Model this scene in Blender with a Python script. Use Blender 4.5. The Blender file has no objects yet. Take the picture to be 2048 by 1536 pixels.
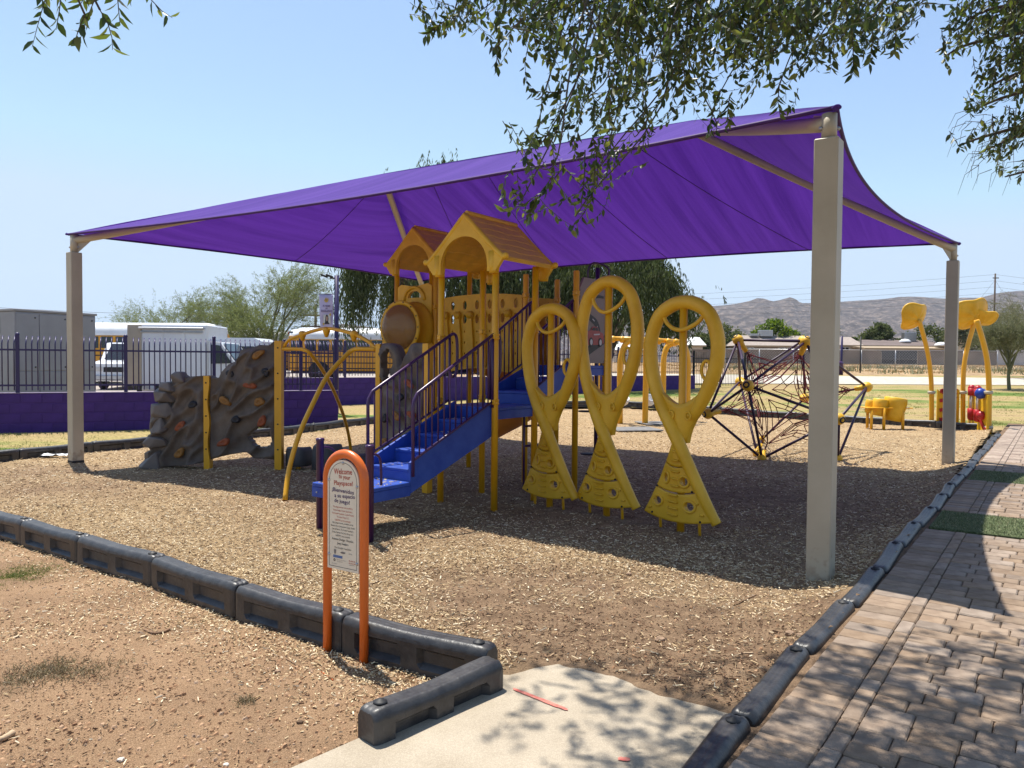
import bpy, bmesh, math, random
import numpy as np
from mathutils import Vector, Matrix, noise as mnoise

random.seed(7)
RNG = np.random.default_rng(7)
scene = bpy.context.scene
COL = scene.collection
R = math.radians

# ------------------------------------------------------------------ camera
F_PX = 1530.0                       # focal length in pixels of a 2048 wide frame
PITCH, ROLL, EYE = R(1.72), 0.0079, 1.6
cam_d = bpy.data.cameras.new('camera')
cam_d.sensor_width = 36.0
cam_d.lens = 36.0 * F_PX / 2048.0
cam_d.clip_start = 0.05
cam_d.clip_end = 20000
cam = bpy.data.objects.new('camera', cam_d)
COL.objects.link(cam)
_f = Vector((0, math.cos(PITCH), -math.sin(PITCH)))
_r0, _u0 = Vector((1, 0, 0)), Vector((0, math.sin(PITCH), math.cos(PITCH)))
CR = _r0 * math.cos(ROLL) + _u0 * math.sin(ROLL)
CU = _u0 * math.cos(ROLL) - _r0 * math.sin(ROLL)
CF = _f
cam.matrix_world = Matrix(((CR.x, CU.x, -CF.x, 0), (CR.y, CU.y, -CF.y, 0), (CR.z, CU.z, -CF.z, EYE), (0, 0, 0, 1)))
scene.camera = cam

# ------------------------------------------------------------------ sky, sun, exposure
SUN_DIR = Vector((-0.20, 0.30, 1.0)).normalized()      # towards the sun: high, ahead and a little left
SUN_EL = math.asin(SUN_DIR.z)
SUN_AZ = math.atan2(SUN_DIR.x, SUN_DIR.y)
world = bpy.data.worlds.new('World')
scene.world = world
world.use_nodes = True
wn = world.node_tree
for n in list(wn.nodes):
    wn.nodes.remove(n)
sky = wn.nodes.new('ShaderNodeTexSky')
sky.sky_type = 'NISHITA'
sky.sun_disc = False
sky.sun_elevation = SUN_EL
sky.sun_rotation = SUN_AZ
sky.altitude = 350
sky.air_density = 1.0
sky.dust_density = 0.6
sky.ozone_density = 1.0
bg = wn.nodes.new('ShaderNodeBackground')
bg.inputs[1].default_value = 0.112
wo = wn.nodes.new('ShaderNodeOutputWorld')
hz = wn.nodes.new('ShaderNodeMix'); hz.data_type = 'RGBA'; hz.inputs[0].default_value = 0.12      # thin even summer haze
hz.inputs[7].default_value = (2.75, 4.15, 5.9, 1)
wn.links.new(sky.outputs[0], hz.inputs[6])
lim = wn.nodes.new('ShaderNodeMix'); lim.data_type = 'RGBA'; lim.blend_type = 'DARKEN'; lim.inputs[0].default_value = 1.0
lim.inputs[7].default_value = (3.25, 4.15, 5.25, 1)
wn.links.new(hz.outputs[2], lim.inputs[6]); wn.links.new(lim.outputs[2], bg.inputs[0])
wn.links.new(bg.outputs[0], wo.inputs[0])
sd = bpy.data.lights.new('sun', 'SUN')
sd.energy = 4.8
sd.angle = R(0.53)
sd.color = (1.0, 0.95, 0.86)
sun = bpy.data.objects.new('sun', sd)
COL.objects.link(sun)
sun.rotation_euler = (-SUN_DIR).to_track_quat('-Z', 'Y').to_euler()
sun.location = (0, 0, 30)
scene.view_settings.view_transform = 'Standard'
scene.view_settings.look = 'None'
scene.view_settings.exposure = 0.78
scene.view_settings.gamma = 1.0
scene.view_settings.use_curve_mapping = False
scene.cycles.max_bounces = 8
scene.cycles.transparent_max_bounces = 12

# ------------------------------------------------------------------ measuring helpers (photo pixels of the 2048x1536 frame)
def ray(px, py):
    return CF * F_PX + CR * (px - 1024) - CU * (py - 768)
def G(px, py, z=0.0):
    d = ray(px, py); t = (z - EYE) / d.z
    return Vector((d.x * t, d.y * t, z))
def D(px, py, Y):
    d = ray(px, py); t = Y / d.y
    return Vector((d.x * t, Y, EYE + d.z * t))
def PIX(x, y, z):
    v = Vector((x, y, z - EYE)); w = v.dot(CF)
    return 1024 + F_PX * v.dot(CR) / w, 768 - F_PX * v.dot(CU) / w
E1 = Vector((0.582, 0.813, 0)).normalized()            # along the brick path
E2 = Vector((-E1.y, E1.x, 0))                          # across, to the left
RZ1 = math.atan2(E1.y, E1.x)

# ------------------------------------------------------------------ materials
def mat(name, col, rough=0.6, var=0.12, scale=6.0, bump=0.0, bscale=60.0, spec=0.4, metal=0.0, rand=0.0, col2=None, stretch=None, detail=4.0,
        trans=0.0, island=None, coat=0.0, lo=0.35, hi=0.65):
    m = bpy.data.materials.new(name); m.use_nodes = True
    nt = m.node_tree; N = nt.nodes; L = nt.links
    b = N['Principled BSDF']
    b.inputs['Roughness'].default_value = rough
    b.inputs['Metallic'].default_value = metal
    b.inputs['Specular IOR Level'].default_value = spec
    b.inputs['Coat Weight'].default_value = coat
    b.inputs['Transmission Weight'].default_value = trans
    tc = N.new('ShaderNodeTexCoord')
    mp = N.new('ShaderNodeMapping')
    if stretch: mp.inputs['Scale'].default_value = stretch
    L.new(tc.outputs['Object'], mp.inputs['Vector'])
    nz = N.new('ShaderNodeTexNoise'); nz.inputs['Scale'].default_value = scale; nz.inputs['Detail'].default_value = detail
    nz.inputs['Roughness'].default_value = 0.6
    L.new(mp.outputs[0], nz.inputs['Vector'])
    rp = N.new('ShaderNodeValToRGB')
    c = Vector(col[:3])
    a = tuple(c * (1 - var)) + (1,)
    d = tuple(col2[:3]) + (1,) if col2 else tuple(min(1, x * (1 + var)) for x in c) + (1,)
    rp.color_ramp.elements[0].color = a; rp.color_ramp.elements[0].position = lo
    rp.color_ramp.elements[1].color = d; rp.color_ramp.elements[1].position = hi
    L.new(nz.outputs['Fac'], rp.inputs['Fac'])
    out = rp.outputs['Color']
    if rand or island:
        hs = N.new('ShaderNodeHueSaturation')
        mr = N.new('ShaderNodeMapRange')
        r = rand or island
        mr.inputs['To Min'].default_value = 1 - r; mr.inputs['To Max'].default_value = 1 + r
        if island:
            gi = N.new('ShaderNodeNewGeometry'); L.new(gi.outputs['Random Per Island'], mr.inputs['Value'])
        else:
            oi = N.new('ShaderNodeObjectInfo'); L.new(oi.outputs['Random'], mr.inputs['Value'])
        L.new(mr.outputs[0], hs.inputs['Value']); L.new(out, hs.inputs['Color'])
        out = hs.outputs['Color']
    L.new(out, b.inputs['Base Color'])
    if bump:
        n2 = N.new('ShaderNodeTexNoise'); n2.inputs['Scale'].default_value = bscale; n2.inputs['Detail'].default_value = 5
        L.new(mp.outputs[0], n2.inputs['Vector'])
        bp = N.new('ShaderNodeBump'); bp.inputs['Strength'].default_value = bump; bp.inputs['Distance'].default_value = 0.01
        L.new(n2.outputs['Fac'], bp.inputs['Height']); L.new(bp.outputs[0], b.inputs['Normal'])
    return m

def ramp_island(name, cols, rough=0.8, trans=0.0, spec=0.3):
    """one random colour out of cols for every loose piece of a mesh; trans: share of light let through (leaves)"""
    m = bpy.data.materials.new(name); m.use_nodes = True
    nt = m.node_tree; N = nt.nodes; L = nt.links
    b = N['Principled BSDF']; b.inputs['Roughness'].default_value = rough; b.inputs['Specular IOR Level'].default_value = spec
    gi = N.new('ShaderNodeNewGeometry'); rp = N.new('ShaderNodeValToRGB')
    el = rp.color_ramp.elements
    while len(el) < len(cols): el.new(0.5)
    for i, c in enumerate(cols):
        el[i].position = i / max(1, len(cols) - 1); el[i].color = tuple(c) + (1,)
    L.new(gi.outputs['Random Per Island'], rp.inputs['Fac']); L.new(rp.outputs[0], b.inputs['Base Color'])
    if trans:
        t = N.new('ShaderNodeBsdfTranslucent'); mx = N.new('ShaderNodeMixShader'); mx.inputs[0].default_value = trans
        hs = N.new('ShaderNodeHueSaturation'); hs.inputs['Value'].default_value = 1.6; hs.inputs['Saturation'].default_value = 1.15
        L.new(rp.outputs[0], hs.inputs['Color']); L.new(hs.outputs[0], t.inputs['Color'])
        L.new(b.outputs[0], mx.inputs[1]); L.new(t.outputs[0], mx.inputs[2])
        L.new(mx.outputs[0], N['Material Output'].inputs['Surface'])
    return m

# ------------------------------------------------------------------ objects
FRAME = {}
def tagp(o, label=None, cat=None, group=None, kind=None):
    if label: o['label'] = label
    if cat: o['category'] = cat
    if group: o['group'] = group
    if kind: o['kind'] = kind
    return o
def thing(name, label, cat, loc=(0, 0, 0), rz=0.0, group=None):
    o = bpy.data.objects.new(name, None); COL.objects.link(o)
    o.empty_display_size = 0.2
    o.location = loc; o.rotation_euler = (0, 0, rz)
    FRAME[o.name] = Matrix.Translation(Vector(loc)) @ Matrix.Rotation(rz, 4, 'Z')
    return tagp(o, label, cat, group)

class MB:
    def __init__(s): s.v = []; s.f = []; s.s = []
    def add(s, vs, fs, smooth=False):
        n = len(s.v); s.v += [Vector(v) for v in vs]; s.f += [tuple(i + n for i in f) for f in fs]; s.s += [smooth] * len(fs)
        return s
    def box(s, c, d, rot=None):
        x, y, z = (k / 2 for k in d)
        vs = [Vector((i, j, k)) for k in (-z, z) for j in (-y, y) for i in (-x, x)]
        if rot is not None: vs = [rot @ v for v in vs]
        c = Vector(c)
        return s.add([c + v for v in vs], [(0, 2, 3, 1), (4, 5, 7, 6), (0, 1, 5, 4), (2, 6, 7, 3), (0, 4, 6, 2), (1, 3, 7, 5)])
    def cbox(s, c, d, b=0.01, rot=None):
        """box with chamfered edges"""
        bm = bmesh.new(); bmesh.ops.create_cube(bm, size=1)
        for v in bm.verts: v.co = Vector((v.co.x * d[0], v.co.y * d[1], v.co.z * d[2]))
        bmesh.ops.bevel(bm, geom=list(bm.edges), offset=b, segments=1, affect='EDGES', profile=0.5)
        c = Vector(c)
        vs = [c + (rot @ v.co if rot is not None else v.co) for v in bm.verts]
        bm.verts.index_update()
        fs = [tuple(v.index for v in f.verts) for f in bm.faces]; bm.free()
        return s.add(vs, fs)
    def tube(s, pts, r, seg=10, closed=False, cap=True, flat=None):
        """round tube along pts; r one radius or one per point; flat=(a,b) gives an elliptical section"""
        pts = [Vector(p) for p in pts]; n = len(pts)
        rs = [r] * n if not hasattr(r, '__len__') else list(r)
        tan = []
        for i in range(n):
            a = pts[(i - 1) % n] if (closed or i > 0) else pts[i]
            b = pts[(i + 1) % n] if (closed or i < n - 1) else pts[i]
            t = b - a
            tan.append(t.normalized() if t.length > 1e-9 else Vector((0, 0, 1)))
        up = Vector((0, 0, 1)) if abs(tan[0].z) < 0.95 else Vector((1, 0, 0))
        nx = tan[0].cross(up).normalized()
        vs = []
        for i in range(n):
            if i: nx = (nx - tan[i] * nx.dot(tan[i])).normalized()
            ny = tan[i].cross(nx)
            for k in range(seg):
                a = 2 * math.pi * k / seg
                ca, sa = math.cos(a), math.sin(a)
                if flat: ca *= flat[0]; sa *= flat[1]
                vs.append(pts[i] + (nx * ca + ny * sa) * rs[i])
        fs = []
        for i in range(n if closed else n - 1):
            j = (i + 1) % n
            for k in range(seg):
                l = (k + 1) % seg
                fs.append((i * seg + k, i * seg + l, j * seg + l, j * seg + k))
        s.add(vs, fs, True)
        if cap and not closed:
            m = len(s.v) - len(vs)
            s.f += [tuple(m + k for k in range(seg))[::-1], tuple(m + (n - 1) * seg + k for k in range(seg))]; s.s += [False, False]
        return s
    def lathe(s, prof, c=(0, 0, 0), seg=16, axis='Z', rot=None, smooth=True):
        """profile [(radius, height)] spun round an axis"""
        c = Vector(c); vs = []
        for r, h in prof:
            for k in range(seg):
                a = 2 * math.pi * k / seg
                v = Vector((r * math.cos(a), r * math.sin(a), h))
                vs.append(c + (rot @ v if rot is not None else v))
        fs = [(i * seg + k, i * seg + (k + 1) % seg, (i + 1) * seg + (k + 1) % seg, (i + 1) * seg + k) for i in range(len(prof) - 1) for k in range(seg)]
        if prof[0][0] > 1e-4: fs.append(tuple(range(seg))[::-1])
        if prof[-1][0] > 1e-4: fs.append(tuple((len(prof) - 1) * seg + k for k in range(seg)))
        return s.add(vs, fs, smooth)
    def ball(s, c, r, seg=12, rings=8, sc=(1, 1, 1), rot=None):
        prof = [(r * math.sin(math.pi * i / rings), -r * math.cos(math.pi * i / rings)) for i in range(rings + 1)]
        m = Matrix.Diagonal(sc)
        return s.lathe(prof, c, seg, rot=(rot @ m) if rot is not None else m)
    def prism(s, poly, t, frame=None, smooth=False):
        """polygon [(x,y)] extruded by t along local z; frame: function (x,y,z)->point"""
        n = len(poly); fr = frame or (lambda x, y, z: (x, y, z))
        vs = [fr(x, y, 0) for x, y in poly] + [fr(x, y, t) for x, y in poly]
        s.add(vs, [tuple(range(n))[::-1], tuple(range(n, 2 * n))])
        m = len(s.v) - 2 * n
        s.f += [(m + i, m + (i + 1) % n, m + n + (i + 1) % n, m + n + i) for i in range(n)]; s.s += [smooth] * n
        return s
    def grid(s, P, smooth=True):
        """P[i][j] -> point; quads"""
        ni, nj = len(P), len(P[0])
        return s.add([p for row in P for p in row], [(i * nj + j, (i + 1) * nj + j, (i + 1) * nj + j + 1, i * nj + j + 1) for i in range(ni - 1) for j in range(nj - 1)], smooth)
    def xf(s, M):
        s.v = [M @ v for v in s.v]; return s
    def mesh(s, name, m, weld=0.0):
        me = bpy.data.meshes.new(name)
        me.from_pydata([tuple(v) for v in s.v], [], s.f)
        me.polygons.foreach_set('use_smooth', s.s)
        if weld:
            bm = bmesh.new(); bm.from_mesh(me); bmesh.ops.remove_doubles(bm, verts=bm.verts, dist=weld); bm.to_mesh(me); bm.free()
        if m: me.materials.append(m)
        me.update()
        return me
    def obj(s, name, m, parent=None, local=False, weld=0.0, fix=True):
        """link as ONE object; a child is given in world coordinates unless local"""
        if parent is not None and not local and parent.name in FRAME:
            s.xf(FRAME[parent.name].inverted())
        me = s.mesh(name, m, weld)
        if fix:
            bm = bmesh.new(); bm.from_mesh(me); bmesh.ops.recalc_face_normals(bm, faces=bm.faces); bm.to_mesh(me); bm.free()
        o = bpy.data.objects.new(name, me); COL.objects.link(o)
        if parent is not None:
            o.parent = parent
            if parent.name in FRAME: FRAME[o.name] = FRAME[parent.name]
        return o

def np_mesh(name, V, F, m, smooth=False):
    """large mesh from numpy arrays, all faces with the same number of corners"""
    me = bpy.data.meshes.new(name)
    nf, k = F.shape
    me.vertices.add(len(V)); me.vertices.foreach_set('co', np.ascontiguousarray(V, dtype=np.float32).ravel())
    me.loops.add(nf * k); me.loops.foreach_set('vertex_index', np.ascontiguousarray(F, dtype=np.int32).ravel())
    me.polygons.add(nf)
    me.polygons.foreach_set('loop_start', np.arange(0, nf * k, k, dtype=np.int32))
    me.polygons.foreach_set('use_smooth', np.full(nf, smooth))
    me.update(calc_edges=True)
    if m: me.materials.append(m)
    return me
def np_obj(name, V, F, m, parent=None, smooth=False):
    if parent is not None and parent.name in FRAME:
        M = np.array(FRAME[parent.name].inverted()); V = V @ M[:3, :3].T + M[:3, 3]
    o = bpy.data.objects.new(name, np_mesh(name, V, F, m, smooth)); COL.objects.link(o)
    if parent is not None:
        o.parent = parent
        if parent.name in FRAME: FRAME[o.name] = FRAME[parent.name]
    return o
def inst(name, me, parent=None, loc=(0, 0, 0), rot=(0, 0, 0), scale=(1, 1, 1)):
    o = bpy.data.objects.new(name, me); COL.objects.link(o)
    o.location = loc; o.rotation_euler = rot; o.scale = scale
    if parent is not None: o.parent = parent
    return o
def copy_tree(o, parent=None):
    c = o.copy(); COL.objects.link(c)
    if parent is not None: c.parent = parent
    for ch in list(o.children): copy_tree(ch, c)
    return c
def inpoly(P, poly):
    """numpy: which of points P (n,2) lie in the polygon"""
    x, y = P[:, 0], P[:, 1]; r = np.zeros(len(P), bool); n = len(poly)
    for i in range(n):
        x1, y1 = poly[i][0], poly[i][1]; x2, y2 = poly[(i + 1) % n][0], poly[(i + 1) % n][1]
        c = ((y1 > y) != (y2 > y)) & (x < (x2 - x1) * (y - y1) / (y2 - y1 + 1e-12) + x1)
        r ^= c
    return r
def vnoise(x, y, s=1.0, seed=0.0):
    return mnoise.noise(Vector((x * s + seed, y * s - seed, seed * 0.37)))
def fbm(x, y, s=1.0, seed=0.0):
    return vnoise(x, y, s, seed) + 0.5 * vnoise(x, y, s * 2.1, seed + 3) + 0.25 * vnoise(x, y, s * 4.3, seed + 7)
def text_mesh(body, size, m, name='lettering', align='CENTER', extrude=0.0006, font_scale=(1, 1), shear=0.0, spacing=1.0, bold=0.0):
    cu = bpy.data.curves.new(name, 'FONT'); cu.body = body; cu.size = size; cu.align_x = align; cu.align_y = 'CENTER'
    cu.extrude = extrude; cu.shear = shear; cu.space_character = spacing; cu.offset = bold; cu.resolution_u = 2
    o = bpy.data.objects.new(name, cu); COL.objects.link(o)
    dg = bpy.context.evaluated_depsgraph_get()
    me = bpy.data.meshes.new_from_object(o.evaluated_get(dg))
    bpy.data.objects.remove(o)
    me.name = name; me.materials.clear(); me.materials.append(m)
    return me
ORD = ['first', 'second', 'third', 'fourth', 'fifth', 'sixth', 'seventh', 'eighth', 'ninth', 'tenth', 'eleventh', 'twelfth', 'thirteenth',
       'fourteenth', 'fifteenth', 'sixteenth', 'seventeenth', 'eighteenth', 'nineteenth', 'twentieth', 'twenty-first', 'twenty-second', 'twenty-third', 'twenty-fourth']

M_YEL = mat('yellow_plastic', (0.69, 0.37, 0.006), 0.45, 0.12, 2.2, 0.12, 90, 0.4, col2=(0.78, 0.46, 0.034), detail=10)
M_YELPOST = mat('yellow_powder_coat', (0.72, 0.36, 0.010), 0.34, 0.05, 3, 0.03, 200, 0.5)
M_YELROUGH = mat('faded_yellow_plastic', (0.62, 0.335, 0.012), 0.5, 0.1, 5, 0.12, 90, 0.4)
M_ORANGEY = mat('tan_roof_plastic', (0.66, 0.375, 0.042), 0.5, 0.10, 7, 0.1, 60, 0.4)
M_PURP = mat('purple_powder_coat', (0.050, 0.015, 0.072), 0.32, 0.08, 5, 0.0, 60, 0.5)
M_PURP2 = mat('violet_fence_paint', (0.022, 0.013, 0.078), 0.42, 0.12, 3, 0.0, 60, 0.45)
M_BLUE = mat('blue_coated_steel', (0.011, 0.050, 0.33), 0.45, 0.14, 5, 0.2, 200, 0.4, col2=(0.026, 0.075, 0.36), detail=9)
M_BEIGE = mat('beige_steel_paint', (0.44, 0.385, 0.28), 0.42, 0.06, 2.5, 0.03, 30, 0.45)
M_ROCK = mat('grey_rock_plastic', (0.128, 0.098, 0.074), 0.6, 0.25, 3.5, 0.45, 38, 0.3, col2=(0.170, 0.134, 0.104))
M_BLACKP = mat('black_recycled_plastic', (0.028, 0.028, 0.031), 0.42, 0.3, 9, 0.25, 45, 0.5, col2=(0.055, 0.053, 0.052), rand=0.12)
M_DARK = mat('dark_rubber', (0.018, 0.018, 0.020), 0.6, 0.2, 8)
M_STEEL = mat('galvanised_steel', (0.42, 0.42, 0.43), 0.4, 0.1, 8, metal=0.8)
M_WHITE = mat('white_paint', (0.72, 0.73, 0.74), 0.35, 0.05, 2)
M_GLASS = mat('dark_window_glass', (0.012, 0.017, 0.025), 0.08, 0.1, 1, spec=0.6)
M_ORANGE = mat('orange_powder_coat', (0.66, 0.135, 0.016), 0.32, 0.05, 4, 0.02, 120, 0.5)
M_BARK = mat('brown_bark', (0.10, 0.075, 0.055), 0.9, 0.35, 14, 0.6, 40, 0.2, stretch=(1, 1, 0.25))
M_CONC = mat('pale_concrete', (0.42, 0.38, 0.32), 0.85, 0.16, 3.2, 0.18, 70, 0.25, detail=9)
# ================================================================== GROUND
def terrain_z(x, y):
    """gentle rise of the land behind the playground"""
    ys = (18, 22, 40, 46, 60, 95, 1e5); zs = (0.0, 0.02, 0.5, 0.95, 1.2, 1.6, 1.6)
    z = float(np.interp(y, ys, zs))
    k = min(1, max(0, (x / max(y, 1) + 0.14) / 0.2))
    return z * (0.5 + 0.5 * k * k * (3 - 2 * k))

def ground_mat(name, base, dark, light, scale, bump, bscale, grit=160, fine=0.5, rough=0.95, dist=0.02):
    m = bpy.data.materials.new(name); m.use_nodes = True
    nt = m.node_tree; N = nt.nodes; L = nt.links; b = N['Principled BSDF']
    b.inputs['Roughness'].default_value = rough; b.inputs['Specular IOR Level'].default_value = 0.15
    tc = N.new('ShaderNodeTexCoord')
    def nz(sc, det=6, ro=0.62):
        n = N.new('ShaderNodeTexNoise'); n.inputs['Scale'].default_value = sc; n.inputs['Detail'].default_value = det; n.inputs['Roughness'].default_value = ro
        L.new(tc.outputs['Object'], n.inputs['Vector']); return n
    def ramp(src, stops):
        r = N.new('ShaderNodeValToRGB'); e = r.color_ramp.elements
        while len(e) < len(stops): e.new(0.5)
        for i, (p, c) in enumerate(stops): e[i].position = p; e[i].color = tuple(c) + (1,)
        L.new(src, r.inputs['Fac']); return r
    def mixc(f, a, bb):
        x = N.new('ShaderNodeMix'); x.data_type = 'RGBA'
        if isinstance(f, float): x.inputs[0].default_value = f
        else: L.new(f, x.inputs[0])
        L.new(a, x.inputs[6]); L.new(bb, x.inputs[7]); return x
    big = ramp(nz(scale).outputs['Fac'], [(0.3, dark), (0.52, base), (0.72, light)])
    gr = ramp(nz(grit, 3, 0.7).outputs['Fac'], [(0.34, tuple(c * 0.35 for c in base)), (0.5, base), (0.64, tuple(min(1, c * 1.7) for c in light))])
    mx = mixc(fine, big.outputs[0], gr.outputs[0])
    L.new(mx.outputs[2], b.inputs['Base Color'])
    n2 = nz(bscale, 8, 0.7)
    bp = N.new('ShaderNodeBump'); bp.inputs['Strength'].default_value = bump; bp.inputs['Distance'].default_value = dist
    L.new(n2.outputs['Fac'], bp.inputs['Height']); L.new(bp.outputs[0], b.inputs['Normal'])
    return m
M_DIRT = ground_mat('reddish_sandy_dirt', (0.285, 0.178, 0.102), (0.15, 0.093, 0.056), (0.38, 0.255, 0.155), 1.5, 1.0, 48, 170, 0.42)
M_MULCH = ground_mat('wood_chip_bed', (0.34, 0.235, 0.13), (0.21, 0.138, 0.075), (0.45, 0.33, 0.19), 1.1, 1.0, 60, 95, 0.6, dist=0.03)
M_LAND = ground_mat('dry_land', (0.30, 0.205, 0.115), (0.20, 0.125, 0.065), (0.40, 0.29, 0.17), 0.12, 0.6, 4, 3.0, 0.4, dist=0.1)
def add_wear_and_shade(m, soil_dark, soil, soil_light):
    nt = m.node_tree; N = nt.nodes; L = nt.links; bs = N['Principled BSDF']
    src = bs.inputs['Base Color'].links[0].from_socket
    at = N.new('ShaderNodeAttribute'); at.attribute_name = 'wear_and_shade'
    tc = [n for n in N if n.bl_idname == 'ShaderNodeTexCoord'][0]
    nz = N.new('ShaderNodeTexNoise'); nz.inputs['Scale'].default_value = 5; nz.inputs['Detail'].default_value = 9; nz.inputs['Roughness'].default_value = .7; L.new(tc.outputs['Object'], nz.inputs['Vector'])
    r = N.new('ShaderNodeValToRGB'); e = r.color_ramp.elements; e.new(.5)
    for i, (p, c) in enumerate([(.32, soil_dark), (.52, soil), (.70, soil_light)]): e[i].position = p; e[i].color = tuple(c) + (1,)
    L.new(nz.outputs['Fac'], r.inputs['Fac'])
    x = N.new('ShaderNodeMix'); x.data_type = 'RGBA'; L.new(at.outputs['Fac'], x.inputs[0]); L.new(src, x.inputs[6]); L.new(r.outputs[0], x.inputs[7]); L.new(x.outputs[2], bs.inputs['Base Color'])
add_wear_and_shade(M_MULCH, (0.15, 0.096, 0.058), (0.255, 0.168, 0.103), (0.36, 0.245, 0.15))  # soil tone for trodden ground, and for canopy shade put into the bed
def lawn_mat():
    m = bpy.data.materials.new('patchy_lawn'); m.use_nodes = True
    nt = m.node_tree; N = nt.nodes; L = nt.links; b = N['Principled BSDF']; b.inputs['Roughness'].default_value = 0.95; b.inputs['Specular IOR Level'].default_value = 0.1
    tc = N.new('ShaderNodeTexCoord'); mp = N.new('ShaderNodeMapping'); mp.inputs['Scale'].default_value = (0.12, 0.42, 1)
    L.new(tc.outputs['Object'], mp.inputs['Vector'])
    n = N.new('ShaderNodeTexNoise'); n.inputs['Scale'].default_value = 1.0; n.inputs['Detail'].default_value = 7; n.inputs['Roughness'].default_value = 0.6
    L.new(mp.outputs[0], n.inputs['Vector'])
    r = N.new('ShaderNodeValToRGB'); e = r.color_ramp.elements
    for p in (0.5, 0.5, 0.5): e.new(p)
    for i, (p, c) in enumerate([(0.28, (0.20, 0.145, 0.075)), (0.42, (0.34, 0.25, 0.125)), (0.52, (0.30, 0.245, 0.10)), (0.585, (0.13, 0.175, 0.045)), (0.72, (0.07, 0.13, 0.026))]):
        e[i].position = p; e[i].color = c + (1,)
    L.new(n.outputs['Fac'], r.inputs['Fac'])
    g = N.new('ShaderNodeTexNoise'); g.inputs['Scale'].default_value = 18; g.inputs['Detail'].default_value = 5; L.new(tc.outputs['Object'], g.inputs['Vector'])
    hs = N.new('ShaderNodeHueSaturation'); mr = N.new('ShaderNodeMapRange'); mr.inputs['From Min'].default_value = 0.3; mr.inputs['From Max'].default_value = 0.7
    mr.inputs['To Min'].default_value = 0.62; mr.inputs['To Max'].default_value = 1.3
    L.new(g.outputs['Fac'], mr.inputs['Value']); L.new(mr.outputs[0], hs.inputs['Value']); L.new(r.outputs[0], hs.inputs['Color']); L.new(hs.outputs[0], b.inputs['Base Color'])
    bp = N.new('ShaderNodeBump'); bp.inputs['Strength'].default_value = 0.8; bp.inputs['Distance'].default_value = 0.05
    L.new(g.outputs['Fac'], bp.inputs['Height']); L.new(bp.outputs[0], b.inputs['Normal'])
    return m
M_LAWN = lawn_mat()

# path frame: a = metres along the brick path, l = metres to the right of the timber row
P0 = Vector((0.89, 3.0, 0))
def PF(a, l, z=0.0):
    v = P0 + E1 * a - E2 * l; return Vector((v.x, v.y, z))
PAVE_Z = 0.15

# one ground sheet to the horizon, a little below the nearer sheets
ys = [-40, -10, 0, 10, 18, 22, 26, 30, 34, 38, 40, 42, 44, 46, 50, 55, 60, 70, 80, 95, 130, 200, 400, 900, 2500, 9000]
xs = [-9000, -2500, -900, -300, -120, -60, -40, -30, -24, -20, -16, -12, -9, -6, -4, -2, 0, 2, 4, 6, 8, 10, 13, 16, 20, 25, 30, 40, 60, 100, 200, 500, 1500, 5000, 9000]
mb = MB(); mb.grid([[Vector((x, y, terrain_z(x, y) - 0.09)) for x in xs] for y in ys])
tagp(mb.obj('ground', M_LAND), kind='structure')

# lawn behind and beside the play area
def sheet(name, m, x0, x1, y0, y1, st, keep, h, kind='structure'):
    nx, ny = int((x1 - x0) / st) + 1, int((y1 - y0) / st) + 1
    X, Y = np.meshgrid(np.linspace(x0, x1, nx), np.linspace(y0, y1, ny), indexing='xy')
    Z = np.array([h(x, y) for x, y in zip(X.ravel(), Y.ravel())])
    V = np.stack([X.ravel(), Y.ravel(), Z], 1)
    i = np.arange(nx * ny).reshape(ny, nx)
    F = np.stack([i[:-1, :-1].ravel(), i[:-1, 1:].ravel(), i[1:, 1:].ravel(), i[1:, :-1].ravel()], 1)
    c = V[F].mean(1)[:, :2]
    F = F[keep(c)]
    used = np.unique(F); mp = np.full(len(V), -1); mp[used] = np.arange(len(used))
    o = np_obj(name, V[used], mp[F], m, smooth=True)
    o['kind'] = kind
    return o
BORDER = [Vector(p + (0,)) for p in [(11.55, 18.35), (9.17, 20.75), (6.44, 23.7), (3.7, 26.0), (-0.6, 24.6), (-3.9, 18.3), (-4.85, 16.0), (-6.8, 13.6), (-7.76, 11.6), (-8.95, 9.75)]]
CORNER = G(985, 1300, 0.19); CORNER.z = 0
PADEDGE = [G(*p, 0.03) for p in [(1002, 1352), (1060, 1330), (1110, 1326), (1175, 1338), (1250, 1360), (1330, 1388), (1400, 1404), (1470, 1424)]]
MPOLY = [(v.x, v.y) for v in [CORNER] + PADEDGE + [PF(0.1, 0), PF(6, 0)] + BORDER]
sheet('lawn', M_LAWN, -16, 34, 10, 46, 0.5, lambda c: ~inpoly(c, [(v.x, v.y) for v in BORDER + [CORNER, PF(0, -.3), PF(8, -.3)]]) & (c[:, 1] > 10.5) & ((c[:, 0] - P0.x) * E1.y - (c[:, 1] - P0.y) * E1.x < -0.1 + 14 * (c[:, 1] > 19)),
      lambda x, y: terrain_z(x, y) - 0.03 + 0.03 * fbm(x, y, 0.35, 2))

# concrete walk crossing behind the lawn
mb = MB(); rows = []
for i in range(24):
    x = -8 + i * 3.0
    ya, yb = 40 + 0.02 * x, 46 - 0.05 * x
    rows.append([Vector((x, y, terrain_z(x, y) + 0.0)) for y in np.linspace(ya, yb, 6)])
mb.grid(rows); tagp(mb.obj('concrete_walk', M_CONC), kind='structure')

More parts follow.
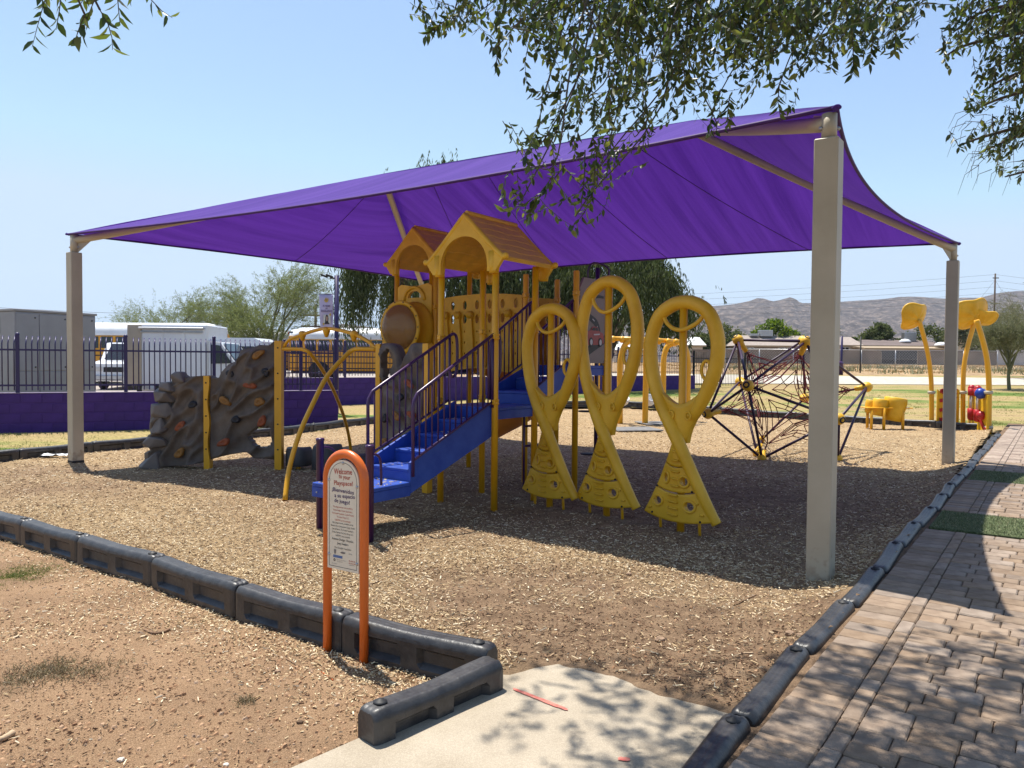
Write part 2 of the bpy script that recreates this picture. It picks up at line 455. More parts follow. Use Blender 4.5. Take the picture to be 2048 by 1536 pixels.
# concrete pad in the foreground
pad = [G(*p, 0.04) for p in [(560, 1545), (722, 1474), (860, 1405), (1000, 1348)]]
pad = [pad[0] - E1 * 1.6] + pad + [CORNER + E1 * 0.45 - E2 * 0.2] + [p + E1 * 0.35 for p in PADEDGE[2:]] + [PF(0.45, -0.07), PF(-2.6, -0.07)]
mb = MB(); mb.prism([(p.x, p.y) for p in pad], 0.14, frame=lambda x, y, z: Vector((x, y, z - 0.10)))
M_PAD = ground_mat('trowelled_concrete', (0.345, 0.292, 0.222), (0.265, 0.218, 0.16), (0.40, 0.345, 0.268), 2.2, 0.35, 45, 210, 0.22, dist=0.006)
tagp(mb.obj('concrete_pad', M_PAD), kind='structure')
M_REDSPRAY = mat('red_marking_paint', (0.60, 0.13, 0.10), 0.8, 0.1, 40, col2=(0.55, 0.22, 0.165))
def spray(name, p0, p1, w, label):
    a, b = G(*p0, 0.0445), G(*p1, 0.0445); t = (b - a); n = Vector((-t.y, t.x, 0)).normalized() if t.length > 0.02 else Vector((0, 1, 0))
    mb = MB(); k = 34; vs = []
    for s in (-1, 1):
        for i in range(k + 1):
            u = i / k; e = min(1, math.sqrt(max(0, 1 - (2 * u - 1) ** 8)))
            vs.append(a + t * u + n * s * w * (e * (0.8 + 0.35 * vnoise(u * 9, s * 5 + w * 100, 1, 4)) + 0.02))
    mb.add(vs, [(i, i + 1, k + 2 + i, k + 1 + i) for i in range(k)])
    return tagp(mb.obj(name, M_REDSPRAY), label, 'paint mark')
spray('paint_stripe', (1026, 1376), (1136, 1420), 0.014, 'red sprayed stripe across the middle of the concrete pad')
spray('paint_dot', (1236, 1516), (1260, 1519), 0.016, 'small red sprayed dot near the timber edge of the concrete pad')

# ---- dirt in front, wood chips inside: relief sheets
PADC = np.array([(p.x, p.y) for p in PADEDGE])
def seg_dist(x, y, A):
    p = np.array([x, y]); a, b = A[:-1], A[1:]; d = b - a
    t = np.clip(((p - a) * d).sum(1) / (d * d).sum(1), 0, 1)
    return np.sqrt((((a + d * t[:, None]) - p) ** 2).sum(1)).min()
FRONT_A, FRONT_B = CORNER.copy(), Vector(BORDER[-1])
def mulch_h(x, y):
    h = 0.022 * fbm(x, y, 0.9, 1) + 0.010 * fbm(x, y, 4.5, 5)
    l = -(Vector((x, y, 0)) - P0).dot(E2); a = (Vector((x, y, 0)) - P0).dot(E1)
    if a > 0.3 and l > -0.7: h += 0.15 * max(0, 1 + l / 0.7) ** 1.5 * min(1, (a - 0.3) / 1.0)
    if y < 5.2 and a < 3:
        d = seg_dist(x, y, PADC)
        if a < (PADEDGE[3] - P0).dot(E1) - 0.5: d = -d
        inside = inpoly(np.array([[x, y]]), PADP)[0]
        if inside: d = -d
        k = max(0, 1 - abs(d) / 0.7)
        h = h * (1 - k * 0.5) + (0.045 + 0.12 * min(0.3, d)) * k
    return h
PADP = [(p.x, p.y) for p in pad[:5]] + [(p.x, p.y) for p in PADEDGE] + [(pad[-2].x, pad[-2].y), (pad[-1].x, pad[-1].y)]
HX0, HX1, HY0, HY1, HS = -10.0, 12.6, 2.6, 27.0, 0.08
hx = np.arange(HX0, HX1, HS); hy = np.arange(HY0, HY1, HS)
HM = np.array([[mulch_h(x, y) if (y < 9 or (i % 3 == 0)) else np.nan for x in hx] for i, y in enumerate(hy)])
for i in range(len(hy)):
    if np.isnan(HM[i, 0]):
        j0 = i - 1 if not np.isnan(HM[i - 1, 0]) else i - 2
        HM[i] = HM[j0]
DIRTH = np.array([[0.016 * fbm(x, y, 1.3, 21) + 0.012 * fbm(x, y, 6, 25) - 0.005 for x in hx] for y in hy[:110]])
def hget(H, x, y):
    i = np.clip((y - HY0) / HS, 0, H.shape[0] - 1.001); j = np.clip((x - HX0) / HS, 0, H.shape[1] - 1.001)
    i0, j0 = i.astype(int), j.astype(int); u, v = i - i0, j - j0
    return H[i0, j0] * (1 - u) * (1 - v) + H[i0 + 1, j0] * u * (1 - v) + H[i0, j0 + 1] * (1 - u) * v + H[i0 + 1, j0 + 1] * u * v
def relief(name, H, m, poly, invert=False):
    ny, nx = H.shape
    X, Y = np.meshgrid(hx[:nx], hy[:ny])
    V = np.stack([X.ravel(), Y.ravel(), H.ravel()], 1)
    i = np.arange(nx * ny).reshape(ny, nx)
    F = np.stack([i[:-1, :-1].ravel(), i[:-1, 1:].ravel(), i[1:, 1:].ravel(), i[1:, :-1].ravel()], 1)
    F = F[inpoly(V[F].mean(1)[:, :2], poly)]
    used = np.unique(F); mp = np.full(len(V), -1); mp[used] = np.arange(len(used))
    o = np_obj(name, V[used], mp[F], m, smooth=True); o['kind'] = 'structure'; return o
MULCH = relief('mulch_bed', HM, M_MULCH, [(v.x, v.y) for v in [CORNER] + [p - E1 * 0.3 for p in PADEDGE] + [PF(-0.25, 0), PF(6, 0)] + BORDER])
fl = [CORNER, FRONT_B + E2 * 1.5]
DPOLY = [(CORNER.x + .02, CORNER.y), (FRONT_B.x - 1.2, FRONT_B.y + 0.86), (-10, 9), (-10, 2), (pad[0].x, 2.0)] + [(p.x + 0.03, p.y - 0.03) for p in pad[:5]]
relief('dirt_ground', DIRTH, M_DIRT, DPOLY)
mb = MB(); mb.grid([[Vector((x, y, -0.03)) for x in (-14, -9.5, -4, 1)] for y in (-6, 0, 2.7)]); tagp(mb.obj('near_dirt', M_DIRT), kind='structure')

# ---- loose wood chips: nobody could count them
def chips(n_try, seed, keep_fn, H, name, m, smin, smax, y0, y1, sink=0.0, thick=0.0028):
    g = np.random.default_rng(seed)
    px = g.uniform(-80, 2130, n_try); py = g.uniform(y0, y1, n_try)
    d = np.array(CF)[None] * F_PX + np.array(CR)[None] * (px - 1024)[:, None] - np.array(CU)[None] * (py - 768)[:, None]
    t = -EYE / d[:, 2]; x, y = d[:, 0] * t, d[:, 1] * t
    k = keep_fn(x, y, g); x, y = x[k], y[k]; n = len(x)
    z = hget(H, x, y) + g.uniform(0.0, 0.012, n) - sink
    L = g.uniform(smin, smax, n) * g.choice([0.6, 1.0, 1.0, 1.0, 1.9], n); W = g.uniform(0.003, 0.0072, n) * g.choice([.7, 1, 1.5], n); T = g.uniform(0.8, 1.8, n) * thick
    grow = np.clip(y / 7.0, 1.0, 1.7); L *= grow; W *= grow
    az = g.uniform(0, 2 * np.pi, n); el = g.normal(0, 0.22, n); tw = g.normal(0, 0.5, n)
    ux = np.stack([np.cos(az) * np.cos(el), np.sin(az) * np.cos(el), np.sin(el)], 1)
    side = np.stack([-np.sin(az), np.cos(az), np.zeros(n)], 1)
    up = np.cross(ux, side)
    s2 = side * np.cos(tw)[:, None] + up * np.sin(tw)[:, None]; u2 = np.cross(ux, s2)
    C = np.stack([x, y, z + 0.004], 1)
    vs = []
    for (i, j, k2) in [(-1, -1, -1), (-.85, 0, 1), (-1, .8, -1), (1, -.7, -1), (.9, .1, 1), (1, 1, -1)]:
        vs.append(C + ux * (L * i / 2)[:, None] + s2 * (W * j / 2)[:, None] + u2 * (T * k2 / 2)[:, None])
    V = np.stack(vs, 1).reshape(-1, 3)
    q = np.array([(0, 3, 4, 1), (1, 4, 5, 2)])
    F = (np.arange(n)[:, None, None] * 6 + q[None]).reshape(-1, 4)
    o = np_obj(name, V, F, m); o['kind'] = 'stuff'; return o
M_CHIP = ramp_island('wood_chips', [(0.20, 0.12, 0.06), (0.40, 0.275, 0.145), (0.54, 0.395, 0.22), (0.63, 0.485, 0.285), (0.71, 0.58, 0.38), (0.80, 0.69, 0.50)], 0.85)
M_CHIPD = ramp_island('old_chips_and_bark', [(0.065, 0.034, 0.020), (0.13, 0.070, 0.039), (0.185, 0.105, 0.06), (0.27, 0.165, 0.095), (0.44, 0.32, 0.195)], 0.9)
def vfb(x, y, s, seed):
    # cheap smooth noise for numpy arrays
    r = 0
    for a, (fx, fy, ph) in enumerate([(1.0, 0.6, 0.3), (-0.7, 1.1, 1.9), (1.7, -1.3, 4.1), (0.4, 2.3, 2.2), (2.9, 1.9, 5.5)]):
        r = r + np.sin(s * (fx * x + fy * y) + ph + seed) / (1 + 0.35 * a)
    return r / 3.0
def wear_and_shade(x, y):
    """0..1: how bare or dark the bed is (trodden soil near the entrance, canopy shade put into the bed colour farther back)"""
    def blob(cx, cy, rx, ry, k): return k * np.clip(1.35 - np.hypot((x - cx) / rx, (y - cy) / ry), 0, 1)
    w = np.maximum.reduce([blob(0.8, 4.5, 1.9, 1.25, 1.0), blob(1.8, 4.45, 1.0, .7, 1.1), blob(1.1, 3.75, .9, .6, 1.35), blob(0.4, 4.1, 1.0, .5, 1.1), blob(0.2, 5.2, 1.7, 1.0, .85), blob(-.7, 5.0, .6, .7, .6), blob(2.0, 8.4, 4.4, 2.4, .86), blob(-1.2, 8.8, 2.2, 1.3, .7), blob(-5.6, 9.6, 2.4, 1.2, .55), blob(-1.5, 9.5, 2.5, 1.2, .5), blob(-6.6, 10.6, 1.5, .8, .5)])  # wide far blobs darken the bed to deepen the canopy shade
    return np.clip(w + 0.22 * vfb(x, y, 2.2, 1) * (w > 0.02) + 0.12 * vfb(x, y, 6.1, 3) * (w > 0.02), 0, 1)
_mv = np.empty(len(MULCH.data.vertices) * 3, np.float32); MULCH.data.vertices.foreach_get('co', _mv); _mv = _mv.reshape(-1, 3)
_at = MULCH.data.attributes.new('wear_and_shade', 'FLOAT', 'POINT'); _at.data.foreach_set('value', np.clip(wear_and_shade(_mv[:, 0], _mv[:, 1]) * 1.1, 0, 1).astype(np.float32))
IN = [(v.x, v.y) for v in [CORNER + E2 * 0.05 + E1 * .07] + PADEDGE + [PF(0.1, -.08), PF(6, -.08)] + BORDER]
OUT = DPOLY
chips(430000, 11, lambda x, y, g: inpoly(np.stack([x, y], 1), IN) & (g.random(len(x)) > 0.04 + 0.93 * wear_and_shade(x, y)) & (g.random(len(x)) < 0.66 + 0.25 * vfb(x, y, 1.3, 4)), HM, 'wood_chips', M_CHIP, 0.007, 0.030, 815, 1560)
chips(220000, 12, lambda x, y, g: inpoly(np.stack([x, y], 1), IN) & (g.random(len(x)) < 0.30 + 0.32 * wear_and_shade(x, y) - 0.42 * (wear_and_shade(x, y) > .3) * (y < 5.6)), HM, 'old_and_shade_chips', M_CHIPD, 0.006, 0.026, 815, 1560, 0.002)  # dark chips thicken under the canopy, deepening its shade by colour
def outk(x, y, g):
    P = np.stack([x, y], 1)
    dist = np.abs((x - CORNER.x) * E1.x + (y - CORNER.y) * E1.y)
    pr = 0.85 * np.exp(-(dist / 0.36) ** 2 * (1 + 0.6 * vfb(x, y, 2.5, 9))) + 0.010 + 0.03 * np.clip(vfb(x, y, 1.6, 3), 0, 1) + 0.4 * np.clip(1 - np.hypot((x + 2.6) / 1.7, (y - 4.55) / .5), 0, 1)
    return inpoly(P, OUT) & (g.random(len(x)) < pr)
chips(130000, 13, outk, DIRTH, 'scattered_chips', M_CHIP, 0.006, 0.024, 1020, 1560)
chips(70000, 14, lambda x, y, g: inpoly(np.stack([x, y], 1), OUT) & (g.random(len(x)) < 0.07 + 0.30 * np.clip(vfb(x, y, 2.1, 7) - 0.1, 0, 1)), DIRTH, 'bark_litter', M_CHIPD, 0.004, 0.015, 1020, 1560)

# clods and pebbles on the dirt, and on the worn bed
def pebbles(n, seed, poly, H, name, m, smin, smax, y0):
    g = np.random.default_rng(seed)
    px = g.uniform(-80, 2130, n); py = g.uniform(y0, 1560, n)
    d = np.array(CF)[None] * F_PX + np.array(CR)[None] * (px - 1024)[:, None] - np.array(CU)[None] * (py - 768)[:, None]
    t = -EYE / d[:, 2]; x, y = d[:, 0] * t, d[:, 1] * t
    k = inpoly(np.stack([x, y], 1), poly); x, y = x[k], y[k]; n = len(x)
    z = hget(H, x, y)
    r = smin + (smax - smin) * g.random(n) ** 4
    dirs = np.array([(1, 0, -.2), (0.5, 0.87, -.3), (-.5, .87, -.2), (-1, 0, -.2), (-.5, -.87, -.3), (.5, -.87, -.2), (.6, .2, .6), (-.1, .6, .7), (-.6, -.1, .6), (.1, -.55, .65)])
    V = np.stack([x, y, z], 1)[:, None] + dirs[None] * r[:, None, None] * g.uniform(0.65, 1.25, (n, 10, 1))
    q = np.array([(0, 1, 6), (1, 7, 6), (1, 2, 7), (2, 3, 8), (2, 8, 7), (3, 4, 8), (4, 9, 8), (4, 5, 9), (5, 0, 6), (5, 6, 9), (6, 7, 8), (6, 8, 9)])
    F = (np.arange(n)[:, None, None] * 10 + q[None]).reshape(-1, 3)
    o = np_obj(name, V.reshape(-1, 3), F, m); o['kind'] = 'stuff'; return o
M_CLOD = ramp_island('dirt_clods', [(0.20, 0.11, 0.06), (0.33, 0.19, 0.105), (0.42, 0.26, 0.15), (0.36, 0.25, 0.17)], 0.95)
pebbles(9000, 31, OUT, DIRTH, 'dirt_clods', M_CLOD, 0.0025, 0.016, 1150)
pebbles(5000, 32, [(-1.6, 4.0), (-1.6, 6.2), (3.2, 6.2), (1.2, 3.4), (-.1, 4.1)], HM, 'soil_crumbs', M_CLOD, 0.0025, 0.015, 1080)

# ================================================================== BRICK PATH
path = thing('paver_path', None, None, PF(0, 0, 0), RZ1); path['kind'] = 'structure'
mb = MB(); mb.grid([[PF(a, l, PAVE_Z - 0.022) for l in (0.0, 3, 8)] for a in (-3, 0, 5, 10, 20)])
M_SAND = ground_mat('joint_sand', (0.15, 0.098, 0.062), (0.09, 0.057, 0.037), (0.23, 0.155, 0.095), 3, 0.5, 80, 160, 0.4)
tagp(mb.obj('sand_bed', M_SAND), kind='structure')
def paver_mat():
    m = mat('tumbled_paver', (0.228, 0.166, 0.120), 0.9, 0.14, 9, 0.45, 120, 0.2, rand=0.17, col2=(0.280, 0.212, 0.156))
    nt = m.node_tree; N = nt.nodes; L = nt.links
    hs = [n for n in N if n.bl_idname == 'ShaderNodeHueSaturation'][0]
    oi = N.new('ShaderNodeObjectInfo'); mr = N.new('ShaderNodeMapRange'); mr.inputs['To Min'].default_value = 0.8; mr.inputs['To Max'].default_value = 1.15
    ml = N.new('ShaderNodeMath'); ml.operation = 'MULTIPLY'; ml.inputs[1].default_value = 7.31
    fr = N.new('ShaderNodeMath'); fr.operation = 'FRACT'
    L.new(oi.outputs['Random'], ml.inputs[0]); L.new(ml.outputs[0], fr.inputs[0]); L.new(fr.outputs[0], mr.inputs['Value'])
    L.new(mr.outputs[0], hs.inputs['Saturation'])
    return m
M_PAVER = paver_mat()
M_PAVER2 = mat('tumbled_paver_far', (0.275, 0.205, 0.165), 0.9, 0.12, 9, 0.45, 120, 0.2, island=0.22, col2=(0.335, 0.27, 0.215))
PJ = 0.004
def paver_template(la, ll):
    b = MB(); b.cbox((0, 0, -0.03), (la - PJ, ll - PJ, 0.06), 0.0075); return b
PT = {}
slots = []     # (a, l, size along, size across)
rp = random.Random(3)
STRIPS = [(4.75, 5.70), (8.25, 9.35)]
def put(a, l, la, ll):
    c = a + la / 2
    for s0, s1 in STRIPS:
        if a + la > s0 - 0.005 and a < s1 + 0.005: return
    slots.append((c, l + ll / 2, la, ll))
def rows(a0, a1, l0, l1):
    a = a0
    while a < a1:
        la = 0.132; l = l0
        put(a, 0.085, 0.132, 0.235)
        while l < l1:
            ll = rp.choice([0.132, 0.176, 0.176, 0.215]); put(a, l, la, ll); l += ll
        a += la
for s0, s1 in [(-2.6, STRIPS[0][0]), (STRIPS[0][1] + 0.01, STRIPS[1][0]), (STRIPS[1][1] + 0.01, 19.0)]:
    n = int((s1 - s0) / 0.132); rows(s0, s0 + n * 0.132 - 0.01, 0.085 + 0.235 + 0.078, 6.0)
    a = s0
    while a < s0 + n * 0.132 - 0.05:
        la = min(rp.choice([0.176, 0.215, 0.132]), s0 + n * 0.132 - a); put(a, 0.085 + 0.235, la, 0.078); a += la
vis, rest = [], []
for s in slots:
    p = PF(s[0], s[1], PAVE_Z)
    if p.y < 0.6: rest.append(s); continue
    x, y = PIX(*p)
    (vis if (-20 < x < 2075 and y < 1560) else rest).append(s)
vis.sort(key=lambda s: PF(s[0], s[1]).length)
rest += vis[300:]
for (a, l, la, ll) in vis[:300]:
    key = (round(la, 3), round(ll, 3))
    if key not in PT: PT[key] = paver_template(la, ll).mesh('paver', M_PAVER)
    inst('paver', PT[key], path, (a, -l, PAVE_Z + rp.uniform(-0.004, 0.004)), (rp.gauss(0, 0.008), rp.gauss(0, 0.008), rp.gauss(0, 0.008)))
tv = []; tf = []; n0 = 0
for (a, l, la, ll) in rest:
    b = paver_template(la, ll) if (la, ll) not in PT else PT[(la, ll)]
    if isinstance(b, MB): PT[(la, ll)] = b
    z = PAVE_Z + rp.uniform(-0.003, 0.003); tz = rp.gauss(0, 0.006)
    vv = np.array([tuple(v) for v in b.v]) if isinstance(b, MB) else np.array([tuple(v.co) for v in b.vertices])
    ff = b.f if isinstance(b, MB) else [tuple(p.vertices) for p in b.polygons]
    tv += [(v[0] + a - v[1] * tz, v[1] - l + v[0] * tz, v[2] + z) for v in vv]; tf += [tuple(i + n0 for i in f) for f in ff]; n0 += len(vv)
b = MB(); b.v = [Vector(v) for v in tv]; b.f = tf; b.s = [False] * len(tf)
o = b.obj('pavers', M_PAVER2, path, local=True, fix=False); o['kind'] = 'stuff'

M_TURF = mat('green_turf', (0.080, 0.108, 0.045), 0.95, 0.4, 60, 0.8, 260, 0.1, col2=(0.14, 0.17, 0.085))
M_BLADE = ramp_island('turf_blades', [(0.075, 0.10, 0.04), (0.13, 0.165, 0.07), (0.20, 0.225, 0.115), (0.32, 0.29, 0.18)], 0.8)
for s0, s1 in STRIPS:
    mb = MB(); mb.cbox(PF((s0 + s1) / 2, 3.1, PAVE_Z - 0.025), (s1 - s0 - 0.01, 6.0, 0.05), 0.006, Matrix.Rotation(RZ1, 3, 'Z'))
    tagp(mb.obj('turf_strip', M_TURF), kind='structure')
    n = 22000; g = np.random.default_rng(int(s0 * 10))
    a, l = g.uniform(s0 + .01, s1 - .01, n), g.uniform(0.12, 4.0, n)
    C = np.array(P0)[None] + np.array(E1)[None] * a[:, None] - np.array(E2)[None] * l[:, None]; C[:, 2] = PAVE_Z - 0.001
    az = g.uniform(0, 6.28, n); w = np.stack([np.cos(az), np.sin(az), 0 * az], 1) * 0.003
    tip = C + np.stack([g.normal(0, 0.008, n), g.normal(0, 0.008, n), g.uniform(0.008, 0.02, n)], 1)
    V = np.stack([C - w, C + w, tip], 1).reshape(-1, 3)
    o = np_obj('turf_blades', V, np.arange(3 * n).reshape(n, 3), M_BLADE); o['kind'] = 'stuff'

# ================================================================== BORDER TIMBERS
def timber_mesh(Lg, W=0.135, H=0.21):
    w = W / 2
    prof = [(w, 0), (w, 0.03), (w, 0.055), (w, 0.115), (w, 0.138), (w, H - 0.045), (w - 0.003, H - 0.03), (w - 0.010, H - 0.015), (w - 0.021, H - 0.005), (w - 0.034, H), (w - 0.046, H - 0.004), (w - 0.056, H - 0.004), (0.0, H - 0.002)]
    full = prof + [(-x, z) for x, z in prof[::-1][1:]]
    n = len(full); st = []
    m = Lg / 2
    def S(x, rec=False, end=1.0):
        row = []
        for k, (y, z) in enumerate(full):
            kk = min(k, n - 1 - k)
            if rec and kk in (2, 3): y = y - math.copysign(0.034, y)
            row.append(Vector((x, y * end, z if z < 0.17 else z - (1 - end) * 0.08)))
        return row
    g = 0.09; p0 = -m + 0.10; p1 = -0.05; p2 = 0.05; p3 = m - 0.10
    st = [S(-m, end=0.80), S(-m + 0.012, end=0.93), S(-m + 0.035), S(p0), S(p0 + 0.022, True), S(p1 - 0.022, True), S(p1), S(p2), S(p2 + 0.022, True), S(p3 - 0.022, True), S(p3), S(m - 0.035), S(m - 0.012, end=0.93), S(m, end=0.80)]
    for i, row in enumerate(st):          # a little sag and warp
        for p in row: p.z -= 0.012 * (0.5 + 0.5 * math.cos(p.x / m * 3.0)) * (p.z > .15); p.y += 0.006 * math.sin(p.x / m * 2.2)
    b = MB(); b.grid(st, smooth=True)
    for i, (f_) in enumerate(b.f):
        zs_ = [b.v[q].z for q in f_]
        if max(zs_) < H - 0.04: b.s[i] = False
    k = len(b.v)
    b.f += [tuple(range(n)), tuple(range(k - n, k))[::-1]]; b.s += [False, False]
    return b
T_MESH = {}
def timber(a, b, label, group, lift=0.0, hgt=0.21, wid=0.135):
    a, b = Vector(a), Vector(b); d = b - a; Lg = round(d.length - 0.012, 2)
    rz = math.atan2(d.y, d.x)
    k = (Lg, hgt, wid)
    if k not in T_MESH:
        body = timber_mesh(Lg, W=wid, H=hgt).mesh('beam', M_BLACKP)
        bmb = MB(); bmb.lathe([(0.030, 0), (0.030, 0.006), (0.020, 0.008), (0.012, 0.016), (0.0, 0.017)], (0, 0, 0), 14)
        T_MESH[k] = (body, bmb.mesh('bolt_cap', M_DARK))
    t = thing('border_timber', label, 'border timber', ((a + b) / 2) + Vector((0, 0, lift)), rz, group)
    inst('beam', T_MESH[k][0], t, (0, 0, 0), (random.gauss(0, .012), random.gauss(0, 0.006), random.gauss(0, 0.006)))
    inst('bolt_cap', T_MESH[k][1], t, (Lg / 2 - 0.075, 0, hgt - 0.004))
    return t
fj = [(57, 1043), (170, 1075), (318, 1115), (487, 1172), (697, 1232), (985, 1298)]
FJ = [G(*p, 0.19) for p in fj]
for p in FJ: p.z = 0
step = (FJ[0] - FJ[1])
FJ = [FJ[0] + step * k for k in (3, 2, 1)] + FJ
for i in range(len(FJ) - 1):
    k = len(FJ) - 2 - i
    timber(FJ[i], FJ[i + 1], f'{ORD[k]} black plastic border timber going left from the corner behind the orange sign', 'border timbers along the front row')
timber(CORNER + Vector((0.02, -0.05, 0)), Vector(G(722, 1414, 0.19).to_2d().to_3d()) + E1 * 0.02, 'black plastic border timber running from the corner towards the viewer beside the concrete pad', None, lift=-0.03)
for i in range(19):
    a0 = -1.78 + i * 0.935
    off = 0.03 * math.sin(i * 1.7)
    timber(PF(a0, off * 0.5), PF(a0 + 0.935, 0.03 * math.sin((i + 1) * 1.7) * 0.5), f'{ORD[i]} black border timber counted from the viewer along the brick path', 'border timbers along the brick path', lift=-0.032, wid=0.12)
# rear and side rows
def row_along(poly, label, group):
    pts = [Vector(p) for p in poly]; k = 0
    tot = sum((pts[i + 1] - pts[i]).length for i in range(len(pts) - 1)); n = max(1, round(tot / 1.2)); st = tot / n
    def at(s):
        for i in range(len(pts) - 1):
            l = (pts[i + 1] - pts[i]).length
            if s <= l + 1e-6: return pts[i] + (pts[i + 1] - pts[i]) * (s / l)
            s -= l
        return pts[-1]
    for i in range(n):
        timber(at(i * st), at((i + 1) * st), label % ORD[min(i, len(ORD) - 1)], group, lift=terrain_z(*at(i * st).to_2d()) - 0.03)
row_along(BORDER[:4], '%s dark border timber from the brick path along the back edge of the wood chips', 'border timbers along the back edge')
row_along(BORDER[3:5], '%s dark border timber from the swing frame along the back edge behind the tower', 'border timbers behind the tower')
row_along(BORDER[4:], '%s dark border timber going left along the foot of the purple wall side', 'border timbers on the purple wall side')

# ================================================================== SHADE CANOPY
PA, PB, PC = G(1640, 1172), G(1896, 937), G(152, 926)
PD = PB + PC - PA
TOP = 3.44
ux = (PC - PA).normalized(); uy = (PB - PA).normalized(); LA = (PC - PA).length; LB = (PB - PA).length
canopy = thing('shade_canopy', 'purple fabric shade canopy on four square beige posts over the playground', 'shade canopy', (PA + PD) / 2)
HIPT = 2.62
AP1 = PA + uy * (LB / 2) + ux * HIPT; AP1.z = 4.76
AP2 = PA + uy * (LB / 2) + ux * (LA - HIPT); AP2.z = 4.80
def fabric_mat():
    m = bpy.data.materials.new('purple_shade_cloth'); m.use_nodes = True
    nt = m.node_tree; N = nt.nodes; L = nt.links; b = N['Principled BSDF']
    b.inputs['Roughness'].default_value = 0.85; b.inputs['Specular IOR Level'].default_value = 0.12
    b.inputs['Sheen Weight'].default_value = 0.12; b.inputs['Sheen Roughness'].default_value = 0.4; b.inputs['Sheen Tint'].default_value = (0.85, 0.7, 1, 1)
    tc = N.new('ShaderNodeTexCoord')
    m0 = N.new('ShaderNodeMapping'); m0.inputs['Rotation'].default_value = (0, 0, -RZ1); L.new(tc.outputs['Object'], m0.inputs['Vector'])
    mp = N.new('ShaderNodeMapping'); mp.inputs['Scale'].default_value = (0.10, 2.6, 0.10)
    L.new(m0.outputs[0], mp.inputs['Vector'])
    n = N.new('ShaderNodeTexNoise'); n.inputs['Scale'].default_value = 1.6; n.inputs['Detail'].default_value = 8; n.inputs['Roughness'].default_value = 0.7
    L.new(mp.outputs[0], n.inputs['Vector'])
    n3 = N.new('ShaderNodeTexNoise'); n3.inputs['Scale'].default_value = 130; n3.inputs['Detail'].default_value = 2; L.new(tc.outputs['Object'], n3.inputs['Vector'])
    def ramp(f, a, c, lo, hi):
        r = N.new('ShaderNodeValToRGB'); r.color_ramp.elements[0].color = a + (1,); r.color_ramp.elements[1].color = c + (1,)
        r.color_ramp.elements[0].position = lo; r.color_ramp.elements[1].position = hi
        L.new(f, r.inputs['Fac']); return r
    ad = N.new('ShaderNodeMath'); ad.operation = 'MULTIPLY_ADD'; ad.inputs[1].default_value = 0.30; L.new(n3.outputs['Fac'], ad.inputs[0])
    sb = N.new('ShaderNodeMath'); sb.operation = 'SUBTRACT'; sb.inputs[1].default_value = 0.15; L.new(n.outputs['Fac'], sb.inputs[0]); L.new(sb.outputs[0], ad.inputs[2])
    c1 = ramp(ad.outputs[0], (0.098, 0.047, 0.33), (0.15, 0.078, 0.44), 0.3, 0.7)
    L.new(c1.outputs[0], b.inputs['Base Color'])
    t = N.new('ShaderNodeBsdfTranslucent')
    c2 = ramp(ad.outputs[0], (0.030, 0.0065, 0.115), (0.068, 0.017, 0.225), 0.30, 0.70); L.new(c2.outputs[0], t.inputs['Color'])
    mx = N.new('ShaderNodeMixShader'); mx.inputs[0].default_value = 0.46
    L.new(b.outputs[0], mx.inputs[1]); L.new(t.outputs[0], mx.inputs[2])
    L.new(mx.outputs[0], N['Material Output'].inputs['Surface'])
    bp = N.new('ShaderNodeBump'); bp.inputs['Strength'].default_value = 0.35; bp.inputs['Distance'].default_value = 0.02
    L.new(ad.outputs[0], bp.inputs['Height']); L.new(bp.outputs[0], b.inputs['Normal'])
    return m
M_FAB = fabric_mat()
def corner(p, sx, sy): q = p - ux * 0.06 * sx - uy * 0.06 * sy; q.z = TOP + (-0.05 if p is PA else 0.02); return q
CA, CB, CC, CD = corner(PA, 1, 1), corner(PB, 1, -1), corner(PC, -1, 1), corner(PD, -1, -1)
CEN = (CA + CD) / 2
def edge(p, q, sag, n):
    inn = (CEN - (p + q) / 2); inn.z = 0
    e = (q - p).normalized(); inn = (inn - e * inn.dot(e)).normalized()
    out = []
    for i in range(n + 1):
        u = i / n; k = 4 * u * (1 - u)
        v = p.lerp(q, u) + inn * sag * k; v.z += sag * 0.22 * k - 0.08 * k
        out.append(v)
    return out
NE = 36
def panel(p, q, r0, r1, sag, n=NE, m=18, dip=0.10):
    e = edge(p, q, sag, n); P = []
    for i in range(n + 1):
        u = i / n; r = r0.lerp(r1, u); row = []
        for j in range(m + 1):
            t = j / m; v = e[i].lerp(r, t)
            v.z -= dip * 4 * t * (1 - t) * (4 * u * (1 - u)) ** 0.6
            v.z += 0.010 * math.sin(u * 46 + t * 9 + 2 * math.sin(u * 9)) * (1 - t) ** 1.5 * (0.25 + abs(2 * u - 1) ** 2)
            row.append(v)
        P.append(row)
    return P, e
fab = MB(); hems = []
for p, q, r0, r1, sg in [(CA, CC, AP1, AP2, 0.50), (CB, CD, AP1, AP2, 0.50), (CA, CB, AP1, AP1, 0.36), (CC, CD, AP2, AP2, 0.36)]:
    P, e = panel(p, q, r0, r1, sg); fab.grid(P); hems.append((e, P))
o = fab.obj('fabric', M_FAB, canopy, weld=0.002, fix=False)
M_HEM = mat('dark_purple_hem', (0.05, 0.012, 0.12), 0.7, 0.15, 10)
for e, P in hems:
    b = MB(); b.tube([v + Vector((0, 0, -0.008)) for v in e], 0.016, 6); b.obj('hem', M_HEM, o)
for k, us in ((0, (0.30, 0.56, 0.80)), (1, (0.2, 0.42, 0.64, 0.82)), (3, (0.5,))):
    P = hems[k][1]
    for u in us:
        i = round(u * NE); b = MB(); b.tube([v + Vector((0, 0, -0.006)) for v in P[i]], 0.0055, 5); b.obj('seam', M_HEM, o)
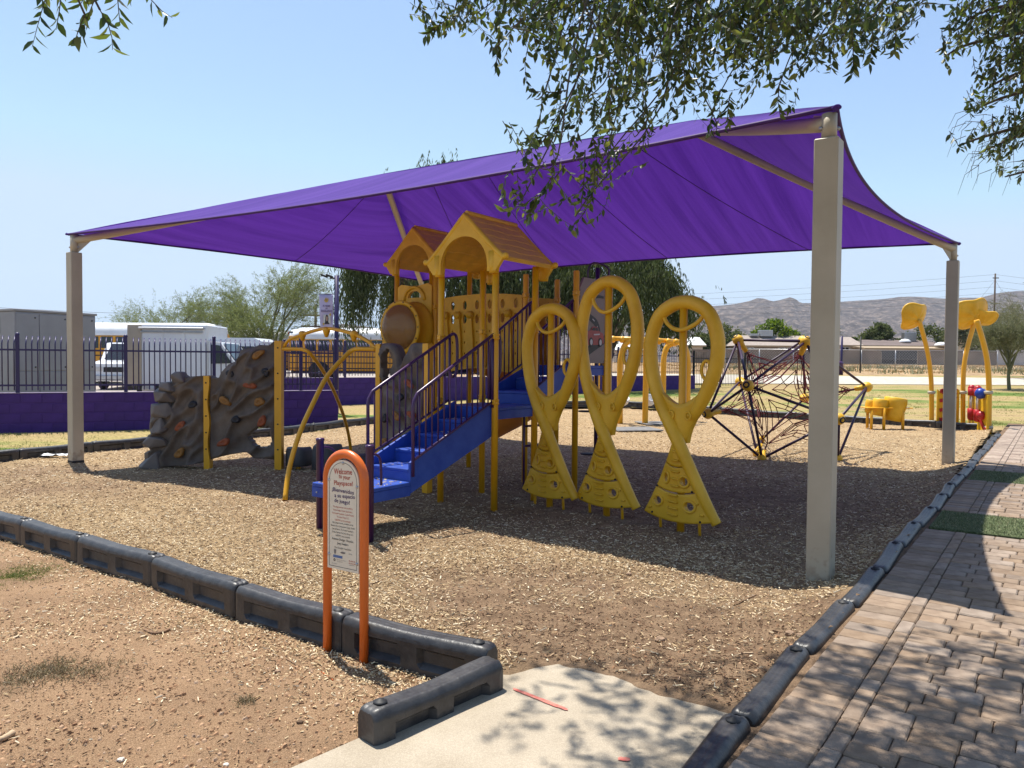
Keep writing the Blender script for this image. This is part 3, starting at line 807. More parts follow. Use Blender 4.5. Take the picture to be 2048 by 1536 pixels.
# crumpled corner caps of fabric
for p in (CA, CB, CC, CD):
    b = MB(); b.ball(p + Vector((0, 0, -0.014)), 0.034, 14, 8, (1.0, 1.0, 0.5))
    for i, v in enumerate(b.v): b.v[i] = v + Vector((0, 0, 0.02 * vnoise(v.x * 22, v.y * 22, 1, 3)))
    b.obj('corner_cap', M_FAB, o)
RZC = math.atan2(uy.y, uy.x)
ROTC = Matrix.Rotation(RZC, 3, 'Z')
M_SLEEVE = mat('beige_post_sleeve', (0.41, 0.36, 0.262), 0.5, 0.08, 1.4, 0.05, 40, 0.4, col2=(0.455, 0.402, 0.30), detail=8)
def add_splash(m, zh, col):
    nt = m.node_tree; N = nt.nodes; L = nt.links; bs = N['Principled BSDF']; src = bs.inputs['Base Color'].links[0].from_socket
    tc = [n for n in N if n.bl_idname == 'ShaderNodeTexCoord'][0]; sx = N.new('ShaderNodeSeparateXYZ'); L.new(tc.outputs['Object'], sx.inputs[0])
    nz = N.new('ShaderNodeTexNoise'); nz.inputs['Scale'].default_value = 16; nz.inputs['Detail'].default_value = 8; L.new(tc.outputs['Object'], nz.inputs['Vector'])
    mr = N.new('ShaderNodeMapRange'); mr.inputs['From Min'].default_value = 0; mr.inputs['From Max'].default_value = zh; mr.inputs['To Min'].default_value = .62; mr.inputs['To Max'].default_value = .18; L.new(sx.outputs[2], mr.inputs['Value'])
    lt = N.new('ShaderNodeMath'); lt.operation = 'SUBTRACT'; L.new(mr.outputs[0], lt.inputs[0]); L.new(nz.outputs['Fac'], lt.inputs[1])
    r2 = N.new('ShaderNodeMapRange'); r2.inputs['From Min'].default_value = -.06; r2.inputs['From Max'].default_value = .16; r2.inputs['To Max'].default_value = .55; L.new(lt.outputs[0], r2.inputs['Value'])
    x = N.new('ShaderNodeMix'); x.data_type = 'RGBA'; L.new(r2.outputs[0], x.inputs[0]); L.new(src, x.inputs[6]); x.inputs[7].default_value = col + (1,); L.new(x.outputs[2], bs.inputs['Base Color'])
add_splash(M_SLEEVE, .45, (.22, .145, .09))
for p, nm in ((PA, 'near right'), (PB, 'far right'), (PC, 'near left'), (PD, 'far')):
    hs = 3.18 if nm != 'far' else 2.9
    b = MB(); b.cbox(p + Vector((0, 0, hs / 2 - 0.03)), (0.165, 0.165, hs + 0.06), 0.008, ROTC)
    po = b.obj('post', M_SLEEVE, canopy)
    b = MB(); b.tube([p + Vector((0, 0, hs)), p + Vector((0, 0, TOP - (0.08 if p is PA else 0)))], 0.052, 16); b.obj('steel_tube', M_BEIGE, po)
    b = MB()
    for s in (-1, 1):
        b = MB(); b.lathe([(0.014, -0.012), (0.014, 0.012), (0.006, 0.02)], p + Vector((0, 0, hs + 0.08)) + (CR * s * 0.058), 8, rot=Matrix.Rotation(R(90), 3, 'Y'))
        b.obj('bolt', M_STEEL, po)
    ap = AP1 if nm in ('near right', 'far right') else AP2
    a = p.copy(); a.z = TOP - (0.12 if p is PA else 0.05); e = ap - Vector((0, 0, 0.10))
    pts = []
    for i in range(15):
        u = i / 14; v = a.lerp(e, u); v.z -= 0.03 + 0.02 * 4 * u * (1 - u); pts.append(v)
    b = MB(); b.tube(pts, 0.055, 14); b.obj('rafter', M_BEIGE, canopy)
    d = (e - a); d.z = 0; d.normalize()
    b = MB(); b.prism([(0.04, -0.05), (0.30, 0.035), (0.04, -0.24)], 0.012, frame=lambda x, y, z, p=p, d=d: p + d * x + Vector((-d.y, d.x, 0)) * (z - 0.006) + Vector((0, 0, TOP - 0.03 + y))); b.obj('gusset', M_BEIGE, po)
b = MB(); b.tube([AP1 - Vector((0, 0, .1)), AP2 - Vector((0, 0, .1))], 0.05, 12); b.obj('ridge_beam', M_BEIGE, canopy)
b = MB(); b.cbox(PC + Vector((0, 0, 0.012)), (0.172, 0.172, 0.07), 0.006, ROTC); b.obj('foot_wrap', M_DARK, canopy)
# ================================================================== helpers for sheets with holes
from mathutils.geometry import tessellate_polygon
def ell(cx, cy, rx, ry, n=16):
    return [(cx + rx * math.cos(2 * math.pi * k / n), cy + ry * math.sin(2 * math.pi * k / n)) for k in range(n)]
def holed(b, outer, holes, t, frame):
    """flat panel outer with holes, thickness t; frame(u, v, w) -> point"""
    loops = [outer] + holes
    tris = tessellate_polygon([[Vector((u, v, 0)) for u, v in lp] for lp in loops])
    flat = [p for lp in loops for p in lp]; n = len(flat)
    vs = [frame(u, v, -t / 2) for u, v in flat] + [frame(u, v, t / 2) for u, v in flat]
    fs = [tuple(x) for x in tris] + [tuple(i + n for i in x[::-1]) for x in tris]
    k = 0
    for lp in loops:
        m = len(lp)
        fs += [(k + i, k + (i + 1) % m, n + k + (i + 1) % m, n + k + i) for i in range(m)]; k += m
    return b.add(vs, fs)
def closed_sheet(b, P, back, drop=None, smooth=True):
    """grid P[i][j] of front points closed by a copy moved by back; drop(i,j) removes cells"""
    ni, nj = len(P), len(P[0]); bk = Vector(back)
    vs = [p for r in P for p in r]; n = len(vs)
    cells = [(i, j) for i in range(ni - 1) for j in range(nj - 1) if not (drop and drop(i, j))]
    fs = []; cnt = {}
    for i, j in cells:
        q = (i * nj + j, (i + 1) * nj + j, (i + 1) * nj + j + 1, i * nj + j + 1); fs.append(q)
        for a, c in zip(q, q[1:] + q[:1]): cnt[(min(a, c), max(a, c))] = cnt.get((min(a, c), max(a, c)), 0) + 1
    fs2 = [tuple(x + n for x in q[::-1]) for q in fs]
    sd = [(a, c, c + n, a + n) for (a, c), k in cnt.items() if k == 1]
    m = len(b.v)
    b.v += vs + [p + bk for p in vs]; b.f += [tuple(x + m for x in q) for q in fs + fs2 + sd]; b.s += [smooth] * (len(fs) * 2) + [False] * len(sd)
    return b
def smooth_path(pts, n=6):
    """Catmull-Rom through the points"""
    P = [Vector(p) for p in pts]; out = []
    for i in range(len(P) - 1):
        p0, p1, p2, p3 = P[max(i - 1, 0)], P[i], P[i + 1], P[min(i + 2, len(P) - 1)]
        for k in range(n):
            t = k / n
            out.append(0.5 * ((2 * p1) + (p2 - p0) * t + (2 * p0 - 5 * p1 + 4 * p2 - p3) * t * t + (3 * p1 - p0 - 3 * p2 + p3) * t ** 3))
    return out + [P[-1]]

# ================================================================== PLAY STRUCTURE (x along the path direction, y to the left, from the post nearest the camera)
S = 0.76
PS0 = G(988, 1020)
play = thing('play_tower', 'yellow and blue play tower with two small house roofs, stairs and a bubble window', 'play tower', PS0, RZ1)
def P_(b, name, m, parent=play): return b.obj(name, m, parent, local=True)
D1, D2 = 1.10, 1.55
def collar(z, post, x, y):
    b = MB(); b.lathe([(0.040, -0.03), (0.047, -0.028), (0.047, -0.012), (0.043, -0.008), (0.043, 0.008), (0.047, 0.012), (0.047, 0.028), (0.040, 0.03)], (x, y, z), 16)
    b.cbox((x - 0.048, y - 0.02, z), (0.022, 0.03, 0.05), 0.004); P_(b, 'clamp', M_YELPOST, post)
def post(x, y, top, cl, cap=True, base=-0.05):
    b = MB(); b.lathe([(0.0375, base), (0.0375, top - 0.015), (0.030, top - 0.002), (0.0, top)] if cap else [(0.0375, base), (0.0375, top)], (x, y, 0), 18)
    p = P_(b, 'post', M_YELPOST)
    for z in cl: collar(z, p, x, y)
    return p
for x in (0, S):
    for y in (0, S): post(x, y, 2.68, (1.16, 1.86) if x == 0 else (1.16, 1.95), False)
RX0, RX1, QY0, QY1 = 1.67, 2.43, 2.31, 3.07
for x in (RX0, RX1):
    for y in (0, S): post(x, y, 2.73, (1.6, 2.45))
    for y in (QY0, QY1): post(x, y, 3.0, (1.62, 2.36), False)
# decks
def deck(x0, x1, y0, y1, z, name='deck'):
    b = MB(); b.cbox(((x0 + x1) / 2, (y0 + y1) / 2, z - 0.02), (x1 - x0, y1 - y0, 0.04), 0.006)
    d = P_(b, name, M_BLUE)
    b = MB(); t = 0.012
    for (cx, cy, lx, ly) in [((x0 + x1) / 2, y0 + t / 2, x1 - x0 - 2 * t, t), ((x0 + x1) / 2, y1 - t / 2, x1 - x0 - 2 * t, t), (x0 + t / 2, (y0 + y1) / 2, t, y1 - y0), (x1 - t / 2, (y0 + y1) / 2, t, y1 - y0)]:
        b.box((cx, cy, z - 0.085), (lx, ly, 0.09))
    P_(b, 'skirt', M_BLUE, d)
    b = MB()
    for k in range(5):
        b.ball((x0 - 0.004, y0 + (y1 - y0) * (k + .5) / 5, z - 0.085), 0.009, 6, 4)
    P_(b, 'bolts', M_STEEL, d)['kind'] = 'stuff'
deck(0.0, S, 0.0, S, D1); deck(RX0, RX1, 0.0, S, D2); deck(RX0, RX1, QY0, QY1, D2)
# arched bridge deck between the two upper towers
b = MB(); rows = []
for i in range(13):
    u = i / 12; y = S + (QY0 - S) * u; z = D2 - 0.03 + 0.06 * 4 * u * (1 - u)
    rows.append([Vector((RX0 + 0.05, y, z)), Vector((RX1 - 0.05, y, z))])
closed_sheet(b, rows, (0, 0, -0.05)); P_(b, 'bridge_deck', M_PURP)

# house roofs
def gable_mesh():
    b = MB(); n = 24; th = 0.045
    ytip, zt, zp = 0.145, 2.70, 3.19
    outer, inner = [], []
    for i in range(n + 1):
        u = i / n
        y = (S + ytip) + (-ytip - S - ytip) * u
        k = 1 - abs(2 * u - 1)
        outer.append((y, zt + (zp - zt) * (k ** 1.08)))
        a = math.pi * u
        inner.append((S / 2 + (S / 2 - 0.055) * math.cos(a), 2.60 + 0.345 * math.sin(a) ** 0.9 if 0 < u < 1 else 2.55))
    outer = [(S + 0.055, 2.55)] + [(S + ytip, zt - 0.03)] + outer + [(-ytip, zt - 0.03)] + [(-0.055, 2.55)]
    inner = [inner[0], inner[0]] + inner + [inner[-1], inner[-1]]
    P = [[Vector((-th / 2, o[0], o[1])), Vector((-th / 2, o[0] + (q[0] - o[0]) * .5, o[1] + (q[1] - o[1]) * .5)), Vector((-th / 2, q[0], q[1]))] for o, q in zip(outer, inner)]
    closed_sheet(b, P, (th, 0, 0), smooth=False)
    rim = [Vector((0, o[0], o[1] - 0.012)) for o in outer[2:-2]]
    b.tube([rim[0] + Vector((0, 0.03, 0.012))] + rim + [rim[-1] + Vector((0, -0.03, 0.012))], 0.032, 10)
    b.ball((0, S + ytip + 0.03, zt), 0.036, 10, 6); b.ball((0, -ytip - 0.03, zt), 0.036, 10, 6)
    for y in (0, S):
        b.lathe([(0.052, 2.53), (0.060, 2.60), (0.066, 2.76)], (0.03, y, 0), 16)
    return b
def slope_mesh(side):
    """one roof slope with six wavy courses of moulded shingles; side +1 faces left (+y), -1 right"""
    b = MB(); nx = 30; courses = 6; x0, x1 = -0.03, S + 0.13
    ry, rz_, ey, ez = S / 2, 3.20, S / 2 + side * (S / 2 + 0.15), 2.69
    P = []
    for i in range(nx + 1):
        x = x0 + (x1 - x0) * i / nx; row = []
        for c in range(courses):
            for k, h in ((0.0, 0.004), (0.93, 0.012), (1.0, 0.004)):
                t = (c + k) / courses
                if c and k == 0.0: continue
                if 0 < t < 1 and k > 0: t += 0.013 * math.sin(x * 11 + c * 2.3) + 0.006 * math.sin(x * 29 + c)
                y = ry + (ey - ry) * t; z = rz_ + (ez - rz_) * (t ** 0.96)
                row.append(Vector((x, y, z + h)))
        P.append(row)
    closed_sheet(b, P, (0, -side * 0.02, -0.035), smooth=False)
    return b
GM = gable_mesh().mesh('gable', M_YEL); SM = {s: slope_mesh(s).mesh('roof_slope', M_ORANGEY) for s in (1, -1)}
rim_b = MB()
rim_b.tube([(-0.03, S / 2, 3.205), (S + 0.14, S / 2, 3.205)], 0.028, 10)
RIDGE = rim_b.mesh('ridge_cap', M_ORANGEY)
def house(x, y, dz):
    for me, loc in ((GM, (x - 0.06, y, dz)), (GM, (x + S + 0.14, y, dz)), (SM[1], (x, y, dz)), (SM[-1], (x, y, dz)), (RIDGE, (x, y, dz))):
        inst(me.name, me, play, loc)
house(0, 0, 0); house(RX0, QY0, 0.31)
for me in (GM, SM[1], SM[-1], RIDGE):
    bm = bmesh.new(); bm.from_mesh(me); bmesh.ops.recalc_face_normals(bm, faces=bm.faces); bm.to_mesh(me); bm.free()

# stairs
def stairs(xa, za, xb, zb, n, y0, y1, name='staircase'):
    """from the low end (xa, za) to the high end (xb, zb), n treads between"""
    b = MB(); d = (xb - xa) / n; rise = (zb - za) / (n + 1)
    for y in (y0, y1 - 0.028):
        lo0, hi0, lo1, hi1 = za - 0.10, za + 0.19, zb - 0.30, zb + 0.05
        b.prism([(xa, lo0), (xb, lo1), (xb, hi1), (xa, hi0)], 0.028, frame=lambda u, v, w, y=y: Vector((u, y + w, v)))
    st = P_(b, 'stringer', M_BLUE)
    for k in range(n):
        z = za + rise * (k + 1); x = xa + d * k
        b = MB(); b.cbox((x + d / 2 + 0.012, (y0 + y1) / 2, z - 0.018), (d + 0.03, y1 - y0 - 0.062, 0.036), 0.008)
        b.box((x + 0.012, (y0 + y1) / 2, z - 0.018 - rise / 2), (0.012, y1 - y0 - 0.062, rise - 0.036))
        P_(b, 'step', M_BLUE, st)
    b = MB(); b.box((xb - 0.002, (y0 + y1) / 2, zb - rise / 2 - .005), (0.012, y1 - y0 - 0.062, rise - 0.05)); P_(b, 'riser', M_BLUE, st)
PLX0, PLX1 = -1.86, -1.28
stairs(PLX1, 0.45, 0.0, D1, 4, 0.02, 0.57)
stairs(S, D1, RX0, D2, 2, 0.06, 0.62)
deck(PLX0, PLX1 - .002, 0.02, 0.72, 0.46, 'transfer_platform')
for x, y, h in ((-1.84, -0.02, 0.86), (-1.73, 0.76, 0.86)):
    b = MB(); b.lathe([(0.036, -0.05), (0.036, h - 0.03), (0.041, h - 0.028), (0.041, h - 0.006), (0.03, h), (0, h)], (x, y, 0), 16)
    q = P_(b, 'grab_post', M_PURP)
    s = 1 if y < 0.3 else -1
    b = MB(); b.tube(smooth_path([(x, y, h - 0.09), (x + 0.10, y + 0.02 * s, h - 0.10), (x + 0.16, y + 0.03 * s, h - 0.17), (x + 0.17, y + 0.03 * s, h - 0.38)], 5), 0.012, 8); P_(b, 'grab_loop', M_PURP, q)
def handrail(xa, za, xb, zb, y, nb, low=0.16, foot=None, loop=1):
    """sloped rail from low end to high end with balusters; heights za, zb are those of the stair line"""
    H = 0.80
    b = MB()
    sl = (zb - za) / (xb - xa)
    top = [(xa, y, za + 0.05), (xa, y, za + H - 0.10), (xa + 0.015, y, za + H - 0.04), (xa + 0.06, y, za + H + sl * 0.06), (xb, y, zb + H)]
    b.tube(top[:1] + smooth_path(top[1:4], 5) + top[4:], 0.017, 10)
    b.tube([(xa, y, za + 0.20), (xb, y, zb + 0.09)], 0.013, 8)
    if loop:
        b.tube(smooth_path([(xb, y, zb + H), (xb + 0.07, y, zb + H + 0.015), (xb + 0.115, y, zb + H - 0.06), (xb + 0.12, y, zb + 0.45), (xb + 0.09, y, zb + 0.36), (xb + 0.03, y, zb + 0.34)], 6), 0.017, 10)
        b.tube([(xb - 0.01, y, zb + H), (xb - 0.01, y, zb + 0.02)], 0.015, 8)
    r = P_(b, 'handrail', M_PURP)
    for k in range(nb):
        u = (k + 1) / (nb + 1); x = xa + (xb - xa) * u
        b = MB(); b.tube([(x, y, za + 0.20 + (zb + 0.09 - za - 0.20) * u), (x, y, za + (zb - za) * u + H)], 0.0085, 7); P_(b, 'baluster', M_PURP, r)
    return r
handrail(PLX1 + 0.01, 0.46, -0.03, D1 - 0.02, 0.0, 13)
handrail(PLX1 + 0.01, 0.46, -0.03, D1 - 0.02, 0.60, 13)
handrail(S + 0.03, D1 - 0.02, RX0 - 0.04, D2, 0.03, 8, loop=1)
handrail(S + 0.03, D1 - 0.02, RX0 - 0.04, D2, 0.66, 8, loop=1)

# side wall of the bridge with oval holes and moulded fingers
def fr_x(x0):
    return lambda u, v, w: Vector((x0 + w, u, v))
ya, yb = S + 0.05, QY0 - 0.05
cols = [ya + 0.10 + k * 0.215 for k in range(7)]
holes = []
for c in cols:
    holes += [ell(c, 2.36, 0.035, 0.062), ell(c, 2.17, 0.033, 0.062), ell(c, 2.00, 0.010, 0.018, 8), ell(c, 1.85, 0.010, 0.018, 8), ell(c, 1.70, 0.010, 0.018, 8)]
topc = [(yb - (yb - ya) * k / 10, 2.46 + 0.045 * 4 * (k / 10) * (1 - k / 10)) for k in range(11)]
for x0 in (RX0, RX1):
    b = MB(); holed(b, [(ya, 1.40)] + [(ya + (yb - ya) * k / 8, 1.40 + 0.10 * math.sin(math.pi * k / 8)) for k in range(1, 8)] + [(yb, 1.40)] + topc, holes, 0.03, fr_x(x0))
    w = P_(b, 'bridge_wall', M_YELROUGH)
    if x0 == RX0:
        for c in cols[:-1]:
            m_ = c + 0.1075; b = MB()
            b.prism([(m_ - 0.070, 1.52), (m_ + 0.070, 1.52), (m_ + 0.060, 1.9), (m_ + 0.035, 2.17), (m_ + 0.055, 2.20), (m_ + 0.05, 2.25), (m_ + .02, 2.28), (m_ - .02, 2.28), (m_ - 0.05, 2.25), (m_ - 0.055, 2.20), (m_ - 0.035, 2.17), (m_ - 0.060, 1.9)], 0.035,
                    frame=lambda u, v, ww: Vector((RX0 - 0.016 - ww, u, v)))
            b.lathe([(0.052, 0), (0.050, 0.02), (0.0, 0.03)], (RX0 - 0.05, m_, 2.225), 14, rot=Matrix.Rotation(R(-90), 3, 'Y'))
            P_(b, 'finger_panel', M_YELROUGH, w)
# panel with the bubble window
cy, cz = (QY0 + QY1) / 2, 2.06
b = MB()
arch = [(cy + 0.13 * math.cos(math.pi * k / 10), 2.50 + 0.10 * math.sin(math.pi * k / 10)) for k in range(11)]
holed(b, [(QY0 + 0.05, 1.45), (QY1 - 0.05, 1.45), (QY1 - 0.05, 2.66), (QY1 - 0.12, 2.70), (cy, 2.66), (QY0 + 0.12, 2.70), (QY0 + 0.05, 2.66)], [arch, ell(cy, cz, 0.335, 0.335, 28)], 0.05, fr_x(RX0 - 0.01))
wp = P_(b, 'window_panel', M_YEL)
b = MB(); b.tube([(RX0 - 0.045, cy + 0.20 * math.cos(a), 2.46 + 0.19 * math.sin(a)) for a in [math.pi * k / 16 for k in range(17)]], 0.022, 8); P_(b, 'arch_rib', M_YEL, wp)
RY = Matrix.Rotation(R(-90), 3, 'Y')
b = MB(); b.lathe([(0.35, 0.0), (0.385, 0.02), (0.36, 0.06), (0.345, 0.28), (0.375, 0.285), (0.385, 0.30), (0.375, 0.315), (0.35, 0.32), (0.32, 0.31), (0.33, 0.03)], (RX0 - 0.03, cy, cz), 36, rot=RY)
tb = P_(b, 'bubble_tunnel', M_ORANGEY)
tb.data.materials[0] = M_YEL
for k in range(14):
    a = 2 * math.pi * k / 14
    b = MB(); b.lathe([(0.010, 0), (0.010, 0.008), (0, 0.01)], (RX0 - 0.03 - 0.318, cy + 0.362 * math.cos(a), cz + 0.362 * math.sin(a)), 8, rot=RY); P_(b, 'bolt', M_DARK, tb)
M_BUBBLE = bpy.data.materials.new('clear_scratched_dome'); M_BUBBLE.use_nodes = True
_b = M_BUBBLE.node_tree.nodes['Principled BSDF']; _b.inputs['Base Color'].default_value = (0.30, 0.15, 0.04, 1); _b.inputs['Roughness'].default_value = 0.2
_b.inputs['Alpha'].default_value = 0.45; _b.inputs['Specular IOR Level'].default_value = 0.7
b = MB(); b.lathe([(0.325 * math.cos(t), 0.12 * math.sin(t)) for t in [math.pi / 2 * k / 10 for k in range(11)]], (RX0 - 0.03 - 0.31, cy, cz), 32, rot=RY); P_(b, 'bubble_window', M_BUBBLE)
# panel with the road and the red car, facing right
M_PANEL = mat('taupe_panel', (0.22, 0.165, 0.14), 0.5, 0.08, 4)
M_ROAD = mat('printed_black_road', (0.012, 0.012, 0.014), 0.5, 0.1, 5)
M_REDP = mat('printed_red', (0.33, 0.022, 0.020), 0.4, 0.12, 12)
M_PRW = mat('printed_white', (0.55, 0.53, 0.50), 0.5, 0.06, 8)
def fr_y(y0):
    return lambda u, v, w: Vector((u, y0 + w, v))
b = MB(); holed(b, [(RX0 + 0.06, 1.58), (RX1 - 0.06, 1.58), (RX1 - 0.06, 2.52), (RX1 - 0.16, 2.66), (RX0 + 0.16, 2.66), (RX0 + 0.06, 2.52)], [], 0.03, fr_y(-0.005))
pn = P_(b, 'picture_panel', M_PANEL)
X0 = RX0 + 0.06
def flat(pts, m, name, lift):
    b = MB(); b.prism(pts, 0.002, frame=lambda u, v, w: Vector((X0 + u, -0.022 - lift - w, v))); return P_(b, name, m, pn)
cl = smooth_path([(0.60, 2.44, 0), (0.42, 2.44, 0), (0.20, 2.40, 0), (0.12, 2.30, 0), (0.22, 2.18, 0), (0.40, 2.10, 0), (0.47, 1.98, 0), (0.44, 1.90, 0)], 5)
wd = [0.015 + 0.045 * i / (len(cl) - 1) for i in range(len(cl))]
L_, R_ = [], []
for i, p in enumerate(cl):
    t = (cl[min(i + 1, len(cl) - 1)] - cl[max(i - 1, 0)]).normalized(); n_ = Vector((-t.y, t.x, 0)) * wd[i]
    L_.append(((p + n_).x, (p + n_).y)); R_.append(((p - n_).x, (p - n_).y))
b = MB(); b.grid([[Vector((X0 + l[0], -0.0235, l[1])), Vector((X0 + r[0], -0.0235, r[1]))] for l, r in zip(L_, R_)], False); P_(b, 'road_print', M_ROAD, pn)
flat([(0.0, 1.72), (0.64, 1.95), (0.64, 1.84), (0.0, 1.60)], M_ROAD, 'road_print', 0.0)
for p, q in (((0.17, 2.25), (0.21, 2.20)), ((0.31, 2.145), (0.36, 2.12)), ((0.435, 2.06), (0.455, 2.01)), ((0.10, 1.70), (0.17, 1.725)), ((0.50, 1.845), (0.57, 1.87))):
    d_ = Vector((q[0] - p[0], q[1] - p[1])); n_ = Vector((-d_.y, d_.x)).normalized() * 0.007
    flat([(p[0] + n_.x, p[1] + n_.y), (q[0] + n_.x, q[1] + n_.y), (q[0] - n_.x, q[1] - n_.y), (p[0] - n_.x, p[1] - n_.y)], M_PRW, 'road_dash', 0.002)
flat([(0.10, 1.86), (0.11, 1.95), (0.19, 1.99), (0.26, 2.00), (0.31, 2.05), (0.44, 2.05), (0.49, 1.99), (0.58, 1.97), (0.61, 1.92), (0.60, 1.84), (0.54, 1.82), (0.16, 1.81)], M_REDP, 'car_print', 0.004)
flat([(0.28, 2.00), (0.325, 2.038), (0.38, 2.038), (0.38, 2.0)], M_ROAD, 'window_print', 0.007); flat([(0.395, 2.0), (0.395, 2.038), (0.43, 2.038), (0.465, 2.0)], M_ROAD, 'window_print', 0.007)
flat([(0.115, 1.90), (0.16, 1.90), (0.17, 1.93), (0.12, 1.93)], M_PRW, 'headlight_print', 0.007)
flat([(0.34, 1.955), (0.50, 1.965), (0.48, 1.945), (0.34, 1.94)], M_PRW, 'stripe_print', 0.007)
for u in (0.27, 0.51):
    flat(ell(u, 1.85, 0.052, 0.06), M_ROAD, 'wheel_print', 0.007); flat(ell(u, 1.85, 0.032, 0.038), M_PRW, 'hub_print', 0.010)

# orange curved chute below the bridge
M_ORSL = mat('orange_slide_plastic', (0.62, 0.21, 0.03), 0.35, 0.08, 3)
rows = []
for i in range(28):
    u = i / 27; a = R(200) + R(190) * u
    c = Vector((3.05 + 0.62 * math.cos(a), 2.35 + 0.62 * math.sin(a), 1.45 - 1.12 * u)); rad = Vector((math.cos(a), math.sin(a), 0))
    rows.append([c + rad * (0.26 * math.cos(t)) + Vector((0, 0, 0.26 - 0.26 * math.sin(t) * 1.0)) for t in [math.pi * (0.0 + k / 10) for k in range(11)]])
b = MB(); closed_sheet(b, rows, (0, 0, -0.025)); P_(b, 'spiral_slide', M_ORSL)
# post with footholds and loop at the rear right corner
b = MB(); b.tube([(2.95, 0.42, -0.05), (2.95, 0.42, 2.92)], 0.028, 12)
b.tube(smooth_path([(2.95, 0.42, 2.50), (2.82, 0.50, 2.78), (2.85, 0.47, 2.96), (2.95, 0.40, 2.98), (3.05, 0.30, 2.90), (3.02, 0.32, 2.70), (2.95, 0.42, 2.50)], 6), 0.013, 8)
b.tube([(2.95, 0.42, 2.05), (RX1, 0.62, 2.05)], 0.02, 8)
pole = P_(b, 'climbing_pole', M_PURP)
for z, dx, dy in ((0.30, -.12, .05), (0.62, .12, -.08), (0.90, -.12, .10), (1.2, .1, .1)):
    b = MB(); b.lathe([(0.0, -0.012), (0.10, -0.010), (0.115, 0.0), (0.10, 0.010), (0.0, 0.012)], (2.95 + dx, 0.42 + dy, z), 16); P_(b, 'foothold', M_DARK, pole)
# rung ladder hanging under the low deck
b = MB(); fr = [(0.70, 0.10, 1.05), (0.70, 0.10, 0.12)]
b.tube(fr, 0.014, 8)
for z in (0.85, 0.62):
    b.tube(smooth_path([(0.70, 0.10, z), (1.0, 0.03, z), (1.02, 0.03, z + 0.02), (1.02, 0.03, z + .22), (1.0, 0.03, z + .23), (0.70, 0.10, z + .23)], 3), 0.013, 8)
P_(b, 'rung_frame', M_PURP)

# ---- climbing rock panel beside the stairs, on its own yellow edge posts
def rock_disp(u, v, seed):
    r = 1 - abs(vnoise(u * 1.3 + v * 1.5, (v - u) * 3.6, 1.1, seed))
    return 0.085 * r ** 4 + 0.05 * vnoise(u, v, 1.7, seed + 2) + 0.012 * vnoise(u, v, 5, seed + 5)
def edge_post(P0_, P1_, w, dep, parent, side, axis_u, axis_n, wavy=0.014):
    """square post with one wavy edge: from foot P0_ to head P1_"""
    b = MB(); n = 24; rows = []
    for i in range(n + 1):
        t = i / n; c = Vector(P0_).lerp(Vector(P1_), t); k = wavy * math.sin(t * 15) * side
        rows.append([c - axis_u * (w / 2) - axis_n * dep / 2, c + axis_u * (w / 2 + (k if side > 0 else 0)) - axis_n * dep / 2, c + axis_u * (w / 2 + (k if side > 0 else 0)) + axis_n * dep / 2, c - axis_u * (w / 2) + axis_n * dep / 2, c - axis_u * (w / 2) - axis_n * dep / 2])
    b.grid(rows, False); b.f += [(len(b.v) - 5, len(b.v) - 4, len(b.v) - 3, len(b.v) - 2)]; b.s += [False]
    return b
HOLD_COL = {'o': mat('orange_hold', (0.27, 0.068, 0.022), 0.6, 0.2, 20, 0.3, 80), 'y': mat('ochre_hold', (0.27, 0.125, 0.026), 0.6, 0.2, 20, 0.3, 80), 'k': mat('black_hold', (0.018, 0.018, 0.022), 0.5, 0.2, 20)}
def hold(c, nrm, colr, rnd, parent, size=0.075):
    g = random.Random(rnd); b = MB()
    up = Vector((0, 0, 1)); side = up.cross(nrm).normalized()
    a = g.uniform(-0.9, 0.9); ca, sa = math.cos(a), math.sin(a); u2, v2 = side * ca + up * sa, up * ca - side * sa
    sx, sz = (1.25, 0.75) if colr != 'k' else (0.75, 0.9)
    prof = [(1.0, 0.0), (0.96, 0.35), (0.78, 0.62), (0.40, 0.60), (0.16, 0.42), (0.0, 0.40)]
    vs = []
    for r, h in prof:
        for k in range(14):
            t = 2 * math.pi * k / 14; w = 1 + 0.16 * math.sin(2 * t + rnd) + 0.1 * math.sin(3 * t + 2 * rnd)
            vs.append(c + u2 * (r * w * math.cos(t) * size * sx) + v2 * (r * w * math.sin(t) * size * sz) + nrm * (h * size * 0.9))
    fs = [(i * 14 + k, i * 14 + (k + 1) % 14, (i + 1) * 14 + (k + 1) % 14, (i + 1) * 14 + k) for i in range(len(prof) - 1) for k in range(14)]
    b.add(vs, fs, True); b.tube([c + nrm * size * 0.36, c + nrm * size * 0.48], 0.012, 8)
    return b.obj('climbing_hold', HOLD_COL[colr], parent)
# rear panel (local coordinates of the tower)
RPX = 0.30; ry0, ry1 = 1.27, 1.98
nu, nv = 26, 46; P = []
for i in range(nu + 1):
    u = i / nu; y = ry0 + (ry1 - ry0) * u; row = []
    ztop = 1.79 - 0.20 * math.exp(-((u - 0.47) / 0.10) ** 2) + 0.02 * math.sin(u * 9)
    zbot = 0.22 + 0.05 * math.sin(u * 7)
    for j in range(nv + 1):
        v = j / nv; z = zbot + (ztop - zbot) * v
        e = min(1, min(u, 1 - u, v, 1 - v) / 0.06)
        row.append(Vector((RPX - 0.02 - rock_disp(u * 0.7, z, 3.3) * e * 1.1, y, z)))
    P.append(row)
hc = (0.80, 0.83, 0.105, 0.13)
def in_h(i, j): return ((i + .5) / nu - hc[0]) ** 2 / hc[2] ** 2 + ((j + .5) / nv - hc[1]) ** 2 / hc[3] ** 2 < 1
b = MB(); closed_sheet(b, P, (0.10, 0, 0), in_h); rp_ = P_(b, 'rock_panel', M_ROCK)
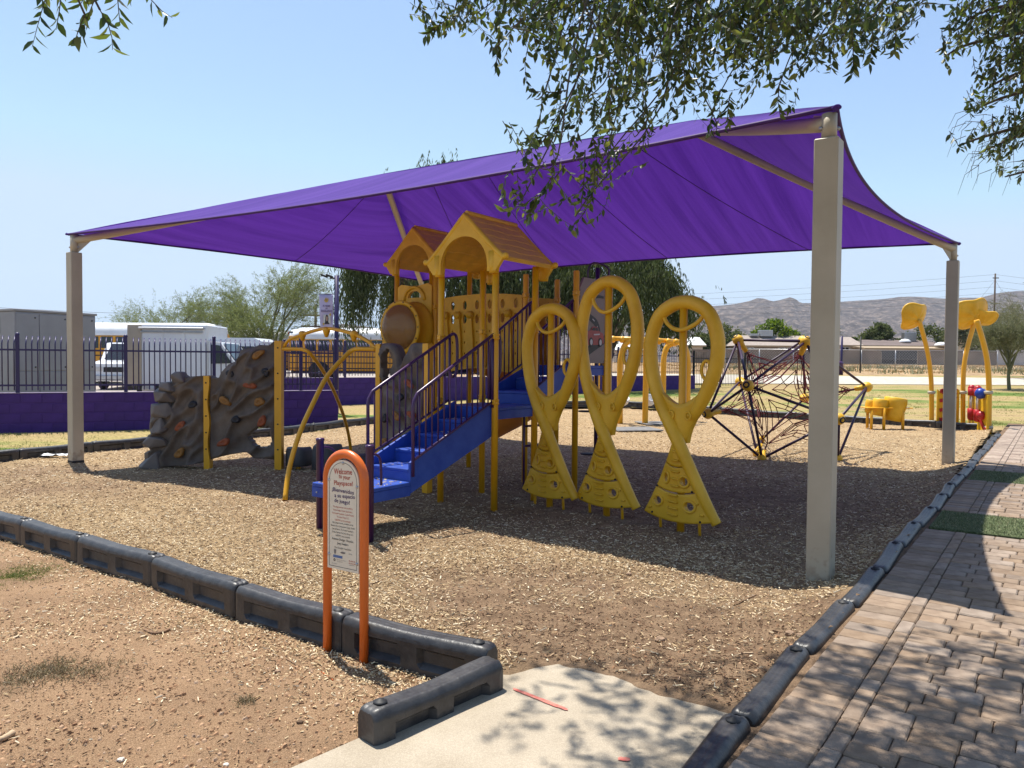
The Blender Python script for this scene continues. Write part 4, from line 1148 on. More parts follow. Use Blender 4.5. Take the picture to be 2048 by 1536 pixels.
ML = FRAME[play.name]; NLOC = (ML.to_3x3() @ Vector((-1, 0, 0)))
for y, z, c, s in ((1.46, 1.32, 'o', 1), (1.60, 1.15, 'k', 2), (1.66, 0.92, 'y', 3), (1.86, 0.88, 'k', 4), (1.88, 0.58, 'y', 5), (1.66, 0.62, 'o', 6), (1.45, 0.52, 'y', 7), (1.74, 0.40, 'k', 8), (1.42, 0.95, 'o', 9)):
    hold(ML @ Vector((RPX - 0.07, y, z)), NLOC, c, s, rp_, 0.06)
for y, sd_ in ((ry0 - 0.045, 1), (ry1 + 0.045, -1)):
    b = edge_post((RPX, y, -0.05), (RPX, y, 1.80), 0.075, 0.09, play, sd_, Vector((0, 1, 0)), Vector((1, 0, 0))); P_(b, 'edge_post', M_YELPOST)

# ================================================================== FRONT ROCK WALL
WY = 11.05
rock = thing('rock_climbing_wall', 'dark grey moulded rock climbing wall with coloured holds and yellow edge posts', 'climbing wall', D(415, 936, WY) * Vector((1, 1, 0)) if False else Vector((D(415, 936, WY).x, WY, 0)))
def Z4(x, y): return (260 + 0.2604 * x, 620 + 0.2604 * y)
nrmF = Vector((0, -1, 0))
def wallpt(px, py, dy=0.0):
    p = D(px, py, WY); p.y = WY + dy; return p
tx = [Z4(*q) for q in [(618, 503), (640, 520), (690, 520), (705, 480), (760, 420), (835, 385), (850, 310), (900, 296), (945, 290), (1000, 268), (1075, 272), (1100, 245), (1140, 240)]]
bx = [Z4(*q) for q in [(618, 1150), (700, 1125), (790, 1105), (840, 1098), (870, 1092), (905, 1092), (960, 1138), (1050, 1140), (1140, 1152)]]
nu, nv = 44, 62; P = []
for i in range(nu + 1):
    px = tx[0][0] + (tx[-1][0] - tx[0][0]) * i / nu
    t = np.interp(px, [q[0] for q in tx], [q[1] for q in tx]); bo = np.interp(px, [q[0] for q in bx], [q[1] for q in bx]); row = []
    for j in range(nv + 1):
        py = bo + (t - bo) * j / nv
        e = min(1, min(i, nu - i, 2 * j, nv - j) / 3.0)
        w = wallpt(px, py); w.y -= 0.03 + rock_disp(w.x, w.z, 1.7) * e * 1.25
        row.append(w)
    P.append(row)
hp = [Z4(*q) for q in [(900, 965), (935, 925), (985, 892), (1030, 902), (1085, 893), (1098, 960), (1080, 1048), (1000, 1052), (945, 1028)]]
HPN = [(wallpt(*q).x, wallpt(*q).z) for q in hp]
def in_hp(i, j):
    c = (P[i][j] + P[i + 1][j + 1]) / 2
    return bool(inpoly(np.array([[c.x, c.z]]), HPN)[0])
b = MB(); closed_sheet(b, P, (0, 0.16, 0), in_hp)
pan2 = b.obj('rock_panel', M_ROCK, rock)
lz = [(488, 372), (505, 350), (540, 335), (570, 290), (600, 240), (640, 222), (690, 220), (705, 232), (735, 205), (790, 190), (815, 165), (900, 162), (950, 178), (958, 150), (1000, 140), (1040, 150), (1075, 170), (1090, 120), (1200, 120), (1232, 170)]
nu, nv = 30, 60; P = []
for j in range(nv + 1):
    zy = 488 + (1232 - 488) * j / nv; xl = np.interp(zy, [q[0] for q in lz], [q[1] for q in lz]); row = []
    for i in range(nu + 1):
        zx = xl + (585 - xl) * i / nu
        lim = np.interp(zx, [150, 300, 585], [1232, 1202, 1168]); top = np.interp(zx, [340, 390, 440, 480, 585], [520, 488, 520, 510, 503])
        yy = min(max(zy, top), lim)
        e = min(1, min(i + 0.4, nu - i, 2 * j, nv - j) / 3.0)
        w = wallpt(*Z4(zx, yy)); w.y -= 0.03 + rock_disp(w.x, w.z, 8.1) * e * 1.4
        row.append(w)
    P.append(row)
b = MB(); closed_sheet(b, P, (0, 0.18, 0)); pan1 = b.obj('rock_panel', M_ROCK, rock)
M_BOULD = mat('taupe_boulder_plastic', (0.155, 0.135, 0.120), 0.55, 0.14, 5, 0.2, 60, 0.4)
gr = random.Random(5)
for zx, zy, sx, sz in [(392, 530, 100, 105), (310, 600, 120, 100), (290, 650, 150, 120), (270, 765, 165, 115), (232, 875, 150, 150), (215, 1005, 175, 105), (190, 1150, 195, 150)]:
    c = wallpt(*Z4(zx, zy)); k = 0.2604 * WY / F_PX
    bm = bmesh.new()
    for q in range(17):
        v = Vector((gr.gauss(0, 1), gr.gauss(0, 1), gr.gauss(0, 1))).normalized()
        v = Vector((math.copysign(abs(v.x) ** 0.55, v.x), math.copysign(abs(v.y) ** 0.55, v.y), math.copysign(abs(v.z) ** 0.55, v.z)))
        bm.verts.new(c + Vector((v.x * sx * k * 0.56, v.y * 0.17 - 0.04, v.z * sz * k * 0.56)))
    res = bmesh.ops.convex_hull(bm, input=bm.verts)
    bmesh.ops.delete(bm, geom=[g_ for g_ in res['geom_interior'] if isinstance(g_, bmesh.types.BMVert)], context='VERTS')
    bmesh.ops.dissolve_limit(bm, angle_limit=R(9), verts=bm.verts, edges=bm.edges)
    bmesh.ops.bevel(bm, geom=list(bm.edges), offset=0.010, segments=1, affect='EDGES')
    bm.verts.index_update(); b = MB(); b.add([v.co.copy() for v in bm.verts], [tuple(v.index for v in f.verts) for f in bm.faces]); bm.free()
    b.obj('boulder', M_BOULD, rock)
b = MB(); p = wallpt(305, 930); b.tube([Vector((p.x, WY, -0.05)), Vector((p.x, WY, 0.14))], 0.03, 10); b.obj('foot', M_STEEL, rock)
for zx, zy, c, pr in [(788, 488, 'k', 2), (1000, 342, 'y', 2), (1058, 478, 'k', 2), (938, 576, 'o', 2), (748, 696, 'y', 2), (1010, 704, 'y', 2), (830, 838, 'k', 2), (1030, 852, 'o', 2), (738, 1012, 'o', 2), (503, 724, 'k', 1), (408, 890, 'o', 1), (402, 1092, 'y', 1)]:
    hold(wallpt(*Z4(zx, zy), dy=-0.085), nrmF, c, zx, pan2 if pr == 2 else pan1, 0.075)
for x0, x1, zt in ((600, 600, 505), (1148, 1148, 238)):
    pt, pb_ = wallpt(*Z4(x0, zt)), wallpt(*Z4(x0, 1215))
    b = edge_post(Vector((pt.x, WY - 0.02, -0.06)), Vector((pt.x, WY - 0.02, pt.z)), 0.07 if zt > 400 else 0.10, 0.13, rock, -1 if zt < 400 else 1, Vector((1, 0, 0)), Vector((0, 1, 0)))
    ep = b.obj('edge_post', M_YELPOST, rock)
    for k in range(5):
        b = MB(); b.lathe([(0.012, 0), (0.010, 0.008), (0, 0.01)], Vector((pt.x, WY - 0.087, 0.3 + (pt.z - 0.4) * k / 4)), 8, rot=Matrix.Rotation(R(90), 3, 'X')); b.obj('bolt', M_DARK, ep)

# ================================================================== ARCH CLIMBER
arch_t = thing('arch_climber', 'yellow pipe arch with two crossing bent legs between the rock walls', 'arch climber', G(650, 960))
def PY(pts): return [D(x, y, Y) for x, y, Y in pts]
b = MB(); b.tube(smooth_path(PY([(568, 694, 11.0), (578, 680, 10.9), (605, 669, 10.7), (630, 661, 10.5), (655, 657, 10.3), (682, 661, 10.1), (710, 669, 9.95), (735, 682, 9.8), (752, 697, 9.7)]), 4), 0.024, 10)
tp = b.obj('top_arch', M_YELPOST, arch_t)
for x, y, Y in ((605, 668, 10.7), (653, 660, 10.3), (708, 668, 9.95)):
    b = MB(); b.lathe([(0.0, -0.10), (0.022, -0.095), (0.050, -0.02), (0.055, 0.02), (0.036, 0.04), (0.0, 0.045)], D(x, y, Y), 12); b.obj('knob', M_YELPOST, tp)
b = MB(); b.tube(smooth_path([D(566, 698, 10.95), D(590, 698, 10.85), D(610, 700, 10.75), D(625, 712, 10.8), D(650, 748, 11.2), D(672, 792, 11.8), D(690, 840, 12.5), D(699, 880, 13.0), G(702, 906)], 4), 0.027, 10); b.obj('bent_leg', M_YELPOST, arch_t)
b = MB(); b.tube(smooth_path([D(752, 699, 9.7), D(722, 698, 9.75), D(706, 700, 9.8), D(692, 711, 9.75), D(655, 752, 9.5), D(627, 805, 9.2), D(598, 870, 8.95), D(578, 940, 8.8), G(570, 1001)], 4), 0.030, 10); b.obj('bent_leg', M_YELPOST, arch_t)
# stepping stumps under the arch
M_STUMP = mat('grey_stump_plastic', (0.075, 0.072, 0.072), 0.6, 0.25, 8, 0.5, 30, 0.3, stretch=(1, 1, 0.2))
for px, pt, pb_, Y, w, lab in ((597, 895, 931, 11.15, 0.19, 'grey stepping stump under the arch, nearest the rock wall'), (655, 889, 938, 10.9, 0.215, 'grey stepping stump behind the orange sign, middle one under the arch'), (716, 908, 940, 10.7, 0.17, 'small grey stepping stump under the arch nearest the stairs')):
    c = D(px, pb_, Y); t = D(px, pt, Y)
    st = thing('stepping_stump', lab, 'stepping stump', (c.x, Y, 0), 0, 'stepping stumps under the arch')
    b = MB(); vs = []; hh = t.z - c.z
    for r, h in ((0.86, 0), (1.0, 0.06), (0.98, 0.5), (0.97, 0.85), (0.90, 0.98), (0.0, 1.0)):
        for k in range(24):
            a = 2 * math.pi * k / 24; q = w * r * (1 + 0.05 * math.sin(5 * a + px) + 0.03 * math.sin(11 * a)); vs.append(Vector((c.x + q * math.cos(a), Y + q * math.sin(a), c.z + hh * h + (0.008 * math.sin(3 * a) if 0 < h < 0.99 else 0))))
    b.add(vs, [(i * 24 + k, i * 24 + (k + 1) % 24, (i + 1) * 24 + (k + 1) % 24, (i + 1) * 24 + k) for i in range(5) for k in range(24)] + [tuple(range(24))[::-1]], True)
    b.obj('stump_top', M_STUMP, st)
    b = MB(); b.tube([(c.x, Y, -0.05), (c.x, Y, c.z + 0.02)], 0.035, 12); b.obj('leg', M_YELPOST, st)

# ================================================================== LOOP CLIMBERS
WV = Vector((0.68, -0.735, 0)).normalized(); RZW = math.atan2(WV.y, WV.x)
def loop_climber(px, py, zs, label):
    o = thing('loop_climber', label, 'loop climber', G(px, py), RZW, 'twisted yellow loop climbers')
    def add(b, n, m=M_YEL, parent=None): return b.obj(n, m, parent or o, local=True)
    Zf = lambda z: 0.95 + (z - 0.95) * zs if z > 0.95 else z
    path_ = smooth_path([(-0.05, 0.035, 0.80), (0.02, 0.05, 1.00), (0.16, 0.02, 1.17), (0.29, 0.0, 1.38), (0.365, 0, 1.60), (0.365, 0, 1.82), (0.28, 0, 2.02), (0.14, 0, 2.115), (0.0, 0, 2.14), (-0.14, 0, 2.115), (-0.28, 0, 2.02), (-0.365, 0, 1.82), (-0.37, 0, 1.62), (-0.31, -0.01, 1.38), (-0.205, -0.03, 1.17), (-0.09, -0.05, 1.0), (0.02, -0.06, 0.82), (0.13, -0.055, 0.62), (0.235, -0.04, 0.42), (0.33, -0.02, 0.24), (0.39, 0.0, 0.13)], 5)
    path_ = [Vector((p.x, p.y, Zf(p.z))) for p in path_]
    rs = [0.066] * len(path_); n = len(rs)
    for i in range(n):
        if i < 14: rs[i] = 0.045 + 0.021 * i / 14
        if i > n - 26: rs[i] = 0.066 - 0.020 * (i - n + 26) / 26
    b = MB(); b.tube(path_, rs, 14); lp = add(b, 'loop')
    # web where the two sides meet
    rows = []
    for i in range(13):
        u = -1 + 2 * i / 12; row = []
        for j in range(9):
            v = j / 8; zt = 1.20 + 0.16 * u * u * (1 if u < 0 else 1.25); z = 0.84 + (zt - 0.84) * v
            half = np.interp(z, [0.84, 0.95, 1.17, 1.38], [0.05, 0.07, 0.19, 0.30])
            row.append(Vector((u * half, -0.035 - 0.02 * (1 - u * u) + 0.045 * max(0, u), Zf(z))))
        rows.append(row)
    b = MB(); closed_sheet(b, rows, (0, 0.055, 0)); w = add(b, 'web')
    for u, z in ((-0.085, 1.10), (0.085, 1.10)):
        b = MB(); b.tube([(u + 0.030 * math.cos(a), -0.062 + 0.03 * (u > 0), Zf(z) + 0.036 * math.sin(a)) for a in [2 * math.pi * k / 14 for k in range(14)]], 0.010, 6, closed=True); add(b, 'hole_rim', M_YEL, w)
        b = MB(); b.lathe([(0.026, -0.004), (0.026, 0.004)], (u, -0.060 + 0.03 * (u > 0), Zf(z)), 12, rot=Matrix.Rotation(R(90), 3, 'X')); add(b, 'socket', M_YELROUGH, w)
    # flared skirt in three moulded segments with raised rims round the openings
    def uL(z): return np.interp(z, [0.10, 0.30, 0.50, 0.70, 0.93], [-0.42, -0.305, -0.205, -0.125, -0.045])
    def uR(z): return np.interp(z, [0.10, 0.24, 0.42, 0.62, 0.82, 0.93], [0.41, 0.345, 0.25, 0.145, 0.035, -0.01])
    def front(u, z):
        m_ = (uL(z) + uR(z)) / 2; h = max(0.02, (uR(z) - uL(z)) / 2); k = (u - m_) / h
        return -0.050 - 0.035 * (1 - k * k)
    for s, (z0, z1, hs) in enumerate([(0.12, 0.385, [(-0.215, 0.28, 0.055, 0.042), (0.145, 0.265, 0.055, 0.045)]), (0.392, 0.625, [(-0.115, 0.51, 0.026, 0.045), (0.085, 0.49, 0.045, 0.045)]), (0.632, 0.90, [])]):
        rows = []; nu, nv = 34, 14
        for i in range(nu + 1):
            row = []
            for j in range(nv + 1):
                tz = j / nv; u01 = i / nu
                wav = 0.030 * (abs(2 * u01 - 1) ** 2) - (0.02 if s == 0 else 0.012) * math.sin(u01 * 3.14)
                z = z0 + (z1 - z0) * tz + wav * ((1 - tz) if s == 0 else (1 if s < 2 else (1 - tz)))
                if s == 0: z += wav * tz
                u = uL(z) + (uR(z) - uL(z)) * u01
                row.append(Vector((u, front(u, z), z)))
            rows.append(row)
        for hx_, hz_, rx, rz_ in hs:      # pull the nearest grid points onto the rim
            for row in rows:
                for p in row:
                    d = math.hypot((p.x - hx_) / rx, (p.z - hz_) / rz_)
                    if 0.72 < d < 1.3:
                        p.x = hx_ + (p.x - hx_) / d; p.z = hz_ + (p.z - hz_) / d; p.y = front(p.x, p.z)
        def drop(i, j, rows=rows, hs=hs):
            c = (rows[i][j] + rows[i + 1][j + 1] + rows[i + 1][j] + rows[i][j + 1]) / 4
            return any(((c.x - h[0]) / h[2]) ** 2 + ((c.z - h[1]) / h[3]) ** 2 < 0.85 for h in hs)
        b = MB(); closed_sheet(b, rows, (0, 0.05, 0), drop); sk = add(b, 'skirt_segment')
        for hx_, hz_, rx, rz_ in hs:
            b = MB(); pts = [(hx_ + (rx + .006) * math.cos(a), hz_ + (rz_ + .006) * math.sin(a)) for a in [2 * math.pi * k / 20 for k in range(20)]]
            b.tube([(x, front(x, z) - 0.002, z) for x, z in pts], 0.014, 8, closed=True); add(b, 'hole_rim', M_YEL, sk)
        m_ = -0.035 if s == 0 else -0.012
        for k in range(3 if s else 4):
            z = z0 + 0.05 + (z1 - z0 - 0.07) * k / (2.4 if s else 3.2); hw = (0.055, 0.045, 0.035)[s]
            b = MB(); b.tube([(m_ - hw, front(m_ - hw, z) + 0.004, z), (m_ - hw * .8, front(m_, z) - 0.008, z), (m_ + hw * .8, front(m_, z) - 0.008, z - 0.004), (m_ + hw, front(m_ + hw, z) + 0.004, z - 0.004)], 0.011, 8); add(b, 'rib', M_YEL, sk)
        if s == 0:
            for sx in (-1, 1):
                for zz in (0.20, 0.30):
                    x = -0.03 + sx * (0.285 if zz < 0.25 else 0.23) + (0.02 if sx > 0 else 0)
                    b = MB(); b.tube([(x - 0.02, front(x, zz) - 0.004, zz), (x + 0.02, front(x, zz) - 0.004, zz)], 0.010, 6); add(b, 'rib', M_YEL, sk)
    for x, z in ((-0.235, 0.415), (0.17, 0.405), (-0.28, 0.155), (0.26, 0.14)):
        b = MB(); b.lathe([(0.011, 0), (0.009, 0.008), (0, 0.01)], (x, front(x, z) - 0.002, z), 8, rot=Matrix.Rotation(R(90), 3, 'X')); add(b, 'bolt', M_DARK)
    b = MB(); b.tube([(0, 0.0, -0.06), (0, 0.0, Zf(2.12))], 0.037, 16); add(b, 'pole', M_YELPOST)
    for x in (-0.225, 0.215):
        b = MB(); b.tube([(x, 0.0, -0.05), (x, -0.02, 0.19)], 0.015, 8); add(b, 'leg', M_YELPOST)
    b = MB(); b.tube(smooth_path([(-0.235, 0, Zf(2.03)), (-0.17, -0.02, Zf(1.95)), (-0.08, -0.045, Zf(1.90)), (0, -0.05, Zf(1.885)), (0.08, -0.045, Zf(1.90)), (0.17, -0.02, Zf(1.95)), (0.235, 0, Zf(2.03))], 4), 0.020, 10); add(b, 'hand_bar')
    b = MB(); b.tube([(0.275 + 0.05 * math.cos(a), -0.03, Zf(1.52) + 0.085 * math.sin(a)) for a in [2 * math.pi * k / 20 for k in range(20)]], 0.016, 8, closed=True); add(b, 'ring_handle')
    return o
loop_climber(1099, 1012, 1.03, 'yellow loop climber nearest the tower, farthest of three')
loop_climber(1213, 1031, 1.24, 'tallest yellow loop climber, middle of the row of three')
loop_climber(1361, 1063, 1.02, 'yellow loop climber at the near end, farthest from the tower')

# chips kicked up onto the stairs and the transfer platform
gl = np.random.default_rng(44); Vl = []; Fl = []
for k in range(150):
    s = gl.integers(0, 6)
    if s < 3: x, y, z = gl.uniform(PLX0 + .03, PLX1), gl.uniform(.05, .68), .462
    else:
        kk = gl.integers(1, 5); dd = -PLX1 / 4; x = PLX1 + dd * (kk - 1) + gl.uniform(.06, dd - .01); y = gl.uniform(.08, .50); z = .45 + (D1 - .45) / 5 * kk + .002
    a_ = gl.uniform(0, 6.28); L_2 = gl.uniform(.006, .018); w_ = gl.uniform(.002, .004); u_ = np.array([math.cos(a_), math.sin(a_), 0]); s_ = np.array([-math.sin(a_), math.cos(a_), 0]); c_ = np.array([x, y, z])
    n_ = len(Vl); Vl += [c_ - u_ * L_2 - s_ * w_, c_ - u_ * L_2 * .9 + [0, 0, .004], c_ - u_ * L_2 + s_ * w_, c_ + u_ * L_2 - s_ * w_, c_ + u_ * L_2 * .9 + [0, 0, .004], c_ + u_ * L_2 + s_ * w_]; Fl += [(n_, n_ + 3, n_ + 4, n_ + 1), (n_ + 1, n_ + 4, n_ + 5, n_ + 2)]
Mp = np.array(FRAME[play.name]); Vl = np.array(Vl) @ Mp[:3, :3].T + Mp[:3, 3]
o = np_obj('step_litter', Vl, np.array(Fl), M_CHIP); o['kind'] = 'stuff'
# ================================================================== SIGN
SL, SR = G(655, 1301), G(728, 1323)
sv = (SR - SL); SEP = sv.length; sv.normalize(); RZS = math.atan2(sv.y, sv.x)
sign = thing('welcome_sign', 'orange arched welcome sign with cream lettered panel on two posts', 'sign', (SL + SR) / 2, RZS)
hw = SEP / 2; zs = 1.095 - hw
pts = [(-hw, 0, -0.06), (-hw, 0, 0.4), (-hw, 0, zs)] + [(-hw * math.cos(a), 0, zs + hw * math.sin(a)) for a in [math.pi * k / 20 for k in range(1, 20)]] + [(hw, 0, zs), (hw, 0, 0.4), (hw, 0, -0.06)]
b = MB(); b.tube(pts, 0.0245, 18); b.obj('frame', M_ORANGE, sign, local=True)
M_CREAM = mat('cream_sign_panel', (0.72, 0.655, 0.51), 0.4, 0.04, 5)
PW = 0.232; ph = PW / 2; pz0, pz1 = 0.470, 1.064
def pan(w, z0, z1, n=20):
    h = w / 2; zc = z1 - h
    return [(-h, z0), (h, z0)] + [(h * math.cos(a), zc + h * math.sin(a)) for a in [math.pi * k / n for k in range(n + 1)]]
FY = -0.020
def sfr(u, v, w): return Vector((u, FY - w, v))
b = MB(); b.prism(pan(PW, pz0, pz1), 0.010, frame=lambda u, v, w: Vector((u, FY + w, v))); panel_o = b.obj('sign_panel', M_CREAM, sign, local=True)
M_INK, M_INKR, M_INKP, M_INKB, M_INKG = [mat(n, c, 0.5, 0.05, 20) for n, c in (('black_print', (0.02, 0.018, 0.025)), ('red_print', (0.42, 0.055, 0.03)), ('purple_print', (0.045, 0.015, 0.10)), ('blue_print', (0.09, 0.16, 0.34)), ('grey_print', (0.16, 0.15, 0.14)))]
# border line
o1, o2 = pan(PW - 0.026, pz0 + 0.014, pz1 - 0.013), pan(PW - 0.031, pz0 + 0.0165, pz1 - 0.0155)
b = MB(); n = len(o1); b.add([sfr(u, v, 0.0008) for u, v in o1] + [sfr(u, v, 0.0008) for u, v in o2], [(i, (i + 1) % n, n + (i + 1) % n, n + i) for i in range(n)]); b.obj('border_print', M_INK, panel_o, local=True)
def line(body, z, wf, h, m, u=0.0, rot=0.0, bold=0.0):
    me = text_mesh(body, 1.0, m, extrude=0.0, bold=bold)
    co = np.array([v.co for v in me.vertices]); lo, hi = co.min(0), co.max(0)
    s = wf * PW / (hi[0] - lo[0]); k = h / (hi[1] - lo[1])
    for v in me.vertices:
        x, y = (v.co.x - (lo[0] + hi[0]) / 2) * s, (v.co.y - (lo[1] + hi[1]) / 2) * k
        x, y = x * math.cos(rot) - y * math.sin(rot), x * math.sin(rot) + y * math.cos(rot)
        v.co = sfr(u + x, z + y, 0.0012)
    o = bpy.data.objects.new('lettering', me); COL.objects.link(o); o.parent = panel_o; return o
ZP = lambda py: 1.6 - (py - 719.7) / 1530 * 4.12
line('Welcome', ZP(941.5), .58, 0.031, M_INKR, 0, .05, .012); line('to your', ZP(954), .37, 0.027, M_INKR, .012, -.04, .012); line('Playspace!', ZP(966), .60, 0.033, M_INKR, .004, .04, .012)
line('\u00a1Bienvenidos', ZP(981), .70, 0.028, M_INKP, 0.0, -.03, .014); line('a su espacio', ZP(991.5), .66, 0.027, M_INKP, .014, .03, .014); line('de juego!', ZP(1002.5), .49, 0.029, M_INKP, -.006, -.03, .014)
for i, (t, w) in enumerate([('This playground was made possible by', .63), ('Arizona Dodge, Chrysler, Jeep Dealers,', .62), ('The Chrysler Foundation, Chrysler Financial,', .70), ('The Larson Group, L.L.C.', .39), ('KaBOOM! and this community.', .50)]):
    line(t, ZP(1014 + i * 6.6), w, 0.0125, M_INKR)
for i, (t, w) in enumerate([('Este parque recreo se realiz\u00f3 con los', .66), ('esfuerzos de los Concesionarios Dodge, Chrysler,', .78), ('Jeep de Arizona, The Chrysler Foundation,', .68), ('Chrysler Financial, The Larson Group, L.L.C.,', .70), ('KaBOOM! y esta comunidad.', .46)]):
    line(t, ZP(1046 + i * 6.4), w, 0.0125, M_INK)
line('Arizona Dodge, Chrysler,', ZP(1079), .70, 0.0150, M_INK, 0, 0, .01); line('Jeep Dealers', ZP(1087), .36, 0.0150, M_INK, 0, 0, .01); line('The Chrysler Foundation', ZP(1096), .54, 0.0135, M_INK)
def print_(poly, m, lift=0.0011):
    b = MB(); b.add([sfr(u, v, lift) for u, v in poly], [tuple(range(len(poly)))]); return b.obj('logo_print', m, panel_o, local=True)
zl = ZP(1104)
print_([(-.064, zl - .010), (-.052, zl - .010), (-.050, zl + .010), (-.058, zl + .013), (-.066, zl + .010)], M_INKG); print_([(-.062, zl - .015), (-.054, zl - .015), (-.054, zl - .012), (-.062, zl - .012)], M_INKG)
print_([(-.020, zl), (-.004, zl + .006), (.022, zl + .003), (.012, zl - .005), (-.008, zl - .005)], M_INKG); line('Jeep', zl, .11, 0.008, M_INKG, .056)
zb = ZP(1113.5); print_([(-.072, zb - .007), (-.002, zb - .007), (-.002, zb + .007), (-.072, zb + .007)], M_INKB)
zc = ZP(1121); print_(ell(-.062, zc, .0075, .0075, 14), M_INK); print_(ell(-.062, zc, .003, .003, 10), M_CREAM, .0016); line('The Larson Group', zc + .004, .30, .006, M_INKG, -.012); line('Arizona', zc - .005, .18, .005, M_INKG, -.022)
for k in range(4):
    u = .050 + k * .0125
    print_([(u - .006, zc + .006), (u, zc + .014), (u + .006, zc + .006), (u, zc + .008)], M_INKR); print_([(u - .006, zc - .006), (u, zc + .002), (u + .006, zc - .006), (u, zc - .004)], M_INKR)
line('KaBOOM!', zc - .012, .16, .005, M_INKG, .068); line('10/2004', ZP(1128.5), .16, .004, M_INKG, -.062)
for u, v in ((0, pz1 - .016), (-ph + .012, ZP(961)), (ph - .012, ZP(969)), (-ph + .012, ZP(1111)), (ph - .012, ZP(1121))):
    b = MB(); b.lathe([(0.0085, 0), (0.0085, 0.002), (0.006, 0.005), (0, 0.006)], sfr(u, v, 0.0), 14, rot=Matrix.Rotation(R(90), 3, 'X')); b.obj('bolt', M_STEEL, sign, local=True)

# ================================================================== NET CLIMBER
M_ROPE = mat('dark_red_rope', (0.115, 0.020, 0.026), 0.85, 0.25, 30, 0.3, 120, 0.15)
M_NETTUBE = mat('dark_maroon_purple_tube', (0.030, 0.010, 0.036), .45, .1, 5, spec=.35)
net = thing('net_climber', 'purple tube and yellow ball climbing dome strung with dark red rope', 'net climber', G(1590, 920))
NODES = {k: D(*v) for k, v in dict(n1=(1476, 680, 13.6), n2=(1496, 771, 12.2), n2b=(1480, 763, 15.4), n3=(1416, 827, 13.0), n6=(1612, 683, 13.2), n6b=(1606, 681, 15.2), n7=(1734, 774, 14.2), n8=(1678, 838, 12.3)).items()}
NODES['n4'] = G(1524, 917, 0.03); NODES['n5'] = G(1514, 906, 0.05); NODES['n9'] = G(1676, 917, 0.03); NODES['n10'] = Vector((5.9, 15.4, 0.9))
NODES['n11'] = Vector((5.0, 15.3, 0.05))
CEN_N = sum(NODES.values(), Vector()) / len(NODES)
for e in ['n1 n3', 'n1 n2', 'n1 n2b', 'n1 n6', 'n1 n6b', 'n2 n3', 'n2b n3', 'n3 n4', 'n2 n4', 'n2b n5', 'n2 n6', 'n2b n6b', 'n2 n8', 'n4 n8', 'n5 n11', 'n6 n7', 'n6b n7', 'n7 n8', 'n7 n9', 'n8 n9', 'n7 n10', 'n6b n10', 'n10 n11', 'n8 n6']:
    p, q = (NODES[k] for k in e.split()); b = MB(); b.tube([p, q], 0.022, 10); b.obj('tube', M_NETTUBE, net)
for k, p in NODES.items():
    d = (CEN_N - p).normalized(); rot = d.to_track_quat('Z', 'Y').to_matrix(); r = 0.098
    if k in ('n4', 'n5', 'n9', 'n11'): r = 0.075
    b = MB(); b.lathe([(0, -r), (r * .6, -r * .82), (r * .95, -r * .3), (r, 0), (r * .9, r * .45), (r * .62, r * .9), (r * .5, r * 1.5), (r * .42, r * 2.6), (0, r * 2.6)], p, 16, rot=rot); nd = b.obj('ball_joint', M_YEL, net)
    if r > 0.08:
        b = MB(); b.lathe([(r * .58, -r * .86), (r * .5, -r * .93), (r * .2, -r * .9), (0, -r * .88)], p, 16, rot=rot); b.obj('plug', M_DARK, nd)
# rope web: on every triangle between joints, rings of rope tied to spokes that run to the middle
b = MB(); gr = random.Random(9)
inner = {k: p + (CEN_N - p) * 0.24 for k, p in NODES.items()}
TRI = ['n1 n3 n2', 'n1 n2 n6', 'n3 n2 n4', 'n2 n8 n4', 'n2 n6 n8', 'n6 n7 n8', 'n8 n7 n9', 'n4 n8 n9', 'n6b n7 n10', 'n2b n3 n5', 'n1 n2b n6b']
for tri in TRI:
    V3 = [inner[k] for k in tri.split()]; m_ = sum(V3, Vector()) / 3; m_ = m_ + (CEN_N - m_) * 0.22
    spk = []
    for i in range(3):
        spk += [V3[i], (V3[i] + V3[(i + 1) % 3]) / 2 + (CEN_N - (V3[i] + V3[(i + 1) % 3]) / 2) * 0.16]
    ring = []
    for t in (0.0, 0.42, 0.74):
        rg = [p.lerp(m_, t if i % 2 == 0 else t * .9 + .02) + Vector((gr.gauss(0, .012), gr.gauss(0, .012), -.015 * t)) for i, p in enumerate(spk)]
        ring.append(rg)
        for i in range(6): b.tube([rg[i], rg[(i + 1) % 6]], 0.0075, 5, cap=False)
    for i in range(6): b.tube([ring[0][i], ring[1][i], ring[2][i]] if i % 2 else [ring[1][i], ring[2][i]], 0.0072, 5, cap=False)
for k, p in inner.items(): b.tube([p, NODES[k].lerp(p, .45)], 0.011, 5, cap=False)
o = b.obj('rope_net', M_ROPE, net, fix=False); o['kind'] = 'stuff'
for k in list(NODES)[:8]:
    p = inner[k]; b = MB()
    d = (CEN_N - p).normalized(); a_ = d.cross(Vector((0, 0, 1))).normalized(); c_ = a_.cross(d)
    for j in range(3):
        b.tube([p + d * (j * .05 - .03) + (a_ * math.cos(t) + c_ * math.sin(t)) * (.035 + .02 * j) for t in [2 * math.pi * q / 8 for q in range(8)]], 0.007, 5, closed=True)
    b.obj('rope_knot', M_ROPE, net)

